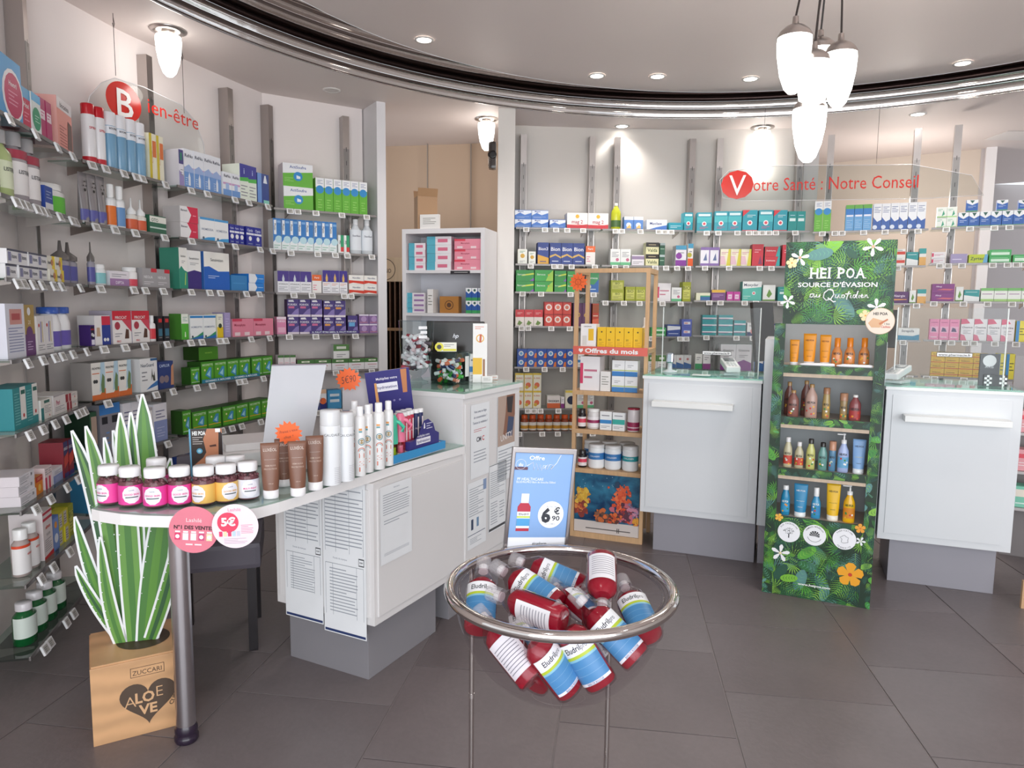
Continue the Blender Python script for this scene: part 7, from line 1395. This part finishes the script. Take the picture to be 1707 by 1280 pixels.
# bottles in the bowl
def inside(px, py, f, ins=.045):
    d = ray(px, py).normalized(); oc = CAM - BC; R_ = BR - ins; b = oc.dot(d); c = oc.length_squared - R_ * R_; D2 = b * b - c
    if D2 < 0: return CAM + d * (-b)
    s_ = math.sqrt(D2); return CAM + d * (-b - s_ + 2 * s_ * f)
LIQ = M('b81f38', 'liquid'); BCL = M('ece4e6', 'clear')
EB = {}
def elud_proto(k):
    r, h, sy = .0365, .162, .78; o = {}
    m = MB(); m.lathe([(r * .9, 0), (r, .006), (r, h * .68), (r * .9, h * .8), (r * .62, h * .9), (r * .42, h * .95), (r * .42, h)], BCL, 28, None, sy, True); o['bottle_shell'] = m.mesh('bottle_shell')
    m = MB(); m.lathe([(r * .84, .004), (r * .94, .009), (r * .94, h * .66), (r * .86, h * .76), (r * .5, h * .84)], LIQ, 24, None, sy, True); o['red_liquid'] = m.mesh('red_liquid')
    m = MB(); e = 1.015; wr = (r * e * 1.01, r * sy * e * 1.01)
    m.band(r * e, r * sy * e, h * .12, h * .7, -1.15, 1.15, M('eef0f4'), n=20); e2_ = 1.022; z = h
    m.band(r * e2_, r * sy * e2_, h * .16, h * .46, -1.14, 1.14, M('4a8cc0'), n=20); m.band(r * e2_, r * sy * e2_, h * .46, h * .49, -1.14, 1.14, M('8ac4d8'), n=20); m.band(r * e2_, r * sy * e2_, h * .49, h * .53, -1.14, 1.14, M('b8cc3a'), n=20)
    m.band(r * 1.03, r * sy * 1.03, h * .26, h * .262, -1.0, 1.0, M('a8d0e8'), n=12); m.band(r * 1.03, r * sy * 1.03, h * .36, h * .362, -1.0, 1.0, M('a8d0e8'), n=12)
    m.text('Eludril', -.0085, h * .615, .0125, M('22242c'), wrap=(r * 1.035, r * sy * 1.035), exact=.036, bold=.008); m.text('pro', .0185, h * .61, .0115, M('6a6a74'), wrap=(r * 1.035, r * sy * 1.035), exact=.015, bold=.0)
    m.text('BAIN DE BOUCHE', 0, h * .14, .005, M('5a6a9a'), wrap=(r * 1.035, r * sy * 1.035), exact=.04)
    for a0 in (PI - .95,):
        V = []
        n_ = 14
        for j in range(n_ + 1): a = a0 + 1.9 * j / n_; V += [(r * e * math.sin(a), -r * sy * e * math.cos(a), h * .14), (r * e * math.sin(a), -r * sy * e * math.cos(a), h * .66)]
        m.add(V, [(2 * j, 2 * j + 2, 2 * j + 3, 2 * j + 1) for j in range(n_)], M('e8e6ea'), None, True)
        for q_ in range(9): m.band(r * 1.025, r * sy * 1.025, h * (.2 + q_ * .045), h * (.2 + q_ * .045) + .0018, PI - .8, PI + .7, M('8a8a94'), n=8)
    o['label_sleeve'] = m.mesh('label_sleeve')
    m = MB(); m.lathe([(.0185, h * .99), (.0180, h * 1.19), (.0165, h * 1.21), (.0005, h * 1.21)], M('f4f2f4', 'haze'), 24, None, 1, True, False); m.lathe([(.0115, h * .98), (.0115, h * 1.08), (.008, h * 1.1), (.0005, h * 1.1)], M('f0eef0', 'frost'), 16); 
    for k_ in range(12): a = 2 * PI * k_ / 12; m.box((.016 * math.cos(a) - .0006, .016 * math.sin(a) - .0006, h), (.016 * math.cos(a) + .0006, .016 * math.sin(a) + .0006, h * 1.17), M('f4f2f4', 'clear'))
    o['cap'] = m.mesh('cap'); return o
EB = elud_proto(0)
BOT = [  # cap px, base px, depth of cap, depth of base, spin
 ((806, 948), (800, 1035), .75, .45, 0.0, 'upright mouthwash bottle at the left rim, label forward'), ((828, 945), (925, 1008), .72, .5, .1, 'mouthwash bottle slanting down right from the rear left rim'),
 ((866, 936), (955, 975), .9, .85, .0, 'rearmost mouthwash bottle lying sideways'), ((818, 988), (938, 1034), .42, .2, 2.3, 'mouthwash bottle on its side showing the barcode'),
 ((1004, 1012), (1003, 938), .45, .75, 3.1, 'upside-down mouthwash bottle standing base up'), ((1040, 975), (1075, 1050), .75, .4, .2, 'mouthwash bottle at the right rim, label forward'),
 ((968, 1000), (1050, 1085), .4, .1, .1, 'mouthwash bottle right of centre pointing down right'), ((931, 982), (985, 1028), .68, .5, 1.5, 'mouthwash bottle deep in the middle with clear cap'),
 ((936, 1030), (990, 1118), .25, .05, -.3, 'mouthwash bottle at the bottom centre, partly turned'), ((881, 1058), (935, 1128), .16, .06, .35, 'mouthwash bottle at the bottom left of centre'),
 ((815, 1040), (868, 1105), .3, .05, 3.0, 'mouthwash bottle at the lower left, back label forward'), ((968, 978), (1010, 1050), .8, .6, .5, 'mouthwash bottle under the upside-down one'),
 ((868, 1000), (880, 1080), .7, .6, .0, 'mouthwash bottle buried at the left of the pile'), ((930, 1040), (900, 1120), .6, .5, 1.0, 'mouthwash bottle buried at the bottom of the pile'), ((1020, 1040), (960, 1110), .7, .55, .4, 'mouthwash bottle buried at the right of the pile')]
for (cp, bp, fc, fb, spin, lab) in BOT:
    a = inside(*bp, fb); b = inside(*cp, fc, .02); ax = (b - a).normalized(); mid = (a + b) / 2; Lb = .196
    view = (CAM - mid).normalized(); zc = ax; yc = -(view - zc * view.dot(zc)).normalized(); xc = yc.cross(zc)
    rot = Matrix((xc, yc, zc)).transposed().to_4x4() @ Matrix.Rotation(spin, 4, 'Z')
    t = thing('mouthwash_bottle', lab, 'bottle', (0, 0, 0), 0, 'red mouthwash bottles in the clear bowl'); t.matrix_world = Matrix.Translation(mid - ax * Lb * .5) @ rot
    for nm, me in EB.items(): o = bpy.data.objects.new(nm, me); COL.objects.link(o); o.parent = t
# framed offer sign standing at the rim
SZ_ = PY(843, 918, 1.80); t = thing('framed_sign', 'steel-framed blue Offre du mois sign at the back of the bowl', 'sign', (SZ_.x, SZ_.y, SZ_.z), .30)
q2 = PL(945, 893, SZ_.xy, (SZ_.x + math.cos(.3), SZ_.y + math.sin(.3))); w_ = (q2.xy - SZ_.xy).length
Hs = .262; T = Matrix(((1, 0, .075, 0), (0, 1, .0, 0), (0, 0, 1, 0), (0, 0, 0, 1))); T = Matrix.Rotation(.085, 4, 'Y')
FRM = M('a09a9a', 'steel'); w_ = .165
m = MB(); m.box((0, .002, 0), (w_, .008, Hs), M('5a5658', 'plas'), T); m.build('backing', t)
for a, b in (((-.006, 0), (.002, Hs)), ((w_ - .002, 0), (w_ + .006, Hs)), ((-.006, Hs - .002), (w_ + .006, Hs + .012)), ((-.006, -.006), (w_ + .006, .002))):
    m = MB(); m.box((a[0], -.003, a[1]), (b[0], .01, b[1]), FRM, T, .0012); m.build('frame_bar', t)
m = MB(); m.rect(0, 0, w_, Hs, M('83a6d6'), .0012, T); m.rect(0, 0, w_, Hs * .135, M('eef0f6'), .0008, T)
m.text('Offre', w_ * .38, Hs * .945, .011, W2, .0004, T, exact=.042); m.text('du', w_ * .12, Hs * .875, .009, W2, .0004, T); m.tube([T @ Vector((w_ * .12 + .014 * math.cos(a), .0006, Hs * .875 + .013 * math.sin(a))) for a in [2 * PI * k / 20 for k in range(20)]], .0005, W2, 4, closed=True)
m.tube([T @ Vector((x * w_, .0006, z * Hs)) for x, z in ((.22, .86), (.32, .9), (.34, .82), (.38, .89), (.41, .82), (.44, .88), (.47, .82), (.5, .87), (.54, .87), (.53, .83), (.5, .84), (.57, .88), (.56, .83), (.6, .88), (.66, .88), (.62, .83), (.72, .9), (.78, .98))], .0009, W2, 4)
m.rect(.004, Hs * .82, w_ * .24, Hs * .85, M('5a3a4c'), .0004, T); m.text('PF HEALTHCARE', w_ * .3, Hs * .73, .0075, W2, .0004, T, exact=.072, bold=0); m.text('ELUDRILPRO Bain de bouche 500ml', w_ * .4, Hs * .70, .0055, W2, .0004, T, exact=.108, bold=0)
bx = w_ * .24; bz = Hs * .2; m.rect(bx - .018, bz, bx + .018, bz + .065, M('b03044'), .0004, T); m.rect(bx - .018, bz + .008, bx + .018, bz + .052, M('eef0f4'), .0, T); m.rect(bx - .018, bz + .014, bx + .018, bz + .034, M('4f9bd0'), -.0004, T); m.rect(bx - .018, bz + .036, bx + .018, bz + .04, M('b8cc3a'), -.0004, T); m.text('Eludril', bx, bz + .046, .006, M('22242c'), -.0004, T, exact=.026)
m.pr([(bx - .018, bz + .065), (bx + .018, bz + .065), (bx + .011, bz + .075), (bx - .011, bz + .075)], M('b03044'), .0004, T); m.rect(bx - .01, bz + .075, bx + .011, bz + .1, M('e8e4e8'), .0004, T)
m.disc(w_ * .7, Hs * .37, .036, M('f4f4f8'), .0004, T, n=36); m.text('6', w_ * .62, Hs * .365, .036, M('2e3038'), 0, T, bold=.05); m.text('€', w_ * .8, Hs * .41, .018, M('2e3038'), 0, T, bold=.03); m.text('90', w_ * .79, Hs * .335, .013, M('2e3038'), 0, T, bold=.02, exact=.022); m.text('Au lieu de', w_ * .7, Hs * .455, .005, INK, 0, T); m.text('soit 12,98€/L', w_ * .7, Hs * .275, .004, INK, 0, T)
m.text('giropharm', w_ * .55, Hs * .075, .008, M('5a5a66'), .0004, T, exact=.04); m.build('printed_sheet', t)

# ================================================================== DOORWAY
# bookcase
K0 = PY(670, 382, 5.45); K1_ = PY(808, 376, 5.28); KD = (K1_.xy - K0.xy); KW = KD.length; KD = KD.normalized(); RZK = math.atan2(KD.y, KD.x); KH = K0.z
t = thing('bookcase', 'white bookcase of stocked cartons in the doorway', 'shelf', (K0.x, K0.y, 0), RZK); WK = M('e4e2e4', 'melamine')
for x in (0, KW - .03): m = MB(); m.box((x, 0, 0), (x + .03, .32, KH), WK, None, .001); m.build('side_panel', t)
m = MB(); m.box((.03, .3, 0), (KW - .03, .31, KH), M('d4d4da', 'melamine')); m.build('back_panel', t)
m = MB(); m.box((.03, 0, KH - .035), (KW - .03, .3, KH), WK); m.build('top_board', t)
Kz = [PL(740, 450, K0.xy, K0.xy + KD).z, PL(740, 522, K0.xy, K0.xy + KD).z, .85, .45]
for z in Kz: m = MB(); m.box((.03, .003, z - .022), (KW - .03, .3, z), WK); m.build('shelf_board', t)
m = MB(); xx = KW * .72; m.box((xx - .08, -.004, Kz[0] - .03), (xx + .07, .002, Kz[0] - .006), M('2a262c')); m.lines(xx - .05, Kz[0] - .022, xx + .06, Kz[0] - .012, 1, M('d8d8d8'), -.0045); m.build('label_strip', t)
KB = K0.xy + KD * KW
def krow(z, items, nm, inset=.02): place(K0.xy, KB, z + .0005, nm, items, dmax=.14, inset=inset)
krow(Kz[0], [('tpk', 681, 709, 405, 1, 4), ('tpk', 711, 752, 394, 1, 4), ('pkl', 757, 803, 398, 1, 3)], 'upper bookcase shelf')
krow(Kz[1], [('tpp', 678, 708, 488, 1, 4), ('wsq', 712, 722, 482, 1), ('vkg', 776, 806, 480, 3, 2)], 'second bookcase shelf')
kq = K0.xy + KD * (KW * .55) + Vector((-KD.y, KD.x)) * .05
m = MB(); m.box((-.075, 0, 0), (.075, .07, .125), M('b07838', 'card')); m.disc(0, .06, .035, M('5a3a24'), -.0006, n=20); m.disc(0, .06, .029, M('b07838'), -.001, n=20); m.disc(0, .06, .018, M('5a3a24'), -.0014, n=12); m.solo('kraft_pouch', 'brown kraft pouch with dark round emblem on bookcase', 'pouch', (kq.x, kq.y, Kz[1] + .001), RZK)
# cardboard box on top
q = K0.xy + KD * (KW * .28) + Vector((-KD.y, KD.x)) * .06; CB = M('a5805c', 'card')
t = thing('cardboard_box', 'open brown cardboard box on top of the bookcase', 'box', (q.x, q.y, KH), RZK + .6)
m = MB(); a_ = .15; m.box((-a_ / 2, 0, 0), (a_ / 2, a_ * .9, .245), CB); m.build('box_body', t)
for T_, x0_, x1_ in ((Matrix.Translation((0, 0, .245)) @ Matrix.Rotation(.35, 4, 'X'), -a_ / 2, a_ / 2), (Matrix.Translation((0, a_ * .9, .245)) @ Matrix.Rotation(-.35, 4, 'X'), -a_ / 2, a_ / 2)):
    m = MB(); m.box((x0_, -.002, 0), (x1_, .002, .06), CB, T_); m.build('flap', t)
q2 = q + Vector((.02, -.055)); o = bpy.data.objects.new('carton', cmesh('wsq', .15, .105, .03)); COL.objects.link(o); o.location = (q2.x, q2.y, KH + .0005); o.rotation_euler = (0, 0, RZK); tag(o, 'white carton in front of the open cardboard box', 'box')
# brown bread-style crate rack with round emblem
R0 = PY(615, 470, 5.95); R1 = PY(672, 470, 5.95); t = thing('crate_rack', 'brown slatted rack with beige header and round emblem', 'rack', (R0.x, R0.y, 0), 0)
ww = (R1 - R0).x; zt = PY(640, 429, 5.95).z; zh = PY(640, 469, 5.95).z; zm = PY(640, 546, 5.95).z
m = MB(); m.box((0, 0, zh), (ww + .06, .3, zt), M('cdb596', 'wood')); rc = .09; cx = PY(641, 448, 5.95).x - R0.x
for rr, c in ((rc, '5a4a3c'), (rc * .93, 'cdb596')): m.disc(cx, (zh + zt) / 2, rr, M(c), -.001 if rr == rc else -.0014, n=32)
m.text('CAINO', cx, (zh + zt) / 2 - .01, .035, M('4a3c30'), -.002, exact=.11); m.lathe([(.012, 0), (.012, .001)], M('4a3c30'), 8, Matrix.Translation((cx, -.003, (zh + zt) / 2 + .04)) @ Matrix.Rotation(PI / 2, 4, 'X')); m.build('header_board', t)
m = MB(); m.box((0, .28, 0), (ww + .06, .3, zh), M('3c2a20', 'wood')); m.build('back_panel', t)
for k in range(9): m = MB(); x = k * (ww + .05) / 8; m.box((x, .0, 0), (x + .012, .28, zh), M('6a4a34', 'wood')); m.build('upright_slat', t)
m = MB(); m.box((0, -.004, zm - .025), (ww + .06, 0, zm), M('a88058', 'wood')); m.build('cross_rail', t)
# wall speakers on the pillar
for px, y, lab in ((823, 5.66, 'black wall speaker on the pillar, left one'), (834, 5.58, 'black wall speaker on the pillar front edge')):
    q = PY(px, 260, y); t = thing('wall_speaker', lab, 'speaker', (q.x if px < 830 else -.15, y, q.z), 0 if px < 830 else .0, 'black wall speakers')
    m = MB(); m.box((-.04, -.05, -.1), (.012, .05, .1), M('38302e', 'plas'), None, .02); m.build('speaker_body', t)
    m = MB(); m.lathe([(.03, 0), (.03, .003), (.02, .004)], M('141214', 'plas'), 20, Matrix.Translation((-.014, -.05, .0)) @ Matrix.Rotation(PI / 2, 4, 'X')); m.build('speaker_cone', t)
# side shelf with cartons at the right edge, wooden stand foot
q = PY(1700, 760, 3.95); t = thing('side_shelf', 'grey side shelving glimpsed at the right picture edge', 'shelf', (q.x, q.y, 0), -.5)
for z in (1.0, .78, .56, .35): m = MB(); m.box((-.03, 0, z - .015), (.45, .25, z), M('bdb8b8', 'melamine')); m.build('shelf_board', t)
m = MB(); m.box((-.03, .25, 0), (.45, .27, 1.2), M('8a8484', 'melamine')); m.build('back_panel', t)
for j, (k, z) in enumerate((('pks', .78), ('pks', .56), ('gns', .56), ('gns', .35))):
    pass
for z, k, lab in ((.782, 'pks', 'upper pink carton on the right-edge side shelf'), (.562, 'pks', 'lower pink carton on the right-edge side shelf'), (.352, 'gns', 'mint carton on the right-edge side shelf')):
    o = bpy.data.objects.new('carton', cmesh(k, .2, .12, .1)); COL.objects.link(o); o.location = (q.x + .08, q.y - .02, z); o.rotation_euler = (0, 0, -.5); tag(o, lab, 'box', 'cartons on the side shelf')
q = Z(1702, 1014, 0); m = MB(); m.box((0, 0, 0), (.3, .02, .14), M('cfa880', 'wood')); m.solo('wooden_stand', 'light wooden stand corner cut by the right picture edge', 'stand', q, -.3)

bad = [k for k, v in LAB.items() if len(v) > 1]
print('DUP LABELS', len(bad), bad[:30])
